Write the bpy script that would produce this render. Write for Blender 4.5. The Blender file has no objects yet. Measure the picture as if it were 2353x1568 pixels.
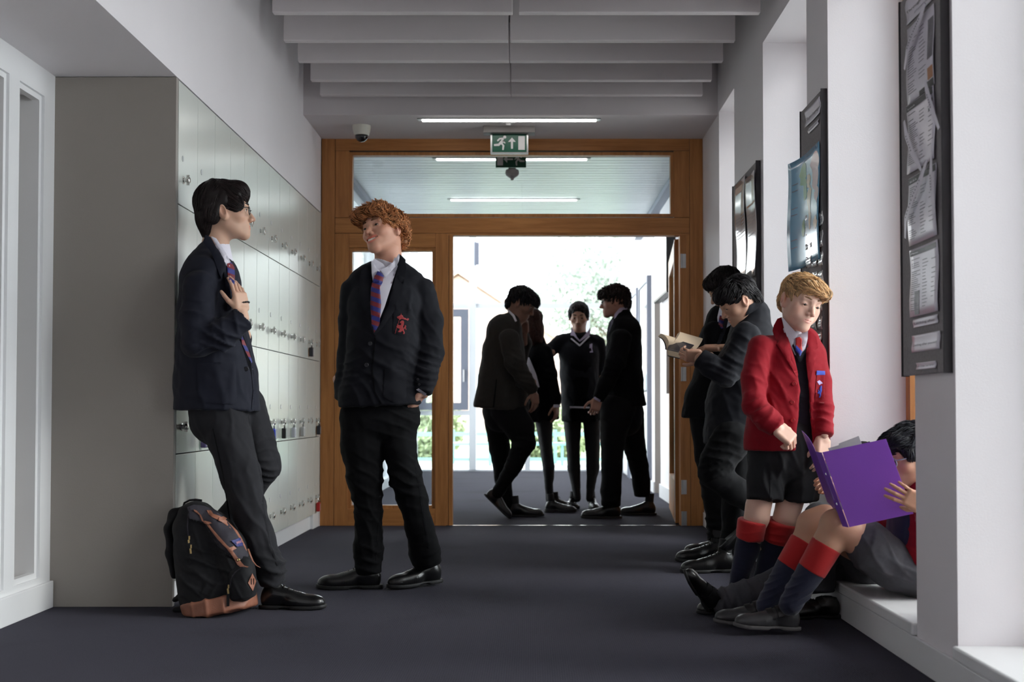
import bpy, bmesh, math, random
import numpy as np
from mathutils import Vector, Matrix
from mathutils.bvhtree import BVHTree
from mathutils.geometry import delaunay_2d_cdt
SC = bpy.context.scene
COL = SC.collection
# ---------------------------------------------------------------- camera
FOC, CX, HZ, CAMH, TILT = 2800.0, 1218.0, 943.0, 0.8144, 0.028
CY = HZ - FOC*math.tan(TILT)
cam_data = bpy.data.cameras.new('camera')
cam = bpy.data.objects.new('camera', cam_data); COL.objects.link(cam)
cam.location = (0, 0, CAMH); cam.rotation_euler = (math.pi/2 + TILT, 0, 0)
cam_data.sensor_width = 36.0; cam_data.lens = FOC/2353*36.0
cam_data.shift_x = -(CX-1176.5)/2353; cam_data.shift_y = (CY-784)/2353
cam_data.clip_start = 0.05; cam_data.clip_end = 400
cam_data.dof.use_dof = True; cam_data.dof.focus_distance = 5.5; cam_data.dof.aperture_fstop = 3.5
SC.camera = cam
# ---------------------------------------------------------------- view, world, light
SC.view_settings.view_transform = 'Standard'; SC.view_settings.look = 'None'
SC.view_settings.gamma = 1; SC.view_settings.use_curve_mapping = False
SC.view_settings.exposure = 1.85
SC.cycles.use_denoising = True
SC.cycles.max_bounces = 8; SC.cycles.diffuse_bounces = 5; SC.cycles.glossy_bounces = 4
SC.cycles.transparent_max_bounces = 24; SC.cycles.transmission_bounces = 6
SC.cycles.sample_clamp_indirect = 6.0
world = bpy.data.worlds.new('world'); SC.world = world; world.use_nodes = True
_n = world.node_tree; _n.nodes.clear()
_o = _n.nodes.new('ShaderNodeOutputWorld'); _b = _n.nodes.new('ShaderNodeBackground')
_tc = _n.nodes.new('ShaderNodeTexCoord'); _sx = _n.nodes.new('ShaderNodeSeparateXYZ'); _cr = _n.nodes.new('ShaderNodeValToRGB')
_n.links.new(_tc.outputs['Generated'], _sx.inputs[0]); _n.links.new(_sx.outputs[2], _cr.inputs[0])
_cr.color_ramp.elements[0].position = 0.0; _cr.color_ramp.elements[0].color = (0.96, 0.98, 1.0, 1)
_cr.color_ramp.elements[1].position = 1.0; _cr.color_ramp.elements[1].color = (0.86, 0.93, 1.0, 1)
_n.links.new(_cr.outputs[0], _b.inputs[0]); _b.inputs[1].default_value = 2.1
_n.links.new(_b.outputs[0], _o.inputs[0])
sun_d = bpy.data.lights.new('sun', 'SUN'); sun_d.energy = 0.8; sun_d.angle = math.radians(25); sun_d.color = (1, .96, .9)
sun = bpy.data.objects.new('sun', sun_d); COL.objects.link(sun); sun.rotation_euler = (math.radians(12), math.radians(58), 0); sun.location = (20, -4, 14)
def portal(x, y0, y1, z0, z1, axis):
    d = bpy.data.lights.new('window_portal', 'AREA'); d.shape = 'RECTANGLE'; d.cycles.is_portal = True
    o = bpy.data.objects.new('window_portal', d); COL.objects.link(o)
    if axis == '-X': o.rotation_euler = (0, math.radians(90), 0); o.location = (x, (y0+y1)/2, (z0+z1)/2); d.size = z1-z0; d.size_y = y1-y0
    if axis == '+X': o.rotation_euler = (0, math.radians(-90), 0); o.location = (x, (y0+y1)/2, (z0+z1)/2); d.size = z1-z0; d.size_y = y1-y0
    if axis == '-Y': o.rotation_euler = (math.radians(-90), 0, 0); o.location = ((y0+y1)/2, x, (z0+z1)/2); d.size = y1-y0; d.size_y = z1-z0
WINS = [(7.27, 7.86), (5.36, 6.37), (3.88, 4.98), (2.36, 3.51), (0.85, 2.0), (-.65, .5)]
for a, b in WINS: portal(1.62, a, b, .16, 2.75, '-X')
portal(16.45, -1.5, 1.2, .05, 4.4, '-Y')
portal(-1.62, 10.2, 16.2, .1, 2.6, '+X')

# ---------------------------------------------------------------- pixel helpers
CT, ST = math.cos(TILT), math.sin(TILT)
def ray(px, py):
    u = (px-CX)/FOC; v = -(py-CY)/FOC
    return np.array([u, CT - v*ST, ST + v*CT])
YOFF = 0.0   # set while one figure is built, to slide it towards or away from the lens
def W(px, py, Y):
    Y = Y + YOFF
    r = ray(px, py); k = Y/r[1]
    return np.array([r[0]*k, Y, CAMH + r[2]*k])
def PXM(Y): return FOC/(Y+YOFF)
CAMP = np.array([0, 0, CAMH])

# ---------------------------------------------------------------- materials
MATS = {}
def srgb(*c):
    if len(c) == 1: c = c[0]
    return tuple(((v/255)/12.92 if v/255 <= .04045 else ((v/255+.055)/1.055)**2.4) for v in c)
def mat(name, col, rough=.6, metal=0, spec=.5, bump=0, bscale=300, var=0, vscale=6, sheen=0, coat=0, attr=None, stretch=None, emit=0, sss=0, rvar=0):
    m = bpy.data.materials.new(name); MATS[name] = m; m.use_nodes = True
    nt = m.node_tree; p = nt.nodes['Principled BSDF']; L = nt.links.new
    p.inputs['Base Color'].default_value = (*col, 1); p.inputs['Roughness'].default_value = rough
    p.inputs['Metallic'].default_value = metal; p.inputs['Specular IOR Level'].default_value = spec
    if sheen: p.inputs['Sheen Weight'].default_value = sheen; p.inputs['Sheen Roughness'].default_value = .5
    if coat: p.inputs['Coat Weight'].default_value = coat; p.inputs['Coat Roughness'].default_value = .15
    if emit: p.inputs['Emission Color'].default_value = (*col, 1); p.inputs['Emission Strength'].default_value = emit
    if sss:
        p.inputs['Subsurface Weight'].default_value = sss; p.inputs['Subsurface Radius'].default_value = (.012, .004, .002); p.inputs['Subsurface Scale'].default_value = 1
    tc = nt.nodes.new('ShaderNodeTexCoord'); mp = nt.nodes.new('ShaderNodeMapping'); L(tc.outputs['Object'], mp.inputs[0])
    if stretch: mp.inputs['Scale'].default_value = stretch
    out = None
    if attr:
        at = nt.nodes.new('ShaderNodeAttribute'); at.attribute_name = attr; out = at.outputs['Color']
    if var:
        no = nt.nodes.new('ShaderNodeTexNoise'); no.inputs['Scale'].default_value = vscale; no.inputs['Detail'].default_value = 5; L(mp.outputs[0], no.inputs[0])
        mr = nt.nodes.new('ShaderNodeMapRange'); L(no.outputs[0], mr.inputs[0]); mr.inputs[1].default_value = .25; mr.inputs[2].default_value = .75
        mr.inputs[3].default_value = 1-var; mr.inputs[4].default_value = 1+var
        mx = nt.nodes.new('ShaderNodeVectorMath'); mx.operation = 'SCALE'
        if out: L(out, mx.inputs[0])
        else: mx.inputs[0].default_value = col
        L(mr.outputs[0], mx.inputs['Scale']); out = mx.outputs[0]
        if rvar:
            m2 = nt.nodes.new('ShaderNodeMapRange'); L(no.outputs[0], m2.inputs[0]); m2.inputs[3].default_value = rough-rvar; m2.inputs[4].default_value = rough+rvar; L(m2.outputs[0], p.inputs['Roughness'])
    if out: L(out, p.inputs['Base Color'])
    if bump:
        nb = nt.nodes.new('ShaderNodeTexNoise'); nb.inputs['Scale'].default_value = bscale; nb.inputs['Detail'].default_value = 3; L(mp.outputs[0], nb.inputs[0])
        bp = nt.nodes.new('ShaderNodeBump'); bp.inputs['Strength'].default_value = bump; bp.inputs['Distance'].default_value = .002; L(nb.outputs[0], bp.inputs['Height']); L(bp.outputs[0], p.inputs['Normal'])
    return m
def stripe_mat(name, cols, period, direction, widths=None, rough=.55):
    """diagonal woven stripes in object space"""
    m = mat(name, cols[0], rough, sheen=.2, bump=.2, bscale=900); nt = m.node_tree; L = nt.links.new; p = nt.nodes['Principled BSDF']
    tc = nt.nodes.new('ShaderNodeTexCoord'); dt = nt.nodes.new('ShaderNodeVectorMath'); dt.operation = 'DOT_PRODUCT'
    dt.inputs[1].default_value = Vector(direction).normalized()/period; L(tc.outputs['Object'], dt.inputs[0])
    fr = nt.nodes.new('ShaderNodeMath'); fr.operation = 'FRACT'; L(dt.outputs['Value'], fr.inputs[0])
    cr = nt.nodes.new('ShaderNodeValToRGB'); cr.color_ramp.interpolation = 'CONSTANT'; L(fr.outputs[0], cr.inputs[0])
    e = cr.color_ramp.elements; n = len(cols); e[0].position = 0; e[0].color = (*cols[0], 1); e[1].position = (widths[0] if widths else 1/n); e[1].color = (*cols[1], 1)
    acc = e[1].position
    for i in range(2, n):
        acc += widths[i-1] if widths else 1/n
        q = e.new(acc); q.color = (*cols[i], 1)
    L(cr.outputs[0], p.inputs['Base Color'])
    return m

# ---------------------------------------------------------------- objects
def link(o, parent=None):
    COL.objects.link(o)
    if parent is not None: o.parent = parent
    return o
def base_of(parent):
    b = np.zeros(3)
    while parent is not None:
        b += np.array(parent.location); parent = parent.parent
    return b
def mk(name, V, Fc, m, parent=None, smooth=True, loc=None, attr=None, kind=None, autos=None):
    """mesh object from world-space vertices; loc = world origin for a top-level thing"""
    V = np.asarray(V, dtype=np.float64).reshape(-1, 3)
    b = base_of(parent); l = np.zeros(3)
    if loc is not None: l = np.asarray(loc, float) - b
    me = bpy.data.meshes.new(name)
    V2 = V - (b + l)
    if isinstance(Fc, np.ndarray):
        nf, k = Fc.shape
        me.vertices.add(len(V2)); me.vertices.foreach_set('co', V2.astype(np.float32).ravel())
        me.loops.add(nf*k); me.loops.foreach_set('vertex_index', Fc.astype(np.int32).ravel())
        me.polygons.add(nf); me.polygons.foreach_set('loop_start', np.arange(0, nf*k, k, dtype=np.int32))
        me.update(calc_edges=True); me.validate()
    else:
        me.from_pydata([tuple(v) for v in V2], [], [tuple(f) for f in Fc])
    if smooth: me.polygons.foreach_set('use_smooth', np.ones(len(me.polygons), dtype=bool))
    if autos is not None:
        me.polygons.foreach_set('use_smooth', np.ones(len(me.polygons), dtype=bool)); me.set_sharp_from_angle(angle=math.radians(autos))
    if attr is not None:
        a = me.attributes.new('Col', 'FLOAT_COLOR', 'POINT'); c = np.ones((len(V), 4), dtype=np.float32); c[:, :3] = attr; a.data.foreach_set('color', c.ravel())
    me.update()
    if isinstance(m, (list, tuple)):
        for q in m: me.materials.append(q)
    elif m is not None: me.materials.append(m)
    o = bpy.data.objects.new(name, me); link(o, parent); o.location = l
    if kind: o['kind'] = kind
    return o
def tag(o, label=None, cat=None, group=None, kind=None):
    if label: o['label'] = label
    if cat: o['category'] = cat
    if group: o['group'] = group
    if kind: o['kind'] = kind
    return o
def thing(name, label, cat, loc, group=None, parent=None):
    o = bpy.data.objects.new(name, None); o.empty_display_size = .1; link(o, parent); o.location = tuple(loc)
    return tag(o, label, cat, group)
class MB:
    """collects simple shapes into one mesh"""
    def __init__(s): s.v = []; s.f = []
    def add(s, V, Fc):
        n = len(s.v); s.v += [tuple(p) for p in V]; s.f += [tuple(i+n for i in f) for f in Fc]; return s
    def box(s, x0, x1, y0, y1, z0, z1, bev=0):
        if bev:
            b = bev; pts = []; 
            bm = bmesh.new(); bmesh.ops.create_cube(bm, size=1)
            for v in bm.verts: v.co = Vector((x0+(v.co.x+.5)*(x1-x0), y0+(v.co.y+.5)*(y1-y0), z0+(v.co.z+.5)*(z1-z0)))
            bmesh.ops.bevel(bm, geom=bm.edges[:], offset=b, segments=2, affect='EDGES', profile=.5)
            bm.verts.index_update(); s.add([v.co[:] for v in bm.verts], [[v.index for v in f.verts] for f in bm.faces]); bm.free(); return s
        V = [(x, y, z) for x in (x0, x1) for y in (y0, y1) for z in (z0, z1)]
        return s.add(V, [(0,1,3,2),(4,6,7,5),(0,4,5,1),(2,3,7,6),(0,2,6,4),(1,5,7,3)])
    def obox(s, c, ax, half):
        """oriented box: centre, 3 axes, half sizes"""
        c = np.asarray(c, float); A = [np.asarray(a, float)*h for a, h in zip(ax, half)]
        V = [c + i*A[0] + j*A[1] + k*A[2] for i in (-1,1) for j in (-1,1) for k in (-1,1)]
        return s.add(V, [(0,1,3,2),(4,6,7,5),(0,4,5,1),(2,3,7,6),(0,2,6,4),(1,5,7,3)])
    def cyl(s, a, b, r0, r1=None, n=16, cap=True):
        a = np.asarray(a, float); b = np.asarray(b, float); r1 = r0 if r1 is None else r1
        w = (b-a)/np.linalg.norm(b-a); u = np.cross(w, [0,0,1.0]); 
        if np.linalg.norm(u) < 1e-3: u = np.cross(w, [1.0,0,0])
        u /= np.linalg.norm(u); v = np.cross(w, u); V = []
        for p, r in ((a, r0), (b, r1)):
            for i in range(n):
                t = 2*math.pi*i/n; V.append(p + r*(math.cos(t)*u + math.sin(t)*v))
        Fc = [(i, (i+1) % n, n+(i+1) % n, n+i) for i in range(n)]
        if cap: Fc += [tuple(range(n-1, -1, -1)), tuple(range(n, 2*n))]
        return s.add(V, Fc)
    def tube(s, pts, rad, n=8, squash=None, up=(0,0,1)):
        """swept tube; rad list; squash=(axis scale u, v)"""
        P = np.asarray(pts, float); m = len(P); rad = [rad]*m if np.isscalar(rad) else rad; V = []; su, sv = squash or (1, 1)
        for i in range(m):
            w = P[min(i+1, m-1)] - P[max(i-1, 0)]; w /= (np.linalg.norm(w)+1e-12)
            u = np.cross(w, up)
            if np.linalg.norm(u) < 1e-3: u = np.cross(w, [1.0, .1, 0])
            u /= np.linalg.norm(u); v = np.cross(w, u)
            for k in range(n):
                t = 2*math.pi*k/n; V.append(P[i] + rad[i]*(su*math.cos(t)*u + sv*math.sin(t)*v))
        Fc = [(i*n+k, i*n+(k+1) % n, (i+1)*n+(k+1) % n, (i+1)*n+k) for i in range(m-1) for k in range(n)]
        Fc += [tuple(range(n-1, -1, -1)), tuple(range((m-1)*n, m*n))]
        return s.add(V, Fc)
    def lathe(s, c, prof, ax=(0,0,1), n=24):
        """prof: list of (radius, height along axis)"""
        c = np.asarray(c, float); w = np.asarray(ax, float); w /= np.linalg.norm(w); u = np.cross(w, [0,1.0,0]); 
        if np.linalg.norm(u) < 1e-3: u = np.cross(w, [1.0,0,0])
        u /= np.linalg.norm(u); v = np.cross(w, u); V = []
        for r, h in prof:
            for i in range(n):
                t = 2*math.pi*i/n; V.append(c + w*h + max(r, 1e-5)*(math.cos(t)*u + math.sin(t)*v))
        m = len(prof)
        Fc = [(i*n+k, i*n+(k+1) % n, (i+1)*n+(k+1) % n, (i+1)*n+k) for i in range(m-1) for k in range(n)]
        Fc += [tuple(range(n-1, -1, -1)), tuple(range((m-1)*n, m*n))]
        return s.add(V, Fc)
    def prism(s, poly, d):
        """polygon of 3D points extruded by vector d"""
        n = len(poly); P = [np.asarray(p, float) for p in poly]; d = np.asarray(d, float)
        return s.add(P + [p+d for p in P], [tuple(range(n-1, -1, -1)), tuple(range(n, 2*n))] + [(i, (i+1) % n, n+(i+1) % n, n+i) for i in range(n)])
    def build(s, name, m, parent=None, smooth=False, loc=None, kind=None, autos=None):
        return mk(name, s.v, s.f, m, parent, smooth, loc, kind=kind, autos=autos)
def struct(o, kind='structure'):
    o['kind'] = kind; return o

# ---------------------------------------------------------------- implicit surfaces
def smin(a, b, k):
    if k <= 0: return np.minimum(a, b)
    h = np.clip(.5 + .5*(b-a)/k, 0, 1); return b + (a-b)*h - k*h*(1-h)
class Prim:
    def __init__(s, fn, lo, hi): s.fn = fn; s.lo = np.asarray(lo, float); s.hi = np.asarray(hi, float)
def rotm(ax):  # rows are the local axes
    return np.array([np.asarray(a, float)/np.linalg.norm(a) for a in ax])
def ell(c, r, R=None, n=2.0):
    c = np.asarray(c, float); r = np.asarray(r, float)*np.ones(3); R = np.eye(3) if R is None else R
    ext = np.sqrt(((R*r[:, None])**2).sum(0)) if n <= 2.01 else np.abs(R*r[:, None]).sum(0)
    def fn(X, Y, Z):
        q = [R[i,0]*(X-c[0]) + R[i,1]*(Y-c[1]) + R[i,2]*(Z-c[2]) for i in range(3)]
        if n == 2.0:
            k0 = np.sqrt((q[0]/r[0])**2 + (q[1]/r[1])**2 + (q[2]/r[2])**2)
        else:
            k0 = (np.abs(q[0]/r[0])**n + np.abs(q[1]/r[1])**n + np.abs(q[2]/r[2])**n)**(1/n)
        L = np.sqrt(q[0]**2+q[1]**2+q[2]**2)
        return np.where(k0 > 1e-4, L*(1-1/np.maximum(k0, 1e-4)), -r.min())
    return Prim(fn, c-ext, c+ext)
def seg(a, b, ra, rb, U=(1,0,0), n=2.0, capk=1.0):
    """tapered capsule with elliptical section; ra=(ru,rv)"""
    a = np.asarray(a, float); b = np.asarray(b, float)
    ra = (ra, ra) if np.isscalar(ra) else ra; rb = (rb, rb) if np.isscalar(rb) else rb
    d = b-a; L = np.linalg.norm(d); w = d/L; U = np.asarray(U, float); u = U - w*np.dot(U, w)
    if np.linalg.norm(u) < .05: u = np.cross(w, [0,1.0,.1])
    u /= np.linalg.norm(u); v = np.cross(w, u); m = max(ra[0], ra[1], rb[0], rb[1])
    def fn(X, Y, Z):
        x, y, z = X-a[0], Y-a[1], Z-a[2]
        tw = w[0]*x+w[1]*y+w[2]*z; qu = u[0]*x+u[1]*y+u[2]*z; qv = v[0]*x+v[1]*y+v[2]*z
        t = np.clip(tw/L, 0, 1); r0 = ra[0]+(rb[0]-ra[0])*t; r1 = ra[1]+(rb[1]-ra[1])*t; qw = (tw-t*L)/capk
        rm = np.minimum(r0, r1)
        if n == 2.0: k0 = np.sqrt((qu/r0)**2 + (qv/r1)**2 + (qw/rm)**2)
        else: k0 = (np.abs(qu/r0)**n + np.abs(qv/r1)**n + np.abs(qw/rm)**n)**(1/n)
        Lq = np.sqrt(qu**2+qv**2+qw**2)
        return np.where(k0 > 1e-4, Lq*(1-1/np.maximum(k0, 1e-4)), -rm)
    lo = np.minimum(a, b)-m; hi = np.maximum(a, b)+m
    return Prim(fn, lo, hi)
def rbox(c, half, R=None, rnd=.01):
    c = np.asarray(c, float); half = np.asarray(half, float); R = np.eye(3) if R is None else R
    ext = np.abs(R*half[:, None]).sum(0)
    def fn(X, Y, Z):
        q = [np.abs(R[i,0]*(X-c[0]) + R[i,1]*(Y-c[1]) + R[i,2]*(Z-c[2])) - half[i] + rnd for i in range(3)]
        return np.sqrt(np.maximum(q[0],0)**2+np.maximum(q[1],0)**2+np.maximum(q[2],0)**2) + np.minimum(np.maximum(q[0], np.maximum(q[1], q[2])), 0) - rnd
    return Prim(fn, c-ext, c+ext)
def plane(p, nrm):
    """inside = side opposite to nrm"""
    p = np.asarray(p, float); nrm = np.asarray(nrm, float); nrm = nrm/np.linalg.norm(nrm)
    return Prim(lambda X, Y, Z: (X-p[0])*nrm[0]+(Y-p[1])*nrm[1]+(Z-p[2])*nrm[2], [-99]*3, [99]*3)
def tubep(pts, U=(1,0,0), n=2.0):
    """pts: list of (xyz, (ru,rv)) -> list of seg prims"""
    return [seg(pts[i][0], pts[i+1][0], pts[i][1], pts[i+1][1], U, n) for i in range(len(pts)-1)]
class Field:
    def __init__(s, lo, hi, h):
        s.h = h; s.lo = np.asarray(lo, float); n = np.ceil((np.asarray(hi, float)-s.lo)/h).astype(int)+1
        s.n = n; s.f = np.full(tuple(n), 1.0, dtype=np.float32)
        s.ax = [s.lo[i] + h*np.arange(n[i]) for i in range(3)]
    @staticmethod
    def fit(prims, h, m=.02):
        lo = np.min([p.lo for p in prims], 0)-m; hi = np.max([p.hi for p in prims], 0)+m
        return Field(lo, hi, h)
    def _sl(s, p, m):
        i0 = np.maximum(np.floor((p.lo-m-s.lo)/s.h).astype(int), 0); i1 = np.minimum(np.ceil((p.hi+m-s.lo)/s.h).astype(int)+1, s.n)
        if (i1 <= i0).any(): return None
        sl = tuple(slice(a, b) for a, b in zip(i0, i1))
        return sl, (s.ax[0][sl[0]][:, None, None], s.ax[1][sl[1]][None, :, None], s.ax[2][sl[2]][None, None, :])
    def add(s, p, k=0.0):
        if isinstance(p, list):
            for q in p: s.add(q, k)
            return s
        r = s._sl(p, k+3*s.h)
        if r: s.f[r[0]] = smin(s.f[r[0]], p.fn(*r[1]).astype(np.float32), k)
        return s
    def sub(s, p, k=0.0):
        if isinstance(p, list):
            for q in p: s.sub(q, k)
            return s
        r = s._sl(p, k+3*s.h)
        if r: s.f[r[0]] = -smin(-s.f[r[0]], p.fn(*r[1]).astype(np.float32), k)
        return s
    def cut(s, p, k=0.0):   # keep inside of p
        r = s._sl(p, 99)
        s.f[r[0]] = -smin(-s.f[r[0]], -p.fn(*r[1]).astype(np.float32), k)
        return s
    def mesh(s, relax=1):
        f = s.f; g = f.copy()
        g[0], g[-1], g[:, 0], g[:, -1], g[:, :, 0], g[:, :, -1] = 1, 1, 1, 1, 1, 1
        ins = g < 0; nx, ny, nz = g.shape
        c = ins[:-1, :-1, :-1].astype(np.int8)
        for dx in (0,1):
            for dy in (0,1):
                for dz in (0,1):
                    if dx+dy+dz: c = c + ins[dx:nx-1+dx, dy:ny-1+dy, dz:nz-1+dz]
        act = (c > 0) & (c < 8); idx = np.full(act.shape, -1, dtype=np.int64); A = np.argwhere(act); idx[act] = np.arange(len(A))
        acc = np.zeros((len(A), 3)); cnt = np.zeros(len(A)); cor = [(i, j, k) for i in (0,1) for j in (0,1) for k in (0,1)]
        val = {q: g[A[:,0]+q[0], A[:,1]+q[1], A[:,2]+q[2]].astype(np.float64) for q in cor}
        for q in cor:
            for d in range(3):
                if q[d] == 0:
                    r = list(q); r[d] = 1; r = tuple(r); a, b = val[q], val[r]; m = (a < 0) != (b < 0)
                    t = np.where(m, a/np.where(m, a-b, 1), 0); p = np.tile(np.array(q, float), (len(A), 1)); p[:, d] = t
                    acc[m] += p[m]; cnt[m] += 1
        V = s.lo + s.h*(A + acc/cnt[:, None]); Fs = []
        for d in range(3):
            e, o1, o2 = [(0,1,2), (1,2,0), (2,0,1)][d]
            sl0 = [slice(None)]*3; sl1 = [slice(None)]*3; sl0[d] = slice(0, -1); sl1[d] = slice(1, None)
            a = ins[tuple(sl0)]; b = ins[tuple(sl1)]; E = np.argwhere(a != b)
            E = E[(E[:, o1] > 0) & (E[:, o2] > 0) & (E[:, o1] < g.shape[o1]-1) & (E[:, o2] < g.shape[o2]-1)]
            if not len(E): continue
            fl = a[E[:,0], E[:,1], E[:,2]]
            def gi(s1, s2):
                q = E.copy(); q[:, o1] -= s1; q[:, o2] -= s2; return idx[q[:,0], q[:,1], q[:,2]]
            Q = np.stack([gi(1,1), gi(0,1), gi(0,0), gi(1,0)], 1); Q[~fl] = Q[~fl][:, ::-1]; Fs.append(Q)
        Fc = np.concatenate(Fs)
        for _ in range(relax):
            V = V + .5*(nbavg(V, Fc)-V)
        return V, Fc
def nbavg(V, Fc):
    S = np.zeros_like(V); C = np.zeros(len(V)); k = Fc.shape[1]
    for i in range(k):
        a, b = Fc[:, i], Fc[:, (i+1) % k]
        for d in range(3):
            S[:, d] += np.bincount(a, V[b, d], len(V)) + np.bincount(b, V[a, d], len(V))
        C += np.bincount(a, minlength=len(V)) + np.bincount(b, minlength=len(V))
    return S/np.maximum(C, 1)[:, None]
def vnorm(V, Fc):
    a, b, c = V[Fc[:,0]], V[Fc[:,1]], V[Fc[:,2]]; n = np.cross(b-a, c-a)
    if Fc.shape[1] == 4: n = n + np.cross(c-a, V[Fc[:,3]]-a)
    N = np.zeros_like(V)
    for i in range(Fc.shape[1]):
        for d in range(3): N[:, d] += np.bincount(Fc[:, i], n[:, d], len(V))
    return N/np.maximum(np.linalg.norm(N, axis=1), 1e-12)[:, None]
def fnoise(P, s, seed=0):
    """cheap smooth noise in [-1,1]"""
    r = np.random.RandomState(seed); o = np.zeros(len(P))
    for i in range(7):
        d = r.normal(size=3); d /= np.linalg.norm(d); f = s*(.6+1.1*r.rand()); o += np.sin(P@d*f*6.283 + r.rand()*6.28 + 1.3*np.sin(P@r.normal(size=3)*f*2.2+r.rand()*6))
    return o/3.2
def creases(V, Fc, specs, seed=0, base=.0015):
    """specs: (centre, across dir, wavelength, amplitude, radius): soft cloth folds"""
    N = vnorm(V, Fc); D = base*fnoise(V, 7, seed) + base*.7*fnoise(V, 15, seed+3)
    wob = fnoise(V, 3.5, seed+9)
    for c, d, wl, am, R in specs:
        d = np.asarray(d, float); d = d/np.linalg.norm(d); q = V-np.asarray(c, float)
        g = np.exp(-(q**2).sum(1)/(R*R)); ph = (q@d)/wl*6.283 + 2.2*wob
        s = 1-np.abs(np.sin(ph*.5)); D += am*g*(s*s*1.6-.45)
    return V + N*D[:, None]
def bvh_of(*objs):
    V = []; P = []; n = 0
    for o in objs:
        b = base_of(o); vs = np.empty(len(o.data.vertices)*3, dtype=np.float32); o.data.vertices.foreach_get('co', vs); vs = vs.reshape(-1, 3)+b
        V += [Vector(v) for v in vs.tolist()]; P += [[i+n for i in p.vertices] for p in o.data.polygons]; n = len(V)
    return BVHTree.FromPolygons(V, P)
def patch(name, poly, bvh, m, parent, off=.003, thick=.003, step=6, smooth=True, Y=None, soft=0, maxd=.06, attr=None, puff=0):
    """cloth piece: pixel polygon laid on the surface behind it, with thickness"""
    P = [Vector(p) for p in poly]; n = len(P); pts = []; ed = []
    for i in range(n):
        a, b = P[i], P[(i+1) % n]; k = max(1, int((b-a).length/step))
        for j in range(k): pts.append(a.lerp(b, j/k))
    nb = len(pts); xs = [p.x for p in pts]; ys = [p.y for p in pts]
    rr = random.Random(5)
    x = min(xs)+step*.5
    while x < max(xs):
        y = min(ys)+step*.5
        while y < max(ys):
            pts.append(Vector((x+rr.uniform(-.1,.1)*step, y+rr.uniform(-.1,.1)*step))); y += step
        x += step
    r = delaunay_2d_cdt(pts[:nb]+pts[nb:], [(i, (i+1) % nb) for i in range(nb)], [], 1, 1e-4)
    vs, _, fs = r[0], r[1], r[2]
    cam_o = Vector((0,0,CAMH)); hits = []; rys = []
    for v in vs:
        d = Vector(ray(v.x, v.y)); d.normalize(); rys.append(d)
        h = bvh.ray_cast(cam_o, d) if bvh else (None,)*4
        hits.append(h[3] if h[0] is not None else None)
    if Y is not None or all(h is None for h in hits):
        yy = Y if Y is not None else 5.0
        hits = [ (yy/ d.y) if (h is None or bvh is None) else h for h, d in zip(hits, rys)]
    # fill misses with neighbours
    nbr = [[] for _ in vs]
    for f in fs:
        for i in range(len(f)):
            nbr[f[i]] += [f[(i+1) % len(f)], f[i-1]]
    for _ in range(60):
        if all(h is not None for h in hits): break
        new = list(hits)
        for i, h in enumerate(hits):
            if h is None:
                c = [hits[j] for j in nbr[i] if hits[j] is not None]
                if c: new[i] = sum(c)/len(c)
        hits = new
    med = sorted(h for h in hits if h is not None)[len(hits)//2]
    hits = [med if h is None else h for h in hits]
    if maxd: hits = [min(max(h, med-maxd), med+maxd) for h in hits]
    for _ in range(soft):
        hits = [.5*h + .5*(sum(hits[j] for j in nbr[i])/len(nbr[i])) if nbr[i] else h for i, h in enumerate(hits)]
    bd = set()
    from collections import Counter
    ec = Counter()
    for f in fs:
        for i in range(len(f)): ec[tuple(sorted((f[i], f[(i+1) % len(f)])))] += 1
    edges_b = [e for e, c in ec.items() if c == 1]
    for e in edges_b: bd.update(e)
    top = []; bot = []
    for i, (h, d) in enumerate(zip(hits, rys)):
        o_ = off - (min(.45*off, .0012) if i in bd else 0) + (0 if i in bd else puff)
        top.append(cam_o + d*(h-o_-0.0)); bot.append(cam_o + d*(h-off+thick))
    N = len(top); Fc = []
    # orientation
    for f in fs:
        a, b, c = vs[f[0]], vs[f[1]], vs[f[2]]
        s_ = (b-a).cross(c-a); g = list(f) if s_ < 0 else list(f)[::-1]
        Fc.append(g); Fc.append([q+N for q in reversed(g)])
    for f in list(fs):
        for i in range(len(f)):
            a, b = f[i], f[(i+1) % len(f)]
            if ec[tuple(sorted((a, b)))] == 1: Fc.append([b, a, a+N, b+N])
    o = mk(name, [v[:] for v in top+bot], Fc, m, parent, smooth=False, autos=60 if smooth else None)
    if not smooth: pass
    return o
# ---------------------------------------------------------------- materials of the place
M = {}
M['white'] = mat('white_paint', (.80,.762,.785), .55, bump=.15, bscale=180, var=.03, vscale=1.5)
M['whitegloss'] = mat('white_gloss_paint', (.80,.80,.81), .3, var=.02, vscale=3)
M['ceil'] = mat('ceiling_plaster', (.64,.595,.605), .7, var=.03, vscale=1)
M['dark'] = mat('dark_void_paint', (.03,.03,.032), .9)
M['baffle'] = mat('baffle_board', (.68,.63,.64), .6, bump=.15, bscale=120, var=.03, vscale=3)
M['locker'] = mat('locker_laminate', (.62,.64,.60), .22, spec=.45, var=.02, vscale=2)
M['panel'] = mat('locker_end_shaded', (.30,.27,.245), .5, bump=.2, bscale=160, var=.03, vscale=2)  # locker end turned from the light: its shade is put into this darker colour
M['chrome'] = mat('chrome', (.75,.74,.72), .16, metal=1)
M['steel'] = mat('brushed_steel', (.5,.5,.5), .35, metal=1)
M['black'] = mat('black_plastic', (.012,.012,.013), .4)
M['grey'] = mat('grey_frame', (.22,.24,.30), .5)
M['greymark'] = mat('grey_tag', (.40,.41,.42), .3)
M['lamp'] = mat('lamp_diffuser', (1,.98,.94), .5, emit=3.2)
M['green'] = mat('sign_green', (.002,.075,.042), .35)
M['signwhite'] = mat('sign_white', (.62,.60,.60), .4)
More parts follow.
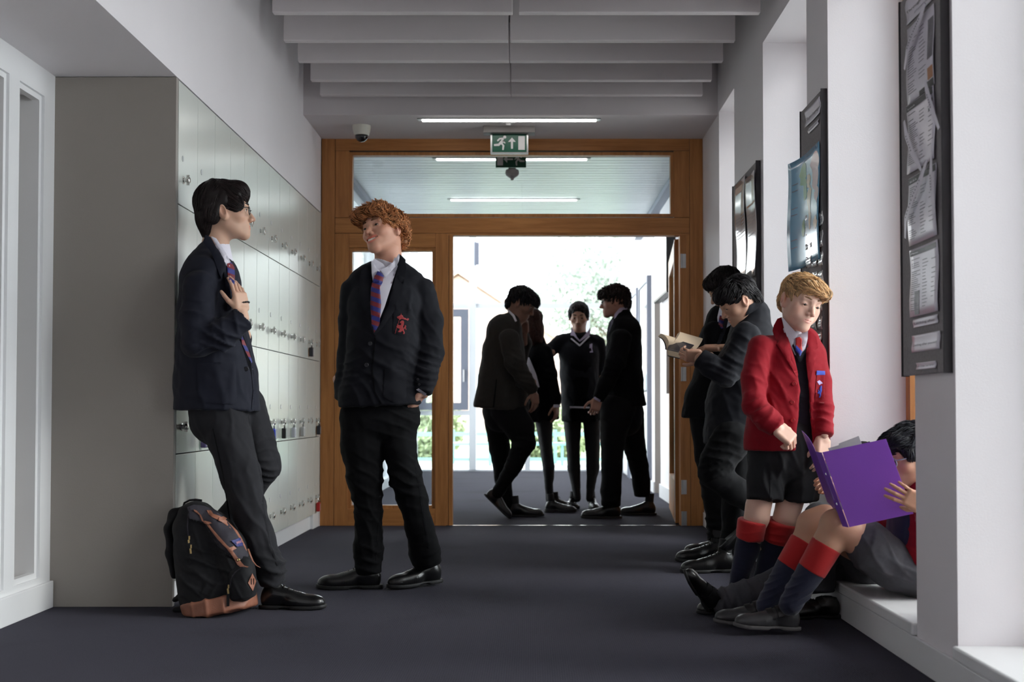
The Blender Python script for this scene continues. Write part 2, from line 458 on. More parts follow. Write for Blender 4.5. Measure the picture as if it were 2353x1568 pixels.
M['sensor'] = mat('sensor_grey_plastic', (.17,.15,.145), .5)
M['cream'] = mat('cream_plastic', (.68,.66,.58), .4)
def wood(name, c1, c2, axis='Z', rough=.42):
    m = mat(name, c1, rough, spec=.4); nt = m.node_tree; L = nt.links.new; p = nt.nodes['Principled BSDF']
    tc = nt.nodes.new('ShaderNodeTexCoord'); mp = nt.nodes.new('ShaderNodeMapping'); L(tc.outputs['Object'], mp.inputs[0])
    mp.inputs['Scale'].default_value = (14, 14, .9) if axis == 'Z' else (.9, 14, 14)
    n1 = nt.nodes.new('ShaderNodeTexNoise'); n1.inputs['Scale'].default_value = 2.2; n1.inputs['Detail'].default_value = 8; n1.inputs['Distortion'].default_value = .6; L(mp.outputs[0], n1.inputs[0])
    n2 = nt.nodes.new('ShaderNodeTexNoise'); n2.inputs['Scale'].default_value = 12; n2.inputs['Detail'].default_value = 4; L(mp.outputs[0], n2.inputs[0])
    ad = nt.nodes.new('ShaderNodeMath'); ad.operation = 'MULTIPLY_ADD'; L(n2.outputs[0], ad.inputs[0]); ad.inputs[1].default_value = .35; L(n1.outputs[0], ad.inputs[2])
    cr = nt.nodes.new('ShaderNodeValToRGB'); L(ad.outputs[0], cr.inputs[0]); e = cr.color_ramp.elements
    e[0].position = .45; e[0].color = (*c2, 1); e[1].position = .85; e[1].color = (*c1, 1)
    L(cr.outputs[0], p.inputs['Base Color'])
    bp = nt.nodes.new('ShaderNodeBump'); bp.inputs['Strength'].default_value = .12; bp.inputs['Distance'].default_value = .002; L(n2.outputs[0], bp.inputs['Height']); L(bp.outputs[0], p.inputs['Normal'])
    return m
M['oak'] = wood('oak_upright', (.50,.215,.065), (.33,.125,.034), 'Z')
M['oakh'] = wood('oak_rail', (.50,.215,.065), (.33,.125,.034), 'X')
M['oakdk'] = mat('oak_joint', (.07,.025,.008), .6)
def glassm(name, tint=(1,1,1), refl=.10, rough=.02):
    m = bpy.data.materials.new(name); m.use_nodes = True; nt = m.node_tree; nt.nodes.clear(); L = nt.links.new
    o = nt.nodes.new('ShaderNodeOutputMaterial'); t = nt.nodes.new('ShaderNodeBsdfTransparent'); t.inputs[0].default_value = (*tint, 1)
    g = nt.nodes.new('ShaderNodeBsdfGlossy'); g.inputs['Roughness'].default_value = rough; mx = nt.nodes.new('ShaderNodeMixShader')
    f = nt.nodes.new('ShaderNodeFresnel'); f.inputs[0].default_value = 1.5; ad = nt.nodes.new('ShaderNodeMath'); ad.operation = 'MULTIPLY'; ad.inputs[1].default_value = refl*18; ad.use_clamp = True
    L(f.outputs[0], ad.inputs[0]); L(ad.outputs[0], mx.inputs[0]); L(t.outputs[0], mx.inputs[1]); L(g.outputs[0], mx.inputs[2]); L(mx.outputs[0], o.inputs[0]); return m
M['glass'] = glassm('window_glass', (.96,.98,.98), .05)
M['glass2'] = glassm('transom_glass', (.93,.96,.97), .06)
# carpet
m = M['carpet'] = mat('ribbed_carpet', (.040,.038,.048), .95, spec=.12, sheen=.022)
nt = m.node_tree; L = nt.links.new; p = nt.nodes['Principled BSDF']; tc = nt.nodes.new('ShaderNodeTexCoord')
na = nt.nodes.new('ShaderNodeTexNoise'); na.inputs['Scale'].default_value = 260; na.inputs['Detail'].default_value = 2; L(tc.outputs['Object'], na.inputs[0])
nb = nt.nodes.new('ShaderNodeTexNoise'); nb.inputs['Scale'].default_value = 1.6; nb.inputs['Detail'].default_value = 6; L(tc.outputs['Object'], nb.inputs[0])
mp = nt.nodes.new('ShaderNodeMapping'); mp.inputs['Scale'].default_value = (1, 1, 1); L(tc.outputs['Object'], mp.inputs[0])
wv = nt.nodes.new('ShaderNodeTexWave'); wv.bands_direction = 'X'; wv.inputs['Scale'].default_value = 42; wv.inputs['Distortion'].default_value = 1.5; wv.inputs['Detail'].default_value = 2; L(mp.outputs[0], wv.inputs[0])
s1 = nt.nodes.new('ShaderNodeMath'); s1.operation = 'MULTIPLY_ADD'; L(na.outputs[0], s1.inputs[0]); s1.inputs[1].default_value = 1.1; L(nb.outputs[0], s1.inputs[2])
s2 = nt.nodes.new('ShaderNodeMath'); s2.operation = 'MULTIPLY_ADD'; L(wv.outputs['Fac'], s2.inputs[0]); s2.inputs[1].default_value = .18; L(s1.outputs[0], s2.inputs[2])
cr = nt.nodes.new('ShaderNodeValToRGB'); L(s2.outputs[0], cr.inputs[0]); e = cr.color_ramp.elements
e[0].position = .75; e[0].color = (.0065,.0063,.0105,1); e[1].position = 1.55; e[1].color = (.040,.038,.055,1); L(cr.outputs[0], p.inputs['Base Color'])
bp = nt.nodes.new('ShaderNodeBump'); bp.inputs['Strength'].default_value = .5; bp.inputs['Distance'].default_value = .004; L(s2.outputs[0], bp.inputs['Height']); L(bp.outputs[0], p.inputs['Normal'])

XL, XR, XN = -1.48, 1.226, -2.0       # left wall, right wall, niche wall
YD = 8.6                              # the oak screen
HC = 2.741
YB = -1.0                             # rear end of the corridor
def sbox(name, m, *b, parent=None, bev=0):
    o = MB().box(*b, bev=bev).build(name, m, parent)
    if parent is None: struct(o)
    return o
sbox('floor', M['carpet'], -2.6, 1.9, YB, 16.35, -.06, 0)
sbox('trim_1', M['chrome'], XL+.9-.01, XR-.18, 8.585, 8.605, 0, .005)            # threshold strip
# ceiling: dark plenum over hanging boards, plastered bulkhead by the screen, slatted ceiling beyond
ceil = MB().box(-1.6, 1.6, YB, 7.9, 3.35, 3.42).build('ceiling', M['dark']); struct(ceil)
bk = MB().box(XL, XR+.4, 7.9, YD+.02, HC, 3.42).build('bulkhead', M['ceil'], ceil)
# hanging boards, two to a row, each one a piece of the ceiling
CB = [(464,625,1178,1192,1748,28), (429,651,1167.5,1172,1690,93), (404,684,1169.5,1171.5,1662,140), (381,713,1172.5,1174,1636,184), (364,735,1173.5,1175,1615,218)]
rows = []
for s_, xl, g0, g1, xr, yb in CB:
    w_ = s_*.9945
    Yb = FOC/w_; rows.append((Yb, W(xl, yb, Yb)[0], W(g0, yb, Yb)[0], W(g1, yb, Yb)[0], W(xr, yb, Yb)[0], W(xl, yb, Yb)[2]))
for k in range(1, 13):
    Yb = rows[0][0]-.41*k
    if Yb > YB+.1: rows.append((Yb, -1.31, -.09, -.075, 1.15, 2.80))
for i, (Yb, a, b, c, d, z) in enumerate(rows):
    for x0, x1 in ((a, b), (c, d)):
        MB().box(x0, x1, Yb, Yb+.05, z, z+.32, bev=.004).build('hanging_board', M['baffle'], ceil, autos=15)
for x in (-.7, .55):
    MB().box(x, x+.04, YB, 7.9, 3.12, 3.16).build('ceiling_rail', M['steel'], ceil)
# left wall above the lockers and the door niche
wl = MB().box(XL-.6, XL, YB, YD+.05, 2.212, 3.42).build('wall_left', M['white']); struct(wl)
MB().box(XL-.14, XL-.0, 8.58, 8.66, 0, HC).build('return', M['white'], wl)
wn = MB().box(XN-.35, XN, 5.03, 5.085, 0, 2.212).box(XN-.02, XN, 5.03, YD, 0, 2.212).build('wall_niche', M['white']); struct(wn)
wb = MB().box(-2.6, 1.9, YB-.1, YB, 0, 3.42).build('wall_rear', M['white']); struct(wb)
# white framed window in the niche
fr = MB()
ys = [5.075, 4.955, 4.72, 4.62, 3.4, 3.28]
for a, b in ((4.955, 5.075), (4.62, 4.715), (3.28, 3.42), (2.2, 2.34)):
    fr.box(XN-.05, XN+.012, a, b, 0, 2.212)
for a, b in ((4.715, 4.955), (3.42, 4.62), (2.34, 3.28)):
    fr.box(XN-.05, XN+.012, a, b, 2.10, 2.212); fr.box(XN-.05, XN+.012, a, b, 0, .135)
w1 = fr.build('window_1', M['whitegloss']); struct(w1)
for a, b in ((4.715, 4.955), (3.42, 4.62), (2.34, 3.28)):   # inner bead, jambs and pane of each light
    MB().box(XN-.08, XN-.0, b-.022, b, .135, 2.10).box(XN-.08, XN, a, a+.022, .135, 2.10).box(XN-.03, XN, a+.022, b-.022, 2.078, 2.10).box(XN-.03, XN, a+.022, b-.022, .135, .157).build('window_frame', M['whitegloss'], w1)
    MB().box(XN-.08, XN-.0305, b, b+.01, .13, 2.11).box(XN-.08, XN-.0305, a-.01, a, .13, 2.11).box(XN-.08, XN-.0305, a, b, 2.1, 2.11).box(XN-.08, XN-.0305, a, b, .125, .135).build('jamb', M['white'], w1)
    MB().box(XN-.10, XN-.08, a-.01, b+.01, .12, 2.12).build('backing_panel', M['panel'], w1)
struct(MB().box(XN-.35, XN-.02, YB, 2.2, 0, 2.212).build('wall_niche_rear', M['white']))
# skirting at the foot of the niche window
struct(MB().box(XN+.013, XN+.03, 2.2, 5.06, 0, .11, bev=.003).build('baseboard_left', M['whitegloss'], autos=15))
# right wall: piers between tall window recesses
wr = MB(); edges = [8.66]
for a, b in WINS: edges += [b, a]
edges += [YB]
for i in range(0, len(edges), 2):
    wr.box(XR, XR+.38, edges[i+1], edges[i], 0, 3.42)
for a, b in WINS: wr.box(XR, XR+.38, a, b, 2.75, 3.42); wr.box(XR, XR+.38, a, b, 0, .10)
wr = wr.build('wall_right', M['white']); struct(wr)
struct(MB().box(XR-.012, XR, YB, 8.58, 0, .098, bev=.003).build('baseboard_right', M['whitegloss'], autos=15))
for i, (a, b) in enumerate(WINS):
    w_ = MB().box(XR+.31, XR+.37, b-.055, b, .14, 2.75).box(XR+.31, XR+.37, a, a+.055, .14, 2.75).box(XR+.31, XR+.37, a+.055, b-.055, 2.69, 2.75).box(XR+.31, XR+.37, a+.055, b-.055, .14, .20)
    w_ = w_.build('window_%d' % (i+2), M['oak']); struct(w_)
    MB().box(XR-.018, XR+.31, a+.0005, b-.0005, .10, .14, bev=.006).build('window_sill', M['whitegloss'], w_, autos=15)
    MB().box(XR+.335, XR+.343, a+.05, b-.05, .19, 2.70).build('pane', M['glass'], w_)
    MB().box(XR+.312, XR+.36, a+.055, b-.055, 1.02, 1.08).build('transom_rail', M['oakh'], w_) if False else None

# ---- the oak screen with its transom, side panel and doorway
def fx(px): return (px-CX)/FOC*YD
def fz(py): return W(CX, py, YD)[2]
Y0, Y1 = YD, YD+.09
dr = thing('door_1', None, None, (0, YD, 0)); del_keys = None
struct(dr)
def member(x0, x1, z0, z1, horiz=False, y0=Y0, y1=Y1, bev=.003, name='frame_member'):
    return MB().box(x0, x1, y0, y1, z0, z1, bev=bev).build(name, M['oakh' if horiz else 'oak'], dr, autos=15)
zt = fz(316); zb = 0
XA, XB, XC, XD, XE = fx(736), fx(768), fx(1030), fx(1566), fx(1617)
member(XA, XB-.002, 0, zt); member(fx(1586)+.002, XE, 0, zt)                      # outer posts
member(XB, fx(1586), fz(346), zt, True)                                           # head
member(XB, fx(800), fz(500), fz(346)-.002); member(fx(1550), fx(1586), fz(500), fz(346)-.002)
member(XB, fx(1586), fz(536), fz(500)-.002, True)                                 # transom rail
def beads(x0, x1, z0, z1, t=.022):
    MB().box(x0, x1, Y0+.012, Y1-.012, z0, z0+t).box(x0, x1, Y0+.012, Y1-.012, z1-t, z1).box(x0, x0+t, Y0+.012, Y1-.012, z0+t, z1-t).box(x1-t, x1, Y0+.012, Y1-.012, z0+t, z1-t).build('glazing_bead', M['oak'], dr)
beads(fx(800), fx(1550), fz(498), fz(349))
MB().box(fx(806), fx(1544), Y0+.04, Y0+.048, fz(493), fz(354)).build('pane', M['glass2'], dr)
# fixed side panel (a leaf-like frame)
sl = (XB, XC, 0, fz(536)-.002)
member(XB, fx(800), 0, sl[3]); member(fx(1000), XC, 0, sl[3]); member(fx(800), fx(1000), fz(569), sl[3], True); member(fx(800), fx(1000), 0, fz(1170), True)
beads(fx(800), fx(1000), fz(1170), fz(569), .024)
MB().box(fx(806), fx(994), Y0+.04, Y0+.048, fz(1165), fz(575)).build('pane', M['glass'], dr)
member(XC+.003, fx(1040), 0, fz(540)); member(XC, fx(1586), fz(541), fz(536)-.002, True, bev=.001)
member(fx(1563), fx(1586), 0, fz(540), name='door_post')
MB().box(XB-.002, XB, Y0+.004, Y1, 0, zt-.004).box(fx(1586), fx(1586)+.002, Y0+.004, Y1, 0, zt-.004).box(XC, XC+.003, Y0+.004, Y1, 0, fz(541)).box(XB, fx(1586), Y0+.006, Y1, fz(536)-.002, fz(536)).box(XB, fx(1586), Y0+.006, Y1, fz(346)-.002, fz(346)).build('shadow_gap', M['oakdk'], dr)
# hinges on the door post
for py in (600, 860, 1120, 1192):
    z = fz(py); MB().box(fx(1567), fx(1577), Y0-.004, Y0, z-.05, z+.05).cyl((fx(1566.5), Y0-.006, z-.05), (fx(1566.5), Y0-.006, z+.05), .006, n=10).build('hinge', M['steel'], dr)
    if py == 1192: pass
# open leaf, swung into the corridor beyond, with its long vision panel
hx, hy = fx(1562), YD+.10; tx, ty = 1.172, 10.10
dv = np.array([tx-hx, ty-hy, 0]); Ll = np.linalg.norm(dv); dv /= Ll; nv = np.array([-dv[1], dv[0], 0]); up = np.array([0,0,1.0]); zl = fz(545)
leaf = thing('door_2', None, None, (hx, hy, 0)); struct(leaf)
def lbox(l0, l1, z0, z1, t=.022, m=M['oak'], name='leaf_member'):
    c = np.array([hx, hy, 0]) + dv*(l0+l1)/2 + up*(z0+z1)/2
    return MB().obox(c, (dv, nv, up), ((l1-l0)/2, t, (z1-z0)/2)).build(name, m, leaf)
lbox(0.01, .20, .01, zl); lbox(Ll-.14, Ll, .01, zl); lbox(.20, Ll-.14, .01, .30); lbox(.20, Ll-.14, zl-.14, zl); lbox(.20, Ll-.14, .3, zl-.14, .003, M['glass'], 'pane')
lbox(.02, .035, .02, zl-.02, .026, M['whitegloss'], 'glass_reflection')  # white strip stands in for the reflection in the leaf's glass
lbox(Ll-.11, Ll-.07, .95, 1.35, .045, M['chrome'], 'pull_handle')

# ---- corridor beyond the screen
M['slatm'] = mat('metal_ceiling_slat', (.64,.66,.68), .33, metal=.35, var=.05, vscale=2, stretch=(1, 12, 1))
c2 = struct(MB().box(-1.9, 1.6, YD+.09, 13.45, 2.77, 2.9).box(-1.9, 1.6, 13.35, 13.45, 2.9, 4.6).box(-1.9, 1.6, 13.35, 16.6, 4.5, 4.6).build('ceiling_2', M['dark']))
y = YD+.10; k = 0
while y < 13.34:
    MB().box(-1.45, 1.15, y, y+.098, 2.735, 2.765, bev=.003).build('ceiling_slat', M['slatm'], c2, autos=15); y += .104; k += 1
for x0, x1 in ((-1.52, -1.45), (1.15, 1.226)):
    struct(MB().box(x0, x1, YD+.1, 13.4, 2.69, 2.765).build('trim_2' if x0 < 0 else 'trim_3', M['grey']))
w2 = MB().box(XR, XR+.3, YD+.06, 11.46, 0, 2.77).box(XR+.12, XR+.3, 11.46, 12.0, 0, 2.77).box(XR, XR+.3, 12.0, 16.35, 0, 2.77).box(XR, XR+.3, 13.4, 16.35, 2.77, 4.5).build('wall_right_far', M['white']); struct(w2)
struct(MB().box(XR-.015, XR, 10.2, 11.46, 0, .125, bev=.003).box(XR-.015, XR, 12.0, 12.3, 0, .11, bev=.003).box(XR-.015, XR, 8.7, 8.9, 0, .11).build('baseboard_right_far', M['whitegloss'], autos=15))
struct(MB().box(XR, XR+.12, 11.985, 11.998, 0, 2.7).build('trim_4', M['panel']))
# doors along the far right wall
for i, (a, b) in enumerate(((12.35, 13.25), (13.6, 14.5), (14.85, 15.7))):
    d = MB().box(XR-.03, XR, a, b, .01, 2.12, bev=.003).build('door_%d' % (i+3), M['whitegloss'], autos=15); struct(d)
    MB().box(XR-.045, XR-.001, a-.06, a, 0, 2.18).box(XR-.045, XR-.001, b, b+.06, 0, 2.18).box(XR-.045, XR-.001, a, b, 2.12, 2.18).build('door_frame', M['grey'], d)
    MB().box(XR-.034, XR-.0301, a+.12, a+.42, 1.0, 1.9).build('vision_pane', M['glass'], d)
    MB().cyl((XR-.03, b-.08, 1.02), (XR-.085, b-.08, 1.02), .01).cyl((XR-.08, b-.08, 1.02), (XR-.08, b-.20, 1.02), .009).build('door_handle', M['chrome'], d)
# far end: full height glazing
YE = 16.3
def ex(px): return (px-CX)/FOC*YE
def ez(py): return W(CX, py, YE)[2]
M['mullion'] = mat('white_mullion', (.80,.84,.88), .35)
w9 = MB().box(-1.75, 1.3, YE, YE+.12, 0, .02).box(-1.75, 1.3, YE, YE+.12, 4.4, 4.5).box(-1.75, 1.3, YE, YE+.10, ez(708), ez(697))
for a, b in ((1078, 1094), (1484, 1500), (945, 957)): w9.box(ex(a), ex(b), YE-.02, YE+.12, .02, 4.4)
w9.box(ex(1206), ex(1218), YE, YE+.10, .02, ez(708)); w9.box(ex(1346), ex(1356), YE, YE+.10, .02, ez(708)); w9.box(ex(957), ex(1078), YE, YE+.1, ez(955), ez(944))
w9 = w9.build('window_9', M['mullion']); struct(w9)
MB().box(-1.7, ex(1484), YE+.05, YE+.058, .02, 4.4).build('pane', M['glass'], w9)
x0, x1, z0, z1 = ex(962), ex(1076), ez(943), ez(711); t = .10
MB().box(x0, x0+t, YE-.03, YE+.06, z0, z1).box(x1-t, x1, YE-.03, YE+.06, z0, z1).box(x0+t, x1-t, YE-.03, YE+.06, z0, z0+t).box(x0+t, x1-t, YE-.03, YE+.06, z1-t, z1).build('casement', M['grey'], w9)
MB().box(x1-.07, x1-.05, YE-.05, YE-.03, ez(878), ez(850)).build('window_handle', M['whitegloss'], w9)
MB().box(ex(1090), ex(1101), YE-.05, YE-.02, ez(610), ez(558)).build('blind_case', M['grey'], w9)
# glazed left side of the far corridor
w10 = MB().box(-1.60, -1.50, YD+.1, 10.2, 0, 2.77).box(-1.60, -1.50, 10.2, 16.3, 0, .10).box(-1.60, -1.50, 10.2, 16.3, 2.6, 2.77).box(-1.60, -1.50, 13.4, 16.3, 4.4, 4.5)
for y in (10.2, 11.7, 13.2, 14.7, 16.2): w10.box(-1.60, -1.50, y, y+.08, .1, 2.6)
for y in (13.4, 14.7, 16.2): w10.box(-1.60, -1.50, y, y+.08, 2.77, 4.4)
w10.box(-1.59, -1.51, 10.2, 16.2, 1.95, 2.02)
w10 = struct(w10.build('window_10', M['mullion'])); MB().box(-1.56, -1.552, 10.2, 16.2, .1, 2.6).build('pane', M['glass'], w10)

# ---------------------------------------------------------------- outdoors beyond the glazing, haze put into the pale colours
M['grass'] = mat('lawn_grass', (.30,.36,.22), .9, var=.3, vscale=3); M['paving'] = mat('pale_paving', (.5,.49,.47), .8, var=.1, vscale=2)
struct(MB().box(-30, 30, 16.5, 60, -.12, -.07).build('ground', M['grass'])); struct(MB().box(-6, 8, 16.6, 19.2, -.07, -.03).build('path', M['paving']))
struct(MB().box(1.7, 30, -8, 16.45, -.12, -.07).build('ground_2', M['paving']))
M['brick'] = mat('hazed_red_brick', (.64,.48,.44), .9, var=.15, vscale=8); M['roof'] = mat('hazed_roof_tile', (.62,.44,.38), .8, var=.15, vscale=20, stretch=(1,1,6)); M['render'] = mat('cream_render', (.75,.70,.64), .8, var=.04)  # haze put into the washed-out brick and tile colours
M['winpane'] = mat('house_window', (.35,.40,.46), .15)
def house(x0, x1, y0, y1, hw, hr, label, wins, wallm):
    t = thing('house', label, 'house', ((x0+x1)/2, y0, -.1), 'houses beyond the garden')
    MB().box(x0, x1, y0, y1, -.1, hw).add([(x0,y0,hw),(x1,y0,hw),((x0+x1)/2,y0,hr),(x0,y1,hw),(x1,y1,hw),((x0+x1)/2,y1,hr)], [(0,1,2),(3,5,4),(0,3,4,1),(0,2,5,3),(1,4,5,2)]).build('wall', wallm, t)
    xm = (x0+x1)/2; e = .3
    MB().prism([(x0-e,y0-e,hw-.2),(xm,y0-e,hr+.05),(xm,y0-e,hr+.25),(x0-e,y0-e,hw)], (0,y1-y0+2*e,0)).prism([(x1+e,y0-e,hw-.2),(x1+e,y0-e,hw),(xm,y0-e,hr+.25),(xm,y0-e,hr+.05)], (0,y1-y0+2*e,0)).build('roof', M['roof'], t)
    MB().box(xm+1, xm+1.5, y0+2, y0+2.5, hw, hr+1.0).build('chimney', M['brick'], t)
    for a, b, c, d in wins:
        f = MB().box(a, b, y0-.06, y0+.02, c, d).build('window', M['mullion'], t); MB().box(a+.08, b-.08, y0-.075, y0-.061, c+.08, d-.08).build('pane', M['winpane'], f)
house(-6.4, 1.2, 44, 52, 3.2, 5.7, 'hazy brick gabled house behind the standing group on the left', [(-4.6,-3.2,.9,2.2),(-2.0,-.6,.9,2.2)], M['brick'])
house(2.6, 9.0, 40, 48, 3.3, 5.0, 'cream house with red roof beyond the glazing, right of the girl in the pullover', [(3.1,4.2,1,2.2),(5,6.2,1,2.2)], M['render'])
struct(MB().box(-12, 12, 34, 34.3, -.1, 1.1).build('wall_garden', M['brick']))
# leafy things: clouds of small leaves on branching stems
def foliage(name, label, cat, base, blobs, col, n, ls, trunk=None, group=None, seed=1):
    rs = np.random.RandomState(seed); m = mat(name+'_leaf_%d' % seed, col, .8, var=.3, vscale=1.5)
    t = thing(name, label, cat, base, group); V = []; 
    w = np.array([b[3]*b[4]*b[5] for b in blobs]); w = w/w.sum()
    for bi, b in enumerate(blobs):
        k = int(n*w[bi]); d = rs.normal(size=(k,3)); d /= np.linalg.norm(d, axis=1)[:,None]; r = rs.rand(k)**.33
        P = np.array(b[:3]) + d*r[:,None]*np.array(b[3:6]); V.append(P)
    P = np.concatenate(V); k = len(P); A = rs.normal(size=(k,3)); A /= np.linalg.norm(A,axis=1)[:,None]; B = np.cross(A, rs.normal(size=(k,3))); B /= np.linalg.norm(B,axis=1)[:,None]
    s = ls*(.6+.8*rs.rand(k))[:,None]; Q = np.stack([P-A*s, P-B*s*.45, P+A*s, P+B*s*.45], 1).reshape(-1,3)
    mk('foliage', Q, np.arange(4*k).reshape(-1,4), m, t, smooth=False, kind='stuff')
    if trunk:
        tb = MB(); 
        for a, c, r0, r1 in trunk: tb.cyl(a, c, r0, r1, n=8)
        tb.build('trunk', MATS.get('bark') or mat('bark', (.2,.16,.12), .9), t)
    return t
for i, (x, wd, h) in enumerate(((-7.5,1.3,1.2),(-4.75,1.15,1.0),(-2.2,1.1,1.05),(.2,1.0,.85),(2.6,1.0,.9),(5.2,1.2,1.1))):
    foliage('hedge_shrub', ['tall pale green shrub seen behind the left glazing','broad light green shrub behind the teal fence','rounded yellow-green shrub behind the grey suit','low green shrub behind the two girls','pale green shrub behind the boy in profile','light green shrub beyond the far right pier'][i], 'shrub', (x, 22, -.1), [(x, 22, h*.5, wd, .7, h*.62), (x-.4, 21.9, h*.3, .6, .6, h*.4), (x+.4, 22.1, h*.35, .6, .6, h*.42)], (.42,.48,.30), 5200, .065, [((x,22,-.1),(x,22,h*.5),.05,.02)], 'shrubs beyond the teal fence', seed=20+i)
foliage('garden_tree', 'hazy broad tree seen above the girls through the far glazing', 'tree', (2.4, 31, -.1), [(2.2,31,4.6,2.0,1.5,1.1),(1.2,31,3.6,1.5,1.3,.8),(3.4,31,3.5,1.5,1.3,.9),(2.2,31,3.0,1.6,1.2,.7)], (.42,.46,.42), 17000, .06, [((2.4,31,-.1),(2.3,31,3.2),.2,.11),((2.3,31,2.2),(1.2,31,3.6),.09,.04),((2.3,31,2.4),(3.4,31,3.6),.09,.04)], seed=31)
foliage('garden_tree', 'slender pale tree left of the brick house', 'tree', (-7.2, 36, -.1), [(-7.2,36,3.2,1.6,1.3,1.3),(-6.6,36,2.3,1.3,1.1,.9)], (.40,.50,.24), 9000, .06, [((-7.2,36,-.1),(-7.1,36,2.8),.14,.07)], seed=33)
M['teal'] = mat('teal_railing', (.22,.45,.43), .5)
fence = thing('garden_fence', 'teal metal railing running across the garden beyond the glazing', 'fence', (0, 19.6, -.05))
MB().box(-7, 7, 19.58, 19.62, .40, .46).build('rail', M['teal'], fence); MB().box(-7, 7, 19.58, 19.62, -.0, .05).build('rail', M['teal'], fence)
for i in range(18): MB().box(-7+i*.82, -6.95+i*.82, 19.57, 19.63, -.07, .50).build('post', M['teal'], fence)
for i in range(3):
    x = -.95+i*1.1; b = thing('garden_bench', ['teal bench behind the grey suit\'s knee','teal bench behind the girls\' shins','teal bench behind the boy in profile'][i], 'bench', (x, 18.6, -.03), 'teal benches on the paving')
    MB().box(x-.4, x+.4, 18.45, 18.8, .28, .32).build('seat', M['teal'], b)
    for sx in (-.34, .34): MB().box(x+sx-.02, x+sx+.02, 18.5, 18.76, -.03, .28).build('leg', M['teal'], b)

# ---------------------------------------------------------------- lockers
plinth = struct(MB().box(XN, XL-.025, 5.10, 8.55, 0, .095).build('trim_5', M['whitegloss']))
struct(MB().box(XL-.14, XL-.002, 8.35, 8.57, 0, .15, bev=.003).build('trim_6', M['whitegloss'], autos=15))
struct(MB().box(XN+.001, XL, 5.065, 5.095, 0, 2.21, bev=.002).build('trim_7', M['panel'], autos=15))
LW = .2963; LY0 = 5.10; rowz = [.10, .63, 1.156, 1.682, 2.208]
def make_locker():
    t = thing('locker_column', None, 'locker', (XL-.26, LY0+LW/2, .095), 'tall grey lockers along the left wall')
    a, b = LY0+.0008, LY0+LW-.0008
    MB().box(XN+.03, XL-.021, a, b, .097, 2.209).build('body', M['dark'], t)
    for r in range(4):
        z0, z1 = rowz[r]+.002, rowz[r+1]-.002
        d = MB().box(XL-.020, XL, a+.0012, b-.0012, z0, z1, bev=.0015).build('door', M['locker'], t, autos=15)
        yk = LY0+.075; zk = z0+.112
        MB().lathe((XL, yk, zk), [(.016,0),(.016,.003),(.010,.004),(.010,.016),(.0135,.017),(.0135,.027),(.011,.029)], (1,0,0), 14).box(XL+.014, XL+.026, yk-.004, yk+.004, zk-.022, zk+.022).build('latch', M['chrome'], d, autos=40)
        MB().lathe((XL, yk-.01, zk+.09), [(.013,0),(.013,.0015)], (1,0,0), 16).build('number_disc', M['greymark'], d, autos=40)
    return t
def dup(root, loc, label):
    r = root.copy(); COL.objects.link(r); r.location = loc; r['label'] = label
    for ch in list(root.children):
        c = ch.copy(); COL.objects.link(c); c.parent = r
        for g in ch.children:
            d = g.copy(); COL.objects.link(d); d.parent = c
    return r
ordn = ['nearest column of four grey lockers, beside the end panel', 'second grey locker column from the end panel, behind the dark-haired boy\'s shoulder', 'third grey locker column from the end panel, behind the dark-haired boy\'s head', 'fourth grey locker column, largely behind the leaning boy\'s chest', 'fifth grey locker column, just behind the leaning boy\'s glasses', 'sixth grey locker column, first one wholly clear of the leaning boy\'s face', 'grey locker column whose third door carries the blue padlock', 'grey locker column whose third door carries the black combination padlock', 'grey locker column whose third door carries the white-faced padlock', 'grey locker column whose third door carries the silver padlock', 'grey locker column with a dark padlock on its second door', 'last grey locker column, against the oak frame, with the red padlock at its foot']
lock0 = make_locker(); lock0['label'] = ordn[0]
for i in range(1, 12): dup(lock0, (XL-.26, LY0+LW/2+i*LW-.0, .095), ordn[i])
bl = lambda c: mat('padlock_%d' % int(c[0]*1000+c[2]*100), c, .3)
for i, (col, row, c, lb) in enumerate(((1,1,(.08,.06,.16),'dark purple padlock on the second locker column'), (6,1,(.02,.04,.45),'blue combination padlock, leftmost of the row of five'), (7,1,(.012,.012,.014),'black combination padlock beside the blue one'), (8,1,(.6,.62,.68),'white-faced combination padlock in mid row'), (9,1,(.5,.5,.5),'silver padlock right of the white-faced one'), (11,1,(.02,.02,.03),'black padlock nearest the oak frame, third locker row'), (10,2,(.03,.03,.04),'small dark padlock hanging on the second door from the top'), (11,0,(.45,.02,.02),'red padlock on the lowest locker door by the oak frame'))):
    yk = LY0+col*LW+.075; zk = rowz[row]+.114
    t = thing('padlock', lb, 'padlock', (XL+.02, yk, zk-.08), 'padlocks hanging on the locker latches')
    MB().tube([(XL+.02, yk-.013, zk-.040), (XL+.02, yk-.013, zk-.012), (XL+.02, yk-.006, zk+.001), (XL+.02, yk+.006, zk+.001), (XL+.02, yk+.013, zk-.012), (XL+.02, yk+.013, zk-.040)], .0034, 8).build('shackle', M['chrome'], t, smooth=True)
    MB().box(XL+.007, XL+.031, yk-.022, yk+.022, zk-.098, zk-.036, bev=.005).build('body', bl(c), t, autos=15)
    MB().box(XL+.0305, XL+.0325, yk-.006, yk+.006, zk-.09, zk-.046).build('dial_strip', M['greymark'], t)

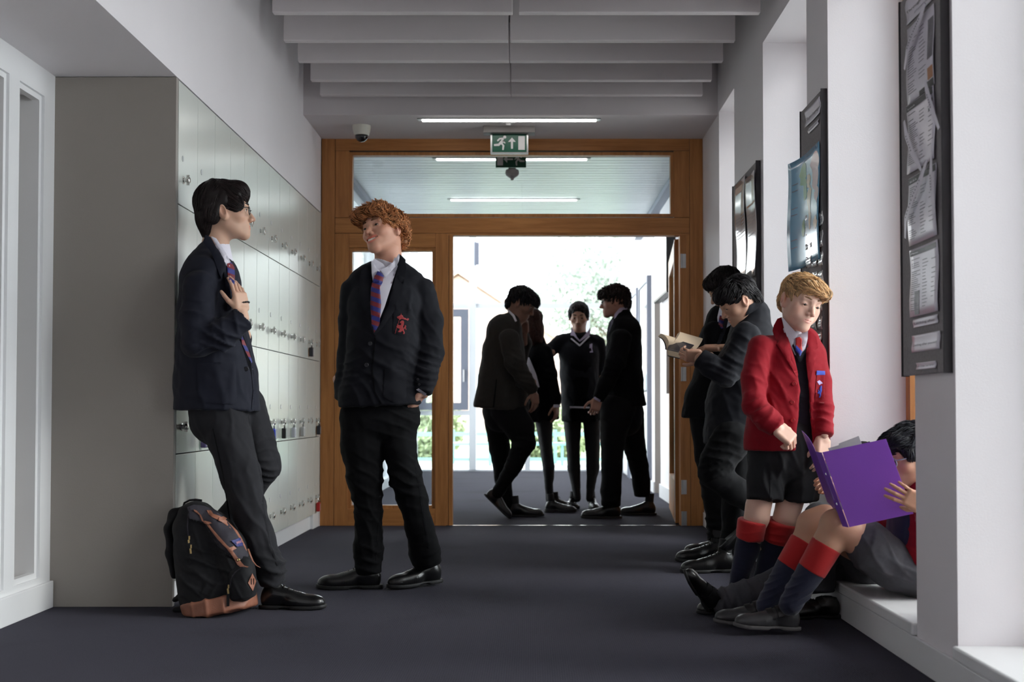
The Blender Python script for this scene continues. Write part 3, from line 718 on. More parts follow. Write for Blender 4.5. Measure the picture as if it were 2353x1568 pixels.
# ---------------------------------------------------------------- ceiling lights, sign, camera, detector
def strip_light(pxl, pxr, py, Yl, label, zc):
    x0, x1 = W(pxl, py, Yl)[0], W(pxr, py, Yl)[0]
    t = thing('strip_light', label, 'light', ((x0+x1)/2, Yl, zc), 'recessed strip lights in the ceiling')
    MB().box(x0-.03, x1+.03, Yl-.035, Yl+.035, zc-.006, zc-.0005, bev=.002).build('trim_frame', M['greymark'], t, autos=15)
    MB().box(x0, x1, Yl-.022, Yl+.022, zc-.012, zc-.0065, bev=.002).build('diffuser', M['lamp'], t, autos=15)
strip_light(970, 1370, 267, 8.02, 'recessed strip light above the exit sign', HC)
strip_light(1003, 1348, 370, 9.25, 'strip light first beyond the transom glass', 2.735)
strip_light(1036, 1325, 457, 11.05, 'strip light farther beyond the transom glass', 2.735)
def exit_sign(px0, px1, py0, py1, Ys, label, arrow_up=True):
    a = W(px0, py1, Ys); b = W(px1, py0, Ys); w = b[0]-a[0]; h = b[2]-a[2]
    t = thing('exit_sign', label, 'sign', ((a[0]+b[0])/2, Ys, b[2]))
    MB().box(a[0], b[0], Ys, Ys+.012, a[2], b[2], bev=.002).build('sign_panel', M['green'], t, autos=15)
    def P(u, v): return (a[0]+w*u, Ys-.0012, a[2]+h*v)
    def poly(pts, m='signwhite'): 
        if not arrow_up: pts = [(1-u, v) for u, v in pts]
        return [P(u, v) for u, v in pts]
    mb = MB(); D = (0, .002, 0)
    mb.prism(poly([(.76,.13),(.95,.13),(.95,.88),(.76,.88)]), D); mb.build('door_symbol', M['signwhite'], t)
    mb = MB()
    if arrow_up: pp = [(.545,.19),(.605,.19),(.605,.57),(.685,.57),(.575,.80),(.46,.57),(.545,.57)]
    else: pp = [(.43,.46),(.43,.56),(.62,.56),(.62,.76),(.74,.51),(.62,.28),(.62,.46)]
    mb.prism(poly(pp), D); mb.build('arrow_symbol', M['signwhite'], t)
    mb = MB(); cxh, cyh = .365, .83; hs = [(cxh+.045*math.cos(k*math.pi/6), cyh+.045*w/h*math.sin(k*math.pi/6)) for k in range(12)]
    mb.prism(poly(hs), D)
    mb.prism(poly([(.33,.80),(.21,.78),(.14,.66),(.15,.60),(.18,.60),(.225,.70),(.275,.70),(.18,.47),(.05,.44),(.05,.34),(.20,.34),(.255,.44),(.30,.36),(.29,.12),(.335,.12),(.355,.36),(.30,.50),(.345,.62)]), D)
    mb.prism(poly([(.30,.60),(.33,.52),(.375,.47),(.385,.53),(.345,.60),(.335,.70)]), D)
    mb.build('running_figure', M['signwhite'], t)
    return t, a, b
t, a, b = exit_sign(1131, 1210, 308, 350, 8.25, 'green exit sign with running figure and upward arrow under the bulkhead')
MB().box(a[0]-.012, a[0], 8.246, 8.268, a[2]-.012, b[2], bev=.002).box(b[0], b[0]+.012, 8.246, 8.268, a[2]-.012, b[2], bev=.002).box(a[0], b[0], 8.246, 8.268, a[2]-.012, a[2]).build('sign_frame', M['steel'], t, autos=15)
xa, xb = W(1111, 300, 8.25)[0], W(1229, 300, 8.25)[0]
MB().box(xa, xb, 8.20, 8.31, b[2]+.0, HC-.0005, bev=.002).build('housing', M['sensor'], t, autos=15)
t, a, b = exit_sign(1139, 1209, 348, 385, 9.05, 'second green exit sign behind the transom glass with a left arrow', False)
for x_ in (a[0]+.03, b[0]-.03): MB().cyl((x_, 9.056, b[2]), (x_, 9.056, 2.737), .004).build('hanger_rod', M['steel'], t)
p = W(831, 268, 8.2)
t = thing('dome_camera', 'white dome security camera on the bulkhead soffit', 'camera', (p[0], 8.2, HC))
MB().lathe((p[0], 8.2, HC-.0005), [(.062,0),(.062,-.012),(.058,-.035),(.050,-.062),(.046,-.066)], (0,0,1), 28).build('housing', M['cream'], t, autos=40)
MB().lathe((p[0], 8.2, HC-.066), [(.045,0),(.042,-.018),(.032,-.034),(.017,-.043),(.002,-.046)], (0,0,1), 24).build('dome', mat('smoked_dome', (.01,.01,.012), .06, coat=.6), t, smooth=True)
p = W(1168, 288, 8.12)
t = thing('motion_sensor', 'tiny recessed sensor between strip light and exit sign', 'sensor', (p[0], 8.12, HC))
MB().lathe((p[0], 8.12, HC-.0005), [(.045,0),(.045,-.003),(.040,-.005),(.02,-.006),(.014,-.016),(.006,-.018)], (0,0,1), 24).build('sensor_body', M['signwhite'], t, autos=40)
p = W(1177, 405, 9.6)
t = thing('smoke_detector', 'grey smoke detector hanging from the slatted ceiling behind the transom', 'detector', (p[0], 9.6, 2.735))
MB().lathe((p[0], 9.6, 2.7345), [(.03,0),(.03,-.01),(.052,-.02),(.055,-.045),(.05,-.06),(.032,-.075)], (0,0,1), 28).build('detector_base', M['sensor'], t, autos=40)
MB().lathe((p[0], 9.6, 2.66), [(.030,0),(.012,-.012),(.012,-.022),(.004,-.026)], (0,0,1), 20).build('sensing_head', M['sensor'], t, autos=40)
# wall screen in the far corridor
t = thing('wall_screen', 'black flat screen hanging on the far right corridor wall', 'screen', (XR-.04, 10.7, 1.8))
MB().box(XR-.075, XR-.012, 10.25, 11.35, 1.81, 2.43, bev=.004).build('casing', M['black'], t, autos=15)
MB().box(XR-.0775, XR-.0752, 10.27, 11.33, 1.83, 2.41).build('screen_glass', mat('screen_glass', (.03,.03,.035), .05, coat=1, spec=1), t)
MB().box(XR-.012, XR-.0005, 10.6, 11.0, 2.0, 2.25).build('wall_bracket', M['steel'], t)
# ================================================================ people: builders
def segp(a, b, ra, rb, n=2.0, capa=1.0, capb=1.0, U=None):
    a = np.asarray(a, float); b = np.asarray(b, float); w = (b-a)/np.linalg.norm(b-a)
    if U is None:
        U = np.cross(w, [0,1.0,0])
        if np.linalg.norm(U) < .25: U = np.array([1.0,0,0])
    ra = (ra, ra) if np.isscalar(ra) else ra; rb = (rb, rb) if np.isscalar(rb) else rb
    L = np.linalg.norm(b-a); U = np.asarray(U, float); u = U - w*np.dot(U, w); u /= np.linalg.norm(u); v = np.cross(w, u); m = max(*ra, *rb)
    def fn(X, Y, Z):
        x, y, z = X-a[0], Y-a[1], Z-a[2]
        tw = w[0]*x+w[1]*y+w[2]*z; qu = u[0]*x+u[1]*y+u[2]*z; qv = v[0]*x+v[1]*y+v[2]*z
        t = np.clip(tw/L, 0, 1); r0 = ra[0]+(rb[0]-ra[0])*t; r1 = ra[1]+(rb[1]-ra[1])*t; qw = tw-t*L
        qw = np.where(qw > 0, qw/capb, qw/capa); rm = np.minimum(r0, r1)
        if n == 2.0: k0 = np.sqrt((qu/r0)**2 + (qv/r1)**2 + (qw/rm)**2)
        else: k0 = (np.abs(qu/r0)**n + np.abs(qv/r1)**n + np.abs(qw/rm)**n)**(1/n)
        Lq = np.sqrt(qu**2+qv**2+qw**2)
        return np.where(k0 > 1e-4, Lq*(1-1/np.maximum(k0, 1e-4)), -rm)
    return Prim(fn, np.minimum(a, b)-m, np.maximum(a, b)+m)
def limb(pts, n=2.0, capa=1.0, capb=1.0, grow=0.0, ratio=.9):
    """pts: (px, py, Y, half width px[, half depth m])"""
    Q = []
    for p in pts:
        c = W(p[0], p[1], p[2]); r = p[3]/PXM(p[2]); Q.append((c, (r+grow, (p[4] if len(p) > 4 else r*ratio)+grow)))
    return [segp(Q[i][0], Q[i+1][0], Q[i][1], Q[i+1][1], n, capa if i == 0 else 1, capb if i == len(Q)-2 else 1) for i in range(len(Q)-1)]
def garment(name, groups, m, parent, h=.008, k=.02, crease=(), seed=0, base=.0015, cuts=(), subs=(), relax=2, extra=(), kg=.007):
    """groups: list of prim lists; each list is smooth-joined (k), lists are joined with a small k"""
    allp = [p for g in groups for p in g] + list(extra)
    F = Field.fit(allp, h)
    for gi, g in enumerate(groups):
        G = Field(F.lo, F.lo + (F.n-1)*h, h); G.n = F.n; G.ax = F.ax; G.f = np.full(tuple(F.n), 1.0, dtype=np.float32)
        for p in g: G.add(p, k)
        for (ci, pl) in cuts:
            if ci == gi: G.cut(pl)
        F.f = smin(F.f, G.f, kg)
    for s in subs: F.sub(s, .002)
    V, Fc = F.mesh(relax)
    V = creases(V, Fc, crease, seed, base)
    return mk(name, V, Fc, m, parent)
def cr(px, py, Y, dx, dz, wl=.035, am=.006, R=.07, dy=0): return (W(px, py, Y), (dx, dy, dz), wl, am, R)

class Body:
    """collects pieces of the one continuous skin mesh"""
    def __init__(s): s.V = []; s.F = []; s.C = []; s.n = 0
    def add(s, V, Fc, C):
        V = np.asarray(V); C = np.asarray(C, float)
        if C.ndim == 1: C = np.tile(C, (len(V), 1))
        s.V.append(V); s.F.append(np.asarray(Fc)+s.n); s.C.append(C); s.n += len(V)
    def build(s, name, m, loc, **kw):
        return mk(name, np.concatenate(s.V), np.concatenate(s.F), m, None, loc=loc, attr=np.concatenate(s.C), **kw)
M['skin'] = mat('skin', (.6,.4,.3), .48, spec=.35, attr='Col', sss=.12, bump=.05, bscale=500)
M['eye'] = mat('eye_white', (.70,.66,.64), .15, coat=.5); M['iris'] = mat('iris_brown', (.03,.018,.012), .15); M['irisb'] = mat('iris_blue', (.06,.10,.16), .15)
M['lash'] = mat('lash_dark', (.015,.010,.008), .7)
M['teeth'] = mat('teeth', (.80,.74,.64), .25)
M['mouth'] = mat('mouth_inner', (.06,.012,.012), .5)
M['specs'] = mat('spectacle_frame', (.012,.012,.016), .2, coat=.5); M['specs2'] = mat('spectacle_frame_clear', (.30,.31,.36), .2, coat=.5)
M['lens'] = glassm('spectacle_lens', (.95,.96,.97), .04)
def hairmat(name, rough=.5): return mat(name, (1,1,1), rough, spec=.25, attr='Col')
M['hair'] = hairmat('hair')
def frame(yaw, pitch, roll):
    """rows: right, forward, up of a head; yaw 0 faces the camera, + turns to image right"""
    y, p, r = map(math.radians, (yaw, pitch, roll))
    f = np.array([math.sin(y)*math.cos(p), -math.cos(y)*math.cos(p), math.sin(p)])
    rt = np.array([-math.cos(y), -math.sin(y), 0.0]); u = np.cross(rt, f)
    c, s = math.cos(r), math.sin(r)
    return np.array([rt*c + u*s, f, -rt*s + u*c])
class Head:
    def __init__(s, px, py, Y, H, yaw, pitch, roll, skin, neck, jaw=1.0, smile=0, mw=1.0, eyes='open', lips=(.55,.22,.20), h=.0025, nose=1.0, flush=.25, child=0, faceh=True, lidgap=.0045, cheek=1.0):
        s.c = W(px, py, Y); s.s = H/.23; s.R = frame(yaw, pitch, roll); s.skin = np.array(skin); s.o = dict(smile=smile)
        s.h = h; E = ell; o = 1 if not child else .96
        P = lambda *q: np.array(q, float)
        ad = [(E((0,-.012,.022), (.074,.096,.092)), 0), (E((0,.020,-.028), (.061*jaw**.5,.067,.084)), .03),
              (segp((-.040,.0,-.055), (-.014,.066,-.096), .019*jaw, .016, U=(1,0,0)), .03), (segp((.040,.0,-.055), (.014,.066,-.096), .019*jaw, .016, U=(1,0,0)), .03),
              (E((0,.072,-.098), (.019,.017,.016)), .02),
              (segp((-.040,.070,.020), (0,.083,.016), .0095, .009, U=(1,0,0)), .015), (segp((.040,.070,.020), (0,.083,.016), .0095, .009, U=(1,0,0)), .015),
              (E((-.045,.050,-.026), (.020*cheek,.022,.020)), .02), (E((.045,.050,-.026), (.020*cheek,.022,.020)), .02), (E((0,.070,-.066), (.030,.022,.022)), .02)]
        su = [(E((-.032,.098,-.001), (.019,.017,.012)), .012), (E((.032,.098,-.001), (.019,.017,.012)), .012)]
        if child: ad += [(E((-.036,.045,-.052), (.026,.030,.026)), .02), (E((.036,.045,-.052), (.026,.030,.026)), .02)]
        no = [(segp((0,.082,.010), (0,.098,-.022), .0065, .0085, U=(1,0,0)), .012), (segp((0,.098,-.022), (0,.107*1.0,-.035), .0085, .0105*nose, U=(1,0,0)), .008),
              (E((-.0125*nose,.096,-.040), (.0085,.010,.0075)), .006), (E((.0125*nose,.096,-.040), (.0085,.010,.0075)), .006)]
        nostr = [(E((-.0070,.103,-.0475), (.0035,.0045,.004)), .003), (E((.0070,.103,-.0475), (.0035,.0045,.004)), .003)]
        ears = []
        for sg in (-1, 1):
            Re = rotm([(1,0,0),(0,.97,.22),(0,-.22,.97)]); Re = np.array([[math.cos(.35), -sg*math.sin(.35)*1, 0],[sg*math.sin(.35), math.cos(.35), 0],[0,0,1.0]]) @ Re
            ears.append((E((sg*.078,-.014,-.012), (.0085,.019,.032), Re), .006)); ears.append((E((sg*.073,-.004,-.03), (.008,.012,.014)), .01))
            ears.append((-1, E((sg*.087,-.010,-.010), (.0065,.011,.019), Re), .003))
        sm = smile
        def larc(t, dz=0): 
            w_ = (.0265 + .010*sm)*mw; return P(w_*t, .0905-.024*t*t*(1+.3*sm)+.0*sm, -.068+.015*sm*t*t+.002*sm+dz)
        ts = np.linspace(-1, 1, 9); op = .0055*sm
        up_l = [(segp(larc(a, op+.0035*(1-a*a)), larc(b, op+.0035*(1-b*b)), max(.0042*(1-.42*a*a), .001), max(.0042*(1-.42*b*b), .001)), .003) for a, b in zip(ts[:-1], ts[1:])]
        lo_l = [(segp(larc(a, -op*1.2*(1-a*a)-.004*(1-a*a)), larc(b, -op*1.2*(1-b*b)-.004*(1-b*b)), max(.0052*(1-.65*a*a), .001), max(.0052*(1-.65*b*b), .001)), .003) for a, b in zip(ts[:-1], ts[1:])]
        groove = [(segp(larc(a, .0002)+P(0,.004,0), larc(b, .0002)+P(0,.004,0), (.0014+op*.95*(1-a*a))+.0001, (.0014+op*.95*(1-b*b))+.0001), .0015) for a, b in zip(ts[:-1], ts[1:])]
        lids = []; s.eye = eyes
        for sg in (-1, 1):
            ec = P(sg*.032, .0685, -.002); lids.append((E(ec, (.0165,.0150,.0135)), .006))
        lo = (-.10,-.125,-.135); hi = (.10,.125,.13)
        F = Field(lo, hi, h/s.s)
        for p_, k_ in ad: F.add(p_, k_)
        for p_, k_ in su: F.sub(p_, k_)
        if faceh:
            for p_, k_ in no: F.add(p_, k_)
            for p_, k_ in lids: F.add(p_, k_)
            for sg in (-1, 1):
                g_ = lidgap
                if eyes == 'down': F.sub(E((sg*.032,.086,-.0075), (.0135,.010,g_*.6)), .001)
                elif eyes == 'smile': F.sub(E((sg*.032,.086,-.004), (.0135,.010,g_*.55)), .001)
                else: F.sub(E((sg*.032,.086,-.002), (.0135,.010,g_)), .001)
            if sm:
                for sg in (-1, 1): F.add(E((sg*.036,.066,-.036), (.019,.016,.015)), .012)
            for p_, k_ in up_l+lo_l: F.add(p_, k_)
            for p_, k_ in groove: F.sub(p_, k_)
            for p_, k_ in nostr: F.sub(p_, k_)
        for e in ears:
            if e[0] == -1: F.sub(e[1], e[2])
            else: F.add(*e)
        # neck, bent towards a given world point
        nk = (W(*neck[:3]) - s.c) @ s.R.T / s.s; nr = neck[3]/PXM(neck[2])/s.s
        lo2 = np.minimum(lo, nk-nr); hi2 = np.maximum(hi, nk+nr)
        F2 = Field(lo2, hi2, h/s.s)
        i0 = np.round((np.array(lo)-lo2)/(h/s.s)).astype(int)
        # rebuild on the larger grid (same primitives)
        F2.lo = np.array(lo) - i0*(h/s.s); F2.ax = [F2.lo[i] + (h/s.s)*np.arange(F2.n[i]) for i in range(3)]
        sl = tuple(slice(i0[i], min(i0[i]+F.n[i], F2.n[i])) for i in range(3)); F2.f[sl] = F.f[tuple(slice(0, sl[i].stop-sl[i].start) for i in range(3))]
        F2.f[F2.f == 1.0] = .05
        a_ = P(0,-.025,-.045)
        F2.add(segp(a_, nk, (nr*.96, nr*.96), (nr*1.04, nr*1.04), U=(1,0,0)), .018)
        V, Fc = F2.mesh(1)
        # colour
        C = np.tile(s.skin, (len(V), 1))
        def near(pts, r):
            d = np.full(len(V), 9.0)
            for q in pts: d = np.minimum(d, np.linalg.norm(V-q, axis=1))
            return np.clip(1-(d/r), 0, 1)
        lp = [larc(t, op+.003*(1-t*t)) for t in np.linspace(-.95,.95,14)] + [larc(t, -op*1.2*(1-t*t)-.004*(1-t*t)) for t in np.linspace(-.9,.9,14)]
        if faceh:
            w_ = np.clip(near(lp, .0095)*2.4, 0, 1)[:, None]; C = C*(1-w_) + (s.skin*np.array(lips)/np.array([.55,.30,.27])*1.0)*w_
            ck = near([(-.044,.06,-.03), (.044,.06,-.03)], .035)[:, None]*flush; C = C*(1-ck) + s.skin*np.array([1.05,.72,.70])*ck
            nn = near([(0,.108,-.036)], .022)[:, None]*flush; C = C*(1-nn) + s.skin*np.array([1.05,.74,.72])*nn
            er = near([(.082,-.014,-.012), (-.082,-.014,-.012)], .035)[:, None]*flush*1.3; er = np.clip(er, 0, .8); C = C*(1-er) + s.skin*np.array([1.05,.66,.62])*er
            ey = near([(-.032,.084,-.004), (.032,.084,-.004)], .017)[:, None]*.35; C = C*(1-ey) + s.skin*np.array([.85,.66,.66])*ey
        s.V = s.w(V); s.Fc = Fc; s.C = C; s.larc = larc; s.op = op
    def w(s, P): return s.c + s.s*(np.asarray(P, float) @ s.R)
    def parts(s, body, iris='iris', brow=(.05,.03,.02), browthick=1.0, blash=1.0):
        for sg in (-1, 1):
            e = MB(); c = s.w((sg*.032,.0685,-.002))
            e.lathe(c, [(.0001,-.0142*s.s)] + [(.0142*s.s*math.cos(a), .0142*s.s*math.sin(a)) for a in np.linspace(-1.4, 1.4, 11)] + [(.0001,.0142*s.s)], s.R[1], 18)
            eo = e.build('eye', M['eye'], body, smooth=True)
            dz = -.28 if s.eye == 'down' else (-.05); gd = s.R[1] + s.R[2]*dz; gd /= np.linalg.norm(gd)
            MB().lathe(c + gd*.0123*s.s, [(.0001,.0030*s.s), (.0055*s.s,.0018*s.s), (.0062*s.s,-.0002)], gd, 14).build('iris', M[iris], eo, smooth=True)
            # lash line and brow
            zc = -.0055 if s.eye == 'down' else (-.0020 if s.eye == 'smile' else .0015)
            pts = [s.w((sg*(.032+.0135*t), .0845-.0075*t*t-abs(t)*.001, zc-.0035*t*t+(.001 if t*1 > 0 else 0))) for t in np.linspace(-1, 1, 7)]
            MB().tube(pts, [.0004*s.s*blash, .0011*s.s*blash, .0014*s.s*blash, .0014*s.s*blash, .0014*s.s*blash, .0012*s.s*blash, .0004*s.s], 6).build('eyelashes', M['lash'], body, smooth=True)
            bz = .021 if s.eye != 'smile' else .019
            bp = [s.w((sg*(.014+.036*t), .0905-.020*t*t, bz+.006*math.sin(t*2.4)-.003*t)) for t in np.linspace(0, 1, 7)]
            bm_ = MATS.get('brow_%d' % int(brow[0]*1000)) or mat('brow_%d' % int(brow[0]*1000), brow, .8)
            MB().tube(bp, [r*s.s*browthick for r in (.0022,.0036,.0038,.0035,.0030,.0022,.0008)], 8, up=s.R[1]).build('eyebrow', bm_, body, smooth=True)
        if s.o['smile']:
            mb = MB()
            for i in range(8):
                t = -.62+i*.177; a = s.larc(t)+np.array([0,-.0035,.0015]); ax = s.R[0]*math.cos(-t*.7) + s.R[1]*math.sin(-t*.7); ay = np.cross(s.R[2], ax)
                mb.obox(s.w(a), (ax, ay, s.R[2]), (.0033*s.s, .002*s.s, .0042*s.s*(1-.35*t*t)))
            mb.build('teeth', M['teeth'], body)
            MB().lathe(s.w((0,.074,-.069)), [(.0001,-.008*s.s),(.016*s.s,-.004*s.s),(.02*s.s,0),(.0001,.004*s.s)], s.R[1], 16).build('mouth_inner', M['mouth'], body, smooth=True)
    def glasses(s, body, m='specs', w=.024, hh=.017, thick=.0016):
        g = MB(); mk_ = []
        for sg in (-1, 1):
            pts = [s.w((sg*.032 + w*(abs(math.cos(a))**.75)*(1 if math.cos(a) > 0 else -1), .097-.35*abs(sg*.032+w*math.cos(a))*.35, -.004+hh*(abs(math.sin(a))**.8)*(1 if math.sin(a) > 0 else -1))) for a in np.linspace(0, 2*math.pi, 25)]
            g.tube(pts, thick*s.s, 6)
            g.tube([s.w((sg*.056,.090,.004)), s.w((sg*.072,.075,.004)), s.w((sg*.077,.03,.002)), s.w((sg*.079,-.012,.002)), s.w((sg*.078,-.03,-.012))], thick*1.1*s.s, 6)
            mk_.append(pts[:-1])
        g.tube([s.w((-.009,.098,.0)), s.w((0,.1015,.002)), s.w((.009,.098,.0))], thick*s.s, 6)
        go = g.build('glasses', M[m], body, smooth=True)
        for p in mk_:
            MB().add([q for q in p], [tuple(range(len(p)))]).build('lens', M['lens'], go)
    def hair(s, body, vols, cut, col, strands=900, length=.035, lift=.35, curl=.0, flow=None, h=.004, seed=1, thick=.0016, k=.012, gravity=.3, colvar=.35, tip=1.25, below=None, rnd=.35, displ=.003, dfreq=28, clumps=170):
        """vols: local ellipsoids (c, r[, n]); cut(P)->bool keeps strand roots; all in head space"""
        F = Field((-.15,-.17,-.22), (.15,.17,.19), h/s.s)
        for v in vols:
            if v[0] == 'sub': F.sub(ell(v[1], v[2]), .006)
            else: F.add(ell(v[0], v[1]), k)
        V, Fc = F.mesh(1); N = vnorm(V, Fc)
        V = V + N*(displ/s.s*fnoise(V, dfreq, seed))[:, None]
        N = vnorm(V, Fc); rs = np.random.RandomState(seed); col = np.array(col)
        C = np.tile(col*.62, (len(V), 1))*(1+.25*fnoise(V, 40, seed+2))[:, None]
        allV = [s.w(V)]; allF = [Fc]; allC = [C]
        if strands:
            keep = np.where(cut(V))[0]; ids = rs.choice(keep, strands); P = V[ids] - N[ids]*.003; n_ = N[ids]; K = 9
            if flow is None: flow = lambda p: np.stack([p[:,0]*1.5, -p[:,1]*0+.2-p[:,1], -np.ones(len(p))*.6], 1)
            rn = rs.normal(size=(strands, 3))*rnd; L_ = length*(.6+.8*rs.rand(strands))[:, None]; ph = rs.rand(strands)*6.28
            nc = clumps; cc_ = P[rs.randint(0, strands, nc)]; ci_ = np.argmin(((P[:, None]-cc_[None])**2).sum(2), 1); crn = rs.normal(size=(nc, 3)); cph = rs.rand(nc)*6.28
            rn = rnd*(.85*crn[ci_] + .35*rs.normal(size=(strands, 3))); ph = cph[ci_] + .7*rs.rand(strands); pull = (cc_[ci_]-P)*.35
            G = np.stack(np.gradient(F.f, F.h), -1); lf = lift*(.4+1.2*rs.rand(strands))*.02
            pts = [P]; p = P.copy(); nn = n_.copy(); fl0 = fnoise(P, 13, seed+5)*.5
            for j in range(1, K):
                d = flow(p); d = d - nn*(d*nn).sum(1)[:, None]; d /= (np.linalg.norm(d, axis=1)[:, None]+1e-6)
                sdv = np.cross(nn, d); d = d + sdv*(fl0*rnd*2.2)[:, None] + rn + np.array([0,0,-1.0])*gravity*(j/K)*.6
                if curl: d = d + curl*(sdv*np.sin(ph+j*.85)[:, None])
                d = d + pull/(length)*1.2
                d /= np.linalg.norm(d, axis=1)[:, None]; p = p + d*L_/(K-1)
                ii = np.clip(((p-F.lo)/F.h), 1, F.n-2.01); i0 = ii.astype(int); fr = ii-i0
                sd = np.zeros(len(p)); 
                for c in ((0,0,0),(0,0,1),(0,1,0),(0,1,1),(1,0,0),(1,0,1),(1,1,0),(1,1,1)):
                    w_ = np.prod([fr[:,q] if c[q] else 1-fr[:,q] for q in range(3)], axis=0); sd += w_*F.f[i0[:,0]+c[0], i0[:,1]+c[1], i0[:,2]+c[2]]
                g = G[i0[:,0], i0[:,1], i0[:,2]]; g = g/(np.linalg.norm(g, axis=1)[:, None]+1e-6); nn = g
                want = .0015 + lf*(j/K) + (curl*.006*np.cos(ph+j*.85) if curl else 0)
                off_ = np.clip(sd-want, -.02, .02); hang = (sd > .02)
                p = p - g*np.where(hang, 0, off_)[:, None]; pts.append(p)
            Q = np.stack(pts, 1); S = 3; rings = []
            for j in range(K):
                w_ = Q[:, min(j+1, K-1)] - Q[:, max(j-1, 0)]; w_ /= (np.linalg.norm(w_, axis=1)[:, None]+1e-9); u = np.cross(w_, n_); u /= (np.linalg.norm(u, axis=1)[:, None]+1e-9); v = np.cross(w_, u)
                r = thick/s.s*(.9, 1.1, 1.15, 1.1, 1.0, .85, .65, .4, .1)[j]
                rings.append(np.stack([Q[:, j] + r*(math.cos(a)*u*1.5 + math.sin(a)*v) for a in (0, 2.094, 4.189)], 1))
            SV = np.stack(rings, 1).reshape(-1, 3); b = np.arange(strands)[:, None, None]*K*S; f = []
            for j in range(K-1):
                for q in range(S):
                    f.append(np.stack([np.arange(strands)*K*S+j*S+q, np.arange(strands)*K*S+j*S+(q+1) % S, np.arange(strands)*K*S+(j+1)*S+(q+1) % S, np.arange(strands)*K*S+(j+1)*S+q], 1))
            SF = np.concatenate(f); sc = col[None, :]*(1+colvar*(rs.rand(strands)*2-1))[:, None]
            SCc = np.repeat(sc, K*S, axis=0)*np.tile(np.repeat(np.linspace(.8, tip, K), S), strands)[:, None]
            allV.append(s.w(SV)); allF.append(SF+len(V)); allC.append(SCc)
        return mk('hair', np.concatenate(allV), np.concatenate(allF), M['hair'], body, attr=np.clip(np.concatenate(allC), 0, 1))

def hand(bd, wrist, fdir, dorsal, thumb_sign, curl, skin, size=1.0, spread=.12, thumb=(.35,.3), h=.0022, arm=.09, flex=None):
    """adds a hand to Body bd. fdir: direction of the palm; dorsal: back of hand normal; thumb_sign: +1/-1 side of the thumb along cross(fdir, dorsal)"""
    y = np.asarray(fdir, float); y /= np.linalg.norm(y); z = np.asarray(dorsal, float); z = z - y*np.dot(z, y); z /= np.linalg.norm(z); x = np.cross(y, z)*thumb_sign
    R = np.array([x, y, z]); P = lambda *q: np.array(q, float); pr = []
    pr += [(segp((0,-arm,0), (0,.004,0), (.027,.021), (.025,.018), U=(1,0,0)), .01), (rbox((.0,.048,0), (.038,.042,.0125), rnd=.012), .012), (segp((.026,.010,-.006), (.030,.050,-.006), .014, .012), .012), (segp((-.026,.015,-.005), (-.028,.055,-.004), .012, .011), .01)]
    bx = (.0285,.0095,-.0100,-.0285); ln = (.073,.081,.075,.058); rad = (.0086,.0090,.0086,.0075); by = (.088,.092,.089,.081)
    for i in range(4):
        c = curl[i]; a = 0; p = P(bx[i], by[i]-.012, .001); sp = (1.5-i)*spread*(1-min(1, abs(c[0])))
        for j, fr_ in enumerate((.46,.30,.24)):
            a += c[j]; d = P(math.sin(sp)*math.cos(a), math.cos(sp)*math.cos(a), -math.sin(a)); l = ln[i]*fr_ + (.012 if j == 0 else 0); q = p + d*l
            pr.append((segp(p, q, rad[i]*(1-.10*j), rad[i]*(.94-.12*j), U=(1,0,.01)), .0035)); p = q
    t0 = P(.030,.020,-.006); t = thumb; d1 = P(math.sin(.75+t[0]*.5), math.cos(.75+t[0]*.5), -t[1]); d1 /= np.linalg.norm(d1); t1 = t0 + d1*.040
    d2 = P(math.sin(.35+t[0]*.3), math.cos(.35+t[0]*.3), -t[1]*1.3); d2 /= np.linalg.norm(d2); t2 = t1+d2*.032; d3 = P(math.sin(.1), math.cos(.1), -t[1]*1.6); d3 /= np.linalg.norm(d3); t3 = t2+d3*.024
    pr += [(segp(t0, t1, .0125, .0108), .008), (segp(t1, t2, .0105, .0092), .003), (segp(t2, t3, .0092, .0074), .003)]
    sc = size; F = Field.fit([p for p, _ in pr], h/sc, .012)
    for p, k in pr: F.add(p, k)
    V, Fc = F.mesh(1); C = np.tile(np.array(skin), (len(V), 1))
    kn = np.full(len(V), 9.0)
    for i in range(4): kn = np.minimum(kn, np.linalg.norm(V-P(bx[i], by[i]-.005, .008), axis=1))
    k_ = np.clip(1-kn/.012, 0, 1)[:, None]*.35; C = C*(1-k_) + np.array(skin)*np.array([1.02,.72,.70])*k_
    bd.add(np.asarray(wrist) + sc*(V @ R), Fc, C)
def fist(a=.9): return [(a,1.4,.8)]*4
def relaxed(a=.3): return [(a,.5,.3),(a+.05,.55,.3),(a+.1,.6,.35),(a+.12,.65,.35)]

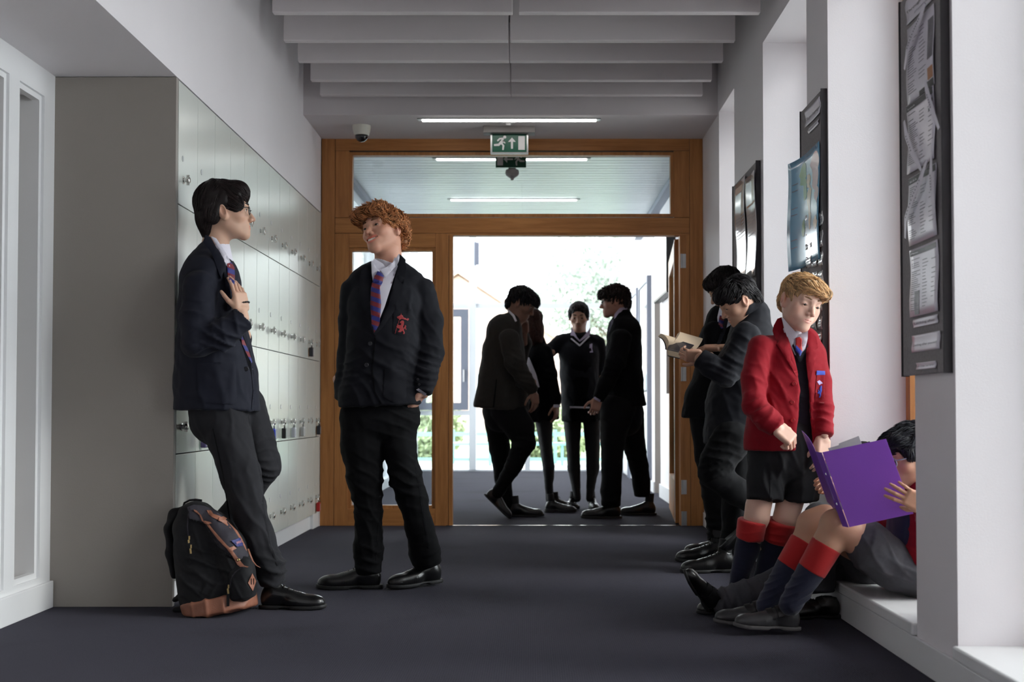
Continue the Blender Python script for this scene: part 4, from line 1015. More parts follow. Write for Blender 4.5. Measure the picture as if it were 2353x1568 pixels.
def shoe(parent, heel, toe_dir, up, L=.29, style='lace', wid=1.0, m=None, sole=None, name='shoe', side=1):
    """heel: world point under the back of the heel; toe_dir unit-ish"""
    y = np.asarray(toe_dir, float); y /= np.linalg.norm(y); z = np.asarray(up, float); z = z - y*np.dot(z, y); z /= np.linalg.norm(z); x = np.cross(y, z); R = np.array([x, y, z]); s = L/.29
    w = lambda V: np.asarray(heel) + s*(np.asarray(V, float) @ R); W_ = wid
    th = .018 if style != 'chunky' else .034
    ad = [(ell((0,.195,.030), (.045*W_,.088,.036), n=2.4), .01), (ell((0,.245,.026), (.034*W_,.042,.027), n=2.2), .02), (segp((0,.165,.046), (0,.075,.070), (.036*W_,.030), (.033*W_,.036), U=(1,0,0)), .025), (ell((0,.058,.048), (.034*W_,.054,.052), n=2.4), .02), (segp((0,.055,.06), (0,.058,.098), (.034,.040), (.033,.038), U=(1,0,0)), .012)]
    F = Field((-.075,-.02,-.02), (.075,.31,.15), .0042/s)
    for p, k in ad: F.add(p, k)
    F.cut(plane((0,0,.016), (0,0,-1))); F.cut(plane((0,0,.100), (0,-.12,1)))
    F.sub(segp((0,.058,.085), (0,.06,.13), (.027,.032), (.027,.034), U=(1,0,0)), .003)
    V, Fc = F.mesh(1); N = vnorm(V, Fc)
    cr_ = np.exp(-((V[:,1]-.175)/.018)**2)*np.abs(np.sin((V[:,1]-.175)*300))*.0016; V = V - N*cr_[:, None]
    up_ = mk(name, w(V), Fc, m or M['shoe'], parent)
    F = Field((-.075,-.03,-.03), (.075,.32,.05), .004/s)
    F.add(ell((0,.200,0), (.049*W_,.097,.9), n=2.3), .0); F.add(ell((0,.062,0), (.039*W_,.066,.9), n=2.4), .03)
    F.cut(plane((0,0,th), (0,0,1))); F.cut(plane((0,0,0), (0,0,-1)))
    if style != 'flat':
        F.sub(rbox((0,.118,-.003), (.09,.028,.0095), rnd=.004), .004)
    V, Fc = F.mesh(1); V[:, 2] += np.clip(V[:,1]-.235, 0, 1)*.10
    mk('sole', w(V), Fc, sole or M['sole'], up_)
    if style != 'velcro': MB().tube([w((0,.058,.05)), w((0,.056,.10)), w((0,.050,.17))], [.030*s,.030*s,.030*s], 14, squash=(1, 1.15)).build('sock', M['tights'], up_, smooth=True)
    if style in ('lace', 'chunky'):
        mb = MB()
        for i in range(4):
            yy = .150-i*.021; zz = .078+i*.0105; hw = .017+.0015*i
            mb.tube([w((-hw,yy-.004,zz-.006)), w((-hw*.5,yy,zz+.003)), w((0,yy+.002,zz+.005)), w((hw*.5,yy,zz+.003)), w((hw,yy+.004,zz-.006))], .0022*s, 6)
        for sg in (-1, 1):
            mb.tube([w((0,.085,.117)), w((sg*.018,.095,.128)), w((sg*.034,.105,.112)), w((sg*.020,.098,.112)), w((0,.088,.114))], .0018*s, 6)
        mb.build('laces', M['lash'], up_, smooth=True)
    if style == 'velcro':
        for i in range(2):
            yy = .145-.038*i; zz = .079+.014*i; hw = .034
            top = [(-hw*1.12,yy-.012,zz-.035), (-hw*.95,yy-.006,zz-.014), (-hw*.5,yy,zz+.002), (0,yy,zz+.009), (hw*.5,yy,zz+.002), (hw*.95,yy-.006,zz-.014), (hw*1.12,yy-.012,zz-.035)]
            Vv = []; 
            for q in top:
                for dy in (-.0125,.0125):
                    for dz in (0,.004): Vv.append(w((q[0]*(1+dz*8), q[1]+dy, q[2]+dz-dy*.28)))
            Fv = []
            for j in range(len(top)-1):
                a = j*4; b = a+4; Fv += [(a+1,a+3,b+3,b+1),(a,b,b+2,a+2),(a,a+1,b+1,b),(a+2,b+2,b+3,a+3)]
            Fv += [(0,2,3,1), (len(Vv)-4,len(Vv)-3,len(Vv)-1,len(Vv)-2)]
            mk('strap', Vv, Fv, M['strapl'], up_, autos=50)
    return up_
M['shoe'] = mat('black_leather', (.005,.005,.0055), .28, spec=.5, coat=.25, bump=.15, bscale=220)
M['shoe_m'] = mat('worn_leather_shine', (.032,.031,.034), .36, bump=.2, bscale=220, var=.25, vscale=20)  # mottled leather, its grey shine put into the base colour
M['strapl'] = mat('strap_leather', (.012,.012,.013), .33, bump=.1)
M['sole'] = mat('shoe_sole', (.008,.008,.009), .6); M['soleg'] = mat('grey_sole', (.075,.070,.073), .7)
M['navy'] = mat('navy_wool', (.0036,.0040,.0080), .8, spec=.25, sheen=.03, bump=.35, bscale=900)
M['navy2'] = mat('black_wool', (.0018,.0019,.0032), .9, spec=.15, sheen=.01, bump=.3, bscale=900)
M['navyL'] = mat('navy_wool_lighter', (.0062,.0074,.0165), .75, spec=.25, sheen=.05, bump=.3, bscale=900)
M['grey_tr'] = mat('charcoal_trouser', (.017,.017,.0205), .85, spec=.2, sheen=.03, bump=.35, bscale=900)
M['grey_tr2'] = mat('black_trouser', (.0042,.0042,.0052), .88, spec=.15, sheen=.02, bump=.3, bscale=900)
M['grey_suit'] = mat('grey_suit', (.024,.022,.020), .9, spec=.2, sheen=.04, bump=.3, bscale=700, var=.08, vscale=60)
M['grey_lt'] = mat('grey_school_cloth', (.060,.059,.068), .85, spec=.2, sheen=.06, bump=.4, bscale=800, var=.1, vscale=80)
M['grey_md'] = mat('dark_grey_school_cloth', (.0165,.0165,.019), .85, spec=.2, sheen=.03, bump=.4, bscale=800, var=.1, vscale=80)
M['red'] = mat('red_wool', (.235,.0022,.010), .8, spec=.2, sheen=.08, bump=.4, bscale=600, var=.06, vscale=50)
M['redd'] = mat('red_button', (.45,.02,.03), .25)
M['shirt'] = mat('white_shirt', (.70,.68,.76), .7, bump=.1, bscale=400)
M['shirt_l'] = mat('lilac_shirt', (.42,.36,.50), .7)
M['pull'] = mat('navy_pullover', (.0095,.0095,.0175), .9, bump=.5, bscale=500)
M['sock'] = mat('navy_sock', (.0065,.0085,.030), .9, bump=.4, bscale=500, sheen=.2)
M['sockr'] = mat('red_sock_cuff', (.42,.005,.006), .85, bump=.4, bscale=500, sheen=.2)
M['tights'] = mat('black_tights', (.006,.006,.007), .8)
M['crest'] = mat('crest_red', (.30,.008,.012), .7, sheen=.3, bump=.6, bscale=1500)
M['crestb'] = mat('crest_blue', (.03,.06,.40), .7); M['crestw'] = mat('crest_pale', (.45,.35,.60), .7)
M['button'] = mat('dark_button', (.006,.006,.010), .45)
M['tie'] = stripe_mat('striped_tie', [(.16,.003,.012), (.008,.012,.16)], .040, (.35,0,1))
M['tie2'] = stripe_mat('striped_tie_bright', [(.42,.012,.012), (.025,.045,.36)], .075, (.75,0,.66), [.62,.38])
SKP = (.62,.36,.27); SKP2 = (.66,.40,.31)
def button(parent, px, py, bvh, r=.0085, m=None, off=.004, Y=5.5):
    d = Vector(ray(px, py)).normalized(); h = bvh.ray_cast(Vector((0,0,CAMH)), d); c = np.array(h[0]) if h[0] is not None else W(px, py, Y); n = -np.array(d)
    return MB().lathe(c + n*off, [(r*.4,.0012),(r*.72,.001),(r*.8,.0032),(r,.0022),(r,-.003)], n, 16).build('button', m or M['button'], parent, autos=45)

def collar_ring(parent, top, base, tilt=(0,0,1), m=None, h=.004, name='shirt_collar', k=1.12):
    """stand-up band of a shirt collar round the neck: top=(px,py,Y,r px) base likewise"""
    a = W(*top[:3]); b = W(*base[:3]); ra = top[3]/PXM(top[2]); rb = base[3]/PXM(base[2])
    o = segp(b, a, (rb*k, rb*k), (ra*k, ra*k), capa=.3, capb=1.0); i_ = segp(b, a+(a-b)*.4, (rb, rb), (ra, ra))
    F = Field.fit([o], h, .03); F.add(o); F.cut(plane(a, tilt)); F.sub(segp(a-(a-b)*.35, a+(a-b)*.8, (ra*1.01, ra*1.01), (ra*1.01, ra*1.01)), .002)
    V, Fc = F.mesh(1); return mk(name, V, Fc, m or M['shirt'], parent)
def core(bd, skin, pts_list, h=.010, k=.03):
    """the body under the clothes: torso and limbs as one surface"""
    pr = [limb(p) for p in pts_list]; F = Field.fit([q for l in pr for q in l], h)
    for l in pr: F.add(l, k)
    V, Fc = F.mesh(1); bd.add(V, Fc, skin)
def shrink(pts, f=.8, dy=0): return [(p[0], p[1]+dy, p[2], p[3]*f) + ((p[4]*f,) if len(p) > 4 else ()) for p in pts]
# ================================================================ dark-haired boy leaning on the lockers
def boy_dark():
    Y = 5.14; loc = (W(600, 1390, Y)[0], Y, 0); bd = Body(); sk = (.60,.37,.265)
    H = Head(519, 486, 5.16, .236, 103, 3, 0, sk, (492, 575, 5.17, 30), eyes='open', flush=.25, h=.0024, jaw=1.0)
    bd.add(H.V, H.Fc, H.C)
    hand(bd, W(557, 716, 5.00), (-.20,.10,1), (.80,-.60,.15), -1, [(.12,.25,.15),(.18,.3,.15),(.25,.35,.2),(.3,.4,.2)], sk, .92, spread=.03, thumb=(-.3,.35), arm=.03)
    torso = [(484, 578, 5.17, 25, .075), (482, 604, 5.17, 38, .11), (484, 640, 5.16, 62, .17), (484, 720, 5.16, 69, .175), (491, 800, 5.16, 80, .165), (497, 870, 5.17, 91, .165), (499, 970, 5.17, 99, .165)]
    Ln = [(512, 930, 5.12, 56, .10), (527, 1010, 5.10, 49, .095), (552, 1090, 5.08, 44, .082), (572, 1170, 5.07, 37, .07), (594, 1240, 5.07, 35, .066), (620, 1305, 5.07, 33, .064), (627, 1340, 5.08, 30, .058)]
    Lf = [(560, 935, 5.27, 50, .10), (590, 1010, 5.29, 40, .09), (608, 1072, 5.31, 36, .08), (572, 1130, 5.33, 30, .07), (526, 1190, 5.35, 27, .062), (484, 1238, 5.36, 24, .055)]
    armR = [(460, 655, 5.00, 40, .062), (452, 730, 4.97, 38, .060), (452, 788, 4.95, 33, .056), (508, 772, 4.95, 33, .052), (561, 731, 4.98, 30, .045)]
    armL = [(490, 655, 5.34, 40, .06), (495, 740, 5.38, 38, .058), (520, 800, 5.36, 34, .052), (560, 770, 5.30, 28, .045)]
    core(bd, sk, [shrink(torso[:-1], .72), shrink(Ln[:-1], .72), shrink(Lf[:-1], .72), shrink(armR[:-1], .55), shrink(armL, .7), [(492,575,5.17,29),(490,640,5.17,40)]])
    b = bd.build('person', M['skin'], loc)
    tag(b, 'dark-haired boy in glasses and navy blazer leaning back against the lockers', 'person', 'pupils in the corridor')
    H.parts(b, 'iris', (.02,.014,.012), 1.1); H.glasses(b)
    H.hair(b, [((0,-.022,.040), (.082,.106,.092)), ((0,.046,.074), (.070,.052,.050)), ((-.064,.038,.022), (.020,.034,.034)), ((.064,.038,.022), (.020,.034,.034)), ((0,-.080,-.020), (.068,.040,.070)), ((-.068,-.050,-.015), (.016,.030,.045)), ((.068,-.050,-.015), (.016,.030,.045)), ((0,-.075,-.075), (.040,.026,.040)), ('sub', (0,.095,-.044), (.085,.065,.076)), ('sub', (.086,-.002,-.050), (.028,.026,.052)), ('sub', (-.086,-.002,-.050), (.028,.026,.052))],
           lambda p: (p[:,2] > -.09), (.016,.010,.010), 3000, .05, .12, 0, lambda p: np.where(p[:,1:2] < -.02, np.stack([p[:,0]*.6, -.25+0*p[:,0], -1+0*p[:,0]], 1), np.stack([p[:,0]*3, .8+0*p[:,0], -.55+0*p[:,0]], 1)), seed=11, thick=.0013, gravity=.15, colvar=.5, tip=1.3, rnd=.07, displ=.004, dfreq=16)
    tr = garment('trousers', [limb(Ln, capb=.2)+limb([(500, 925, 5.18, 66, .15), (505, 960, 5.18, 68, .15)]), limb(Lf, capb=.3)], M['grey_tr'], b, .0072, .02,
        [cr(628, 1318, 5.05, .4, 1, .045, .011, .08), cr(610, 1240, 5.05, 1, .6, .06, .006, .12), cr(612, 1085, 5.25, .4, 1, .03, .008, .06), cr(595, 1030, 5.25, .6, -1, .04, .006, .08), cr(560, 1120, 5.05, 1, .3, .06, .005, .14), cr(540, 980, 5.05, 1, .2, .07, .004, .12)], 21, .0018)
    tb = bvh_of(tr)
    patch('front_crease', [(567,952),(572,952),(586,1031),(605,1110),(606,1160),(622,1250),(640,1300),(637,1302),(617,1250),(600,1162),(598,1112),(580,1034)], tb, M['grey_tr'], tr, .0035, .003, soft=2)
    patch('side_seam', [(488,985),(490,985),(514,1090),(530,1200),(548,1280),(546,1280),(527,1200),(511,1090)], tb, M['grey_tr2'], tr, .001, .002)
    shoe(b, W(597, 1392, 5.1)*np.array([1,1,0]), (1,-.08,0), (0,0,1), .272, 'lace')
    shoe(b, W(488, 1262, 5.36), (-.55,.1,-.75), (.75,0,-.5), .27, 'lace')
    tl = limb(torso, n=2.2)
    jk = garment('blazer', [tl, limb(armR, capb=.2), limb(armL, capb=.3)], M['navyL'], b, .0072, .026,
        [cr(520, 790, 4.9, .5, 1, .045, .011, .09), cr(475, 800, 4.9, -.4, 1, .04, .009, .07), cr(540, 745, 4.9, 1, .3, .045, .006, .08), cr(455, 720, 4.9, .2, 1, .07, .005, .1), cr(500, 900, 5.0, 1, .1, .08, .005, .13), cr(560, 880, 5.0, 1, -.2, .06, .004, .1)], 23, .0018,
        cuts=[(0, plane(W(500, 944, 5.16), (-.02, 0, -1)))], subs=[segp(W(548, 738, 4.98), W(575, 716, 4.99), .040, .042)])
    bb = bvh_of(jk, b); cb = bvh_of(jk)
    collar_ring(b, (495, 572, 5.17, 30), (498, 602, 5.16, 33), (-.5,0,1), k=1.12)
    patch('shirt', [(498,560),(510,590),(522,618),(527,640),(532,632),(527,605),(520,585)], bb, M['shirt'], b, .006, .005, step=4, soft=4, maxd=.03)
    patch('collar', [(485,543),(497,548),(515,575),(530,602),(524,615),(519,607),(505,580)], bb, M['shirt'], b, .022, .006, step=4, soft=16, maxd=.025)
    patch('tie', [(522,606),(532,603),(539,615),(540,640),(537,668),(533,680),(527,655),(523,630)], bb, M['tie'], b, .014, .008, step=4, soft=3, puff=.003)
    patch('tie', [(553,762),(560,780),(572,808),(580,832),(578,835),(566,812),(556,790)], bb, M['tie'], b, .012, .006, step=4, soft=2)
    patch('lapel', [(472,540),(484,545),(498,570),(514,600),(524,640),(533,690),(531,712),(523,716),(521,680),(514,622),(509,640),(503,628),(494,600),(480,572),(466,556)], cb, M['navyL'], jk, .020, .014, soft=10, maxd=.035)
    patch('hip_pocket', [(452,836),(540,830),(545,925),(535,930),(455,925)], cb, M['navyL'], jk, .004, .004)
    patch('front_edge', [(574,800),(580,840),(586,900),(583,938),(578,941),(582,900),(577,845)], bvh_of(jk), M['navyL'], jk, .006, .005)
    patch('front_opening', [(550,758),(556,760),(566,790),(577,830),(583,860),(578,862),(570,838),(558,800)], bvh_of(jk), M['navy2'], jk, .003, .003)
    jb = bvh_of(jk)
    button(jk, 566, 848, jb, .0095, off=.005); button(jk, 558, 790, jb, .004, M['chrome']); button(jk, 580, 849, jb, .003, M['chrome'])
    # beaded bracelet
    c = W(557, 698, 5.02); bx = MB(); ax = np.array([.24,-.05,-1]); ax /= np.linalg.norm(ax); u = np.cross(ax, [0,1,0]); u /= np.linalg.norm(u); v = np.cross(ax, u)
    for i in range(22):
        t = i/22*6.283; q = c + .027*math.cos(t)*u + .024*math.sin(t)*v; bx.lathe(q, [(.0001,-.004),(.0035,-.002),(.004,0),(.0035,.002),(.0001,.004)], (0,0,1), 6)
    tag(bx.build('bracelet', M['shoe'], b, smooth=True), kind='stuff')
YOFF = -.07
boy_dark()
YOFF = 0.0
# ================================================================ the red-haired boy in the middle
def boy_red():
    Y = 5.6; loc = (W(880, 1345, Y)[0], Y, 0); bd = Body()
    H = Head(880, 531, Y, .240, -35, 8, -14, (.60,.31,.215), (893, 612, 5.62, 31), smile=1, eyes='smile', lips=(.62,.20,.18), flush=.3, h=.0022, jaw=1.02, lidgap=.004)
    bd.add(H.V, H.Fc, H.C)
    sk = (.60,.34,.25)
    hand(bd, W(971, 902, 5.54), (-.62,.30,-.85), (.85,-.3,-.6), -1, relaxed(.2), sk, .95, arm=.03)
    hand(bd, W(788, 915, 5.60), (.3,0,-1), (-.9,-.3,0), 1, relaxed(.35), sk, 1.0)
    core(bd, sk, [[(890,612,5.62,30),(886,650,5.62,50,.06),(884,800,5.6,60,.09),(876,915,5.6,66,.09)], [(838,940,5.6,30),(842,1100,5.58,22),(848,1285,5.58,14)], [(915,930,5.6,26),(922,1020,5.6,20),(936,1100,5.58,20),(975,1262,5.64,14)], [(940,662,5.62,22),(985,740,5.61,20),(982,830,5.6,18),(972,905,5.55,14)], [(825,662,5.62,22),(806,760,5.62,18),(800,840,5.61,16),(790,912,5.60,13)]])
    b = bd.build('person', M['skin'], loc)
    tag(b, 'smiling red-haired boy in navy blazer standing with both hands in his pockets', 'person', 'pupils in the corridor')
    H.parts(b, 'iris', (.16,.07,.03), 1.15)
    col = (.40,.165,.065)
    H.hair(b, [((0,-.014,.034), (.083,.102,.078)), ((0,.045,.070), (.078,.060,.036)), ((.045,.072,.066), (.045,.045,.032)), ((-.03,.065,.070), (.045,.045,.032)), ((0,-.085,-.01), (.070,.038,.065)), ((-.078,-.030,.020), (.018,.045,.045)), ((.078,-.030,.020), (.018,.045,.045)), ('sub', (0,.098,-.036), (.085,.070,.088)), ('sub', (.085,.01,-.045), (.035,.045,.05)), ('sub', (-.085,.01,-.045), (.035,.045,.05))],
           lambda p: (p[:,2] > -.2), col, 3400, .045, .6, .8, lambda p: np.stack([p[:,0]*2, p[:,1]*3+.25, .12-p[:,2]*2.5], 1), seed=4, thick=.0016, gravity=.2, colvar=.5, tip=1.5, rnd=.28, displ=.007, dfreq=22, clumps=130)
    # trousers
    hipc = [(878, 915, 5.62, 82, .115), (878, 965, 5.60, 88, .115)]
    Ll = [(834, 960, 5.60, 55, .10), (834, 1030, 5.59, 49, .095), (838, 1100, 5.58, 40, .085), (847, 1180, 5.58, 31, .07), (846, 1260, 5.58, 33, .068), (848, 1316, 5.58, 29, .062)]
    Lr = [(918, 960, 5.62, 44, .10), (918, 1030, 5.60, 37, .095), (931, 1095, 5.58, 37, .085), (949, 1150, 5.6, 33, .075), (963, 1210, 5.62, 31, .068), (976, 1270, 5.64, 35, .068), (984, 1298, 5.65, 31, .062)]
    tr = garment('trousers', [limb(hipc)+limb(Ll, capb=.2), limb(Lr, capb=.2)], M['grey_tr2'], b, .0075, .022,
        [cr(860, 1290, 5.5, .3, 1, .05, .010, .09), cr(985, 1275, 5.5, -.2, 1, .05, .010, .09), cr(940, 1110, 5.5, .5, 1, .05, .008, .12), cr(850, 1130, 5.5, .4, 1, .06, .007, .14), cr(865, 1200, 5.5, 1, .3, .05, .005, .14), cr(930, 960, 5.5, .3, 1, .05, .005, .12)], 2, .002)
    tb = bvh_of(tr)
    patch('crease_line', [(866,985),(868,985),(879,1090),(872,1200),(866,1290),(864,1290),(869,1200),(876,1090)], tb, M['grey_tr2'], tr, .002, .002)
    patch('side_seam', [(951,1060),(953,1060),(967,1130),(976,1200),(986,1262),(983,1262),(973,1200),(964,1130)], tb, M['navy2'], tr, .0015, .002)
    shoe(b, W(878, 1347, 5.60)*np.array([1,1,0]), (-1,-.10,0), (0,0,1), .292, 'lace')
    shoe(b, W(1014, 1350, 5.72)*np.array([1,1,0])+np.array([0,0,.012]), (-.245,-.19,-.010), (0,0,1), .285, 'lace')
    # shirt and blazer
    torso = [(884, 640, 5.63, 72, .085), (886, 700, 5.60, 86, .115), (882, 780, 5.58, 82, .12), (878, 850, 5.58, 84, .12), (874, 905, 5.58, 92, .125), (872, 960, 5.58, 96, .125)]
    tl = limb(torso, n=2.3); sh = limb([(830, 652, 5.62, 33, .065), (945, 652, 5.62, 33, .065)])
    yoke = limb([(893, 630, 5.65, 34, .055), (888, 652, 5.63, 70, .075)])
    armR = limb([(966, 668, 5.62, 34, .062), (985, 740, 5.61, 33, .06), (986, 812, 5.60, 33, .058), (976, 865, 5.55, 29, .052), (970, 903, 5.53, 23, .045)], capb=.25)
    armL = limb([(812, 668, 5.62, 30, .06), (806, 740, 5.62, 27, .056), (803, 815, 5.62, 27, .052), (795, 880, 5.60, 25, .05), (788, 918, 5.60, 20, .045)], capb=.25)
    jk = garment('blazer', [tl+sh+yoke, armR, armL], M['navy'], b, .0075, .024,
        [cr(985, 830, 5.5, .4, 1, .035, .008, .09), cr(972, 880, 5.5, .3, 1, .028, .006, .05), cr(800, 850, 5.5, -.3, 1, .04, .006, .09), cr(985, 740, 5.5, 1, .5, .05, .004, .1), cr(880, 830, 5.5, .6, 1, .07, .006, .13), cr(940, 700, 5.5, 1, .2, .06, .004, .08), cr(850, 900, 5.5, .8, .6, .07, .005, .1)], 5, .0018,
        cuts=[(0, plane(W(872, 934, 5.58), (0.04, 0, -1)))])
    bb = bvh_of(jk, b)
    collar_ring(b, (894, 604, 5.62, 31), (892, 634, 5.62, 34), (.35,0,1), k=1.12)
    # the white shirt front, collar, tie
    sf = patch('shirt', [(853,605),(858,640),(851,700),(857,757),(868,745),(884,705),(900,655),(914,612),(908,590),(893,622),(880,606),(860,594)], bb, M['shirt'], b, .006, .004, soft=2)
    sb = bvh_of(jk, b, sf)
    patch('tie', [(861,633),(874,627),(882,634),(879,650),(873,660),(876,700),(871,757),(860,768),(854,752),(851,700),(852,664),(855,650)], sb, M['tie'], b, .008, .006, soft=6, puff=.004)
    patch('collar', [(853,597),(857,601),(866,617),(874,622),(862,636),(857,650),(854,628)], sb, M['shirt'], b, .020, .006, soft=14, maxd=.03)
    patch('collar', [(917,583),(919,596),(912,610),(900,622),(886,638),(873,620),(888,614),(903,603),(912,590)], sb, M['shirt'], b, .020, .006, soft=14, maxd=.03)
    tb2 = bvh_of(jk, b, sf)
    patch('tie_knot', [(859,638),(868,623),(877,628),(882,638),(877,650),(856,651)], tb2, M['tie'], b, .020, .008, soft=8, puff=.004)
    # lapels: collar fall and notch
    patch('lapel', [(919,585),(930,597),(933,614),(929,650),(925,657),(918,668),(906,715),(880,752),(862,770),(858,768),(875,742),(893,700),(904,655),(915,612)], tb2, M['navy'], jk, .010, .007, soft=2)
    patch('lapel', [(852,606),(842,610),(830,622),(824,655),(832,700),(850,745),(860,772),(856,740),(851,700),(853,655)], tb2, M['navy'], jk, .010, .007, soft=2)
    patch('upper_collar', [(919,584),(932,597),(930,640),(924,656),(913,640),(912,616)], tb2, M['navy'], jk, .015, .006, soft=2)
    patch('breast_pocket', [(904,712),(948,710),(946,765),(925,772),(903,766)], tb2, M['navy'], jk, .0035, .003)
    patch('hip_pocket', [(884,848),(935,852),(933,915),(905,926),(880,912)], tb2, M['navy'], jk, .004, .0035)
    patch('front_edge', [(862,770),(858,800),(853,850),(858,900),(876,930),(879,930),(862,900),(857,850),(861,800),(864,772)], tb2, M['navy2'], jk, .004, .003)
    jb = bvh_of(jk)
    for px, py in ((850,790),(842,839)): button(jk, px, py, jb, .010)
    for i, py in enumerate((872, 884)): button(jk, 960+i*3, py, jb, .006)
    # embroidered rampant beast holding a staff under a pennon (traced shapes)
    t = lambda L_: [(880+x/15.675, 690+y/15.68) for x, y in L_]
    for j, L_ in enumerate(([(500,600),(600,560),(640,530),(655,450),(668,530),(720,560),(745,625),(830,655),(860,690),(880,650),(930,660),(935,700),(890,750),(850,720),(740,690),(660,680),(590,720),(570,680),(510,650)],
              [(600,790),(680,730),(740,740),(765,800),(745,900),(720,960),(740,1040),(760,1100),(790,1170),(770,1230),(715,1220),(740,1160),(690,1110),(640,1160),(560,1160),(540,1120),(590,1090),(600,1030),(500,1000),(480,960),(530,830),(560,900),(640,900),(650,840),(610,830)],
              [(790,890),(840,930),(820,1000),(850,1060),(815,1080),(790,1020),(750,1060),(740,1000),(770,960)], [(480,1000),(500,1010),(445,1210),(425,1210)], [(565,720),(585,730),(560,860),(545,850)])):
        patch('embroidered_crest', t(L_), jb, M['crest'], jk, .0062, .002, step=1.6, smooth=False)
    # shirt cuff at the pocket
    patch('shirt_cuff', [(956,896),(962,893),(980,905),(978,911)], bb, M['shirt'], b, .004, .004, step=4)
boy_red()
# ================================================================ the four beyond the doorway
def hairstd(H, b, col, n=1100, seed=1, extra=(), cut=-.08, length=.04, lift=.25, curl=.1, flow=None, thick=.0022, rnd=.15, sub=(0,.100,-.040)):
    H.hair(b, [((0,-.018,.036), (.083,.103,.083)), ((0,.045,.062), (.070,.055,.044)), ((0,-.080,-.030), (.060,.035,.055))] + list(extra) + [('sub', sub, (.085,.066,.076)), ('sub', (.086,.0,-.045), (.030,.036,.052)), ('sub', (-.086,.0,-.045), (.030,.036,.052))],
           lambda p: p[:,2] > cut, col, n, length, lift, curl, flow or (lambda p: np.stack([p[:,0]*2, .4+0*p[:,0], -.5+0*p[:,0]], 1)), h=.005, seed=seed, thick=thick, gravity=.2, rnd=rnd, displ=.006)
def person_(H, hands, cores, loc, label):
    bd = Body(); bd.add(H.V, H.Fc, H.C)
    for h_ in hands: hand(bd, *h_[0], **h_[1])
    core(bd, hands[0][0][6-0] if False else H.skin, cores)
    b = bd.build('person', M['skin'], loc); tag(b, label, 'person', 'pupils in the corridor'); return b
def grey_suit():
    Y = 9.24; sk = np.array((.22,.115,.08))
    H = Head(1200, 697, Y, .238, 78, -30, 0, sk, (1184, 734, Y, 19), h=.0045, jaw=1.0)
    torso = [(1176, 738, Y, 20, .09), (1160, 762, Y, 40, .16), (1157, 810, Y, 48, .18), (1155, 870, Y, 55, .17), (1152, 930, Y, 62, .165), (1150, 975, Y, 66, .165)]
    aN = [(1170, 775, 9.06, 24, .06), (1182, 832, 9.02, 23, .058), (1205, 872, 9.04, 20, .05), (1226, 900, 9.08, 14, .042)]
    aF = [(1175, 775, 9.42, 22, .06), (1190, 830, 9.46, 20, .055), (1208, 790, 9.46, 14, .045), (1206, 768, 9.40, 11, .035)]
    LA = [(1165, 940, 9.18, 40, .10), (1195, 985, 9.15, 34, .09), (1205, 1018, 9.14, 26, .08), (1180, 1070, 9.16, 20, .065), (1148, 1125, 9.18, 14, .055), (1138, 1140, 9.18, 13, .05)]
    LB = [(1138, 945, 9.36, 30, .09), (1148, 1030, 9.40, 24, .08), (1156, 1100, 9.40, 19, .065), (1164, 1150, 9.38, 16, .055), (1168, 1172, 9.38, 15, .05)]
    b = person_(H, [((W(1228, 903, 9.08), (.1,-.1,-1), (.7,-.7,0), 1, relaxed(.3), sk), dict(size=.95, h=.004)), ((W(1205, 766, 9.38), (0,-.1,1), (.2,1,0), 1, fist(.5), sk), dict(size=.9, h=.004))],
                [shrink(torso[:4], .7), shrink(aN, .6), shrink(aF, .6), shrink(LA[:-1], .6), shrink(LB[:-1], .6), [(1184,732,Y,18),(1172,765,Y,24)]], (W(1165, 1190, Y)[0], Y, 0), 'tall figure in a mid-grey suit seen from behind, head bowed, left of the doorway group')
    H.parts(b, 'iris', (.012,.009,.008)); hairstd(H, b, (.010,.010,.014), 1200, 71, extra=[((0,.075,.045), (.055,.040,.035))], length=.045, lift=.55, rnd=.25)
    tr = garment('trousers', [limb(LA, capb=.3), limb(LB, capb=.3)+limb([(1152,925,9.27,44,.13),(1154,955,9.27,43,.13)])], M['grey_tr2'], b, .010, .02, [cr(1200, 1015, 9.1, .2, 1, .05, .008, .1), cr(1165, 1080, 9.1, .6, .7, .06, .006, .12)], 72, .002)
    jk = garment('suit_jacket', [limb(torso, n=2.3), limb(aN, capb=.2), limb(aF, capb=.2)], M['grey_suit'], b, .0095, .024, [cr(1185, 840, 9.0, .5, 1, .05, .008, .1), cr(1150, 860, 9.0, 1, .4, .08, .005, .15), cr(1210, 880, 9.0, .6, 1, .04, .006, .08)], 73, .002, cuts=[(0, plane(W(1090, 936, Y), (-.10, 0, -1)))])
    bb = bvh_of(jk)
    patch('rear_vent', [(1140,872),(1142,872),(1136,936),(1132,936)], bb, M['navy2'], jk, .006, .006, step=4)
    patch('pocket_flap', [(1162,878),(1196,884),(1195,892),(1162,886)], bb, M['grey_suit'], jk, .006, .005, step=4)
    patch('collar', [(1164,712),(1170,713),(1182,724),(1188,738),(1184,740),(1178,728)], bvh_of(jk, b), M['shirt'], b, .012, .008, step=3, soft=3)
    shoe(b, W(1168, 1188, 9.36)*np.array([1,1,0]), (1,-.05,0), (0,0,1), .27, 'flat')
    shoe(b, W(1112, 1138, 9.18), (.72,0,-.70), (.70,0,.72), .26, 'flat')
grey_suit()
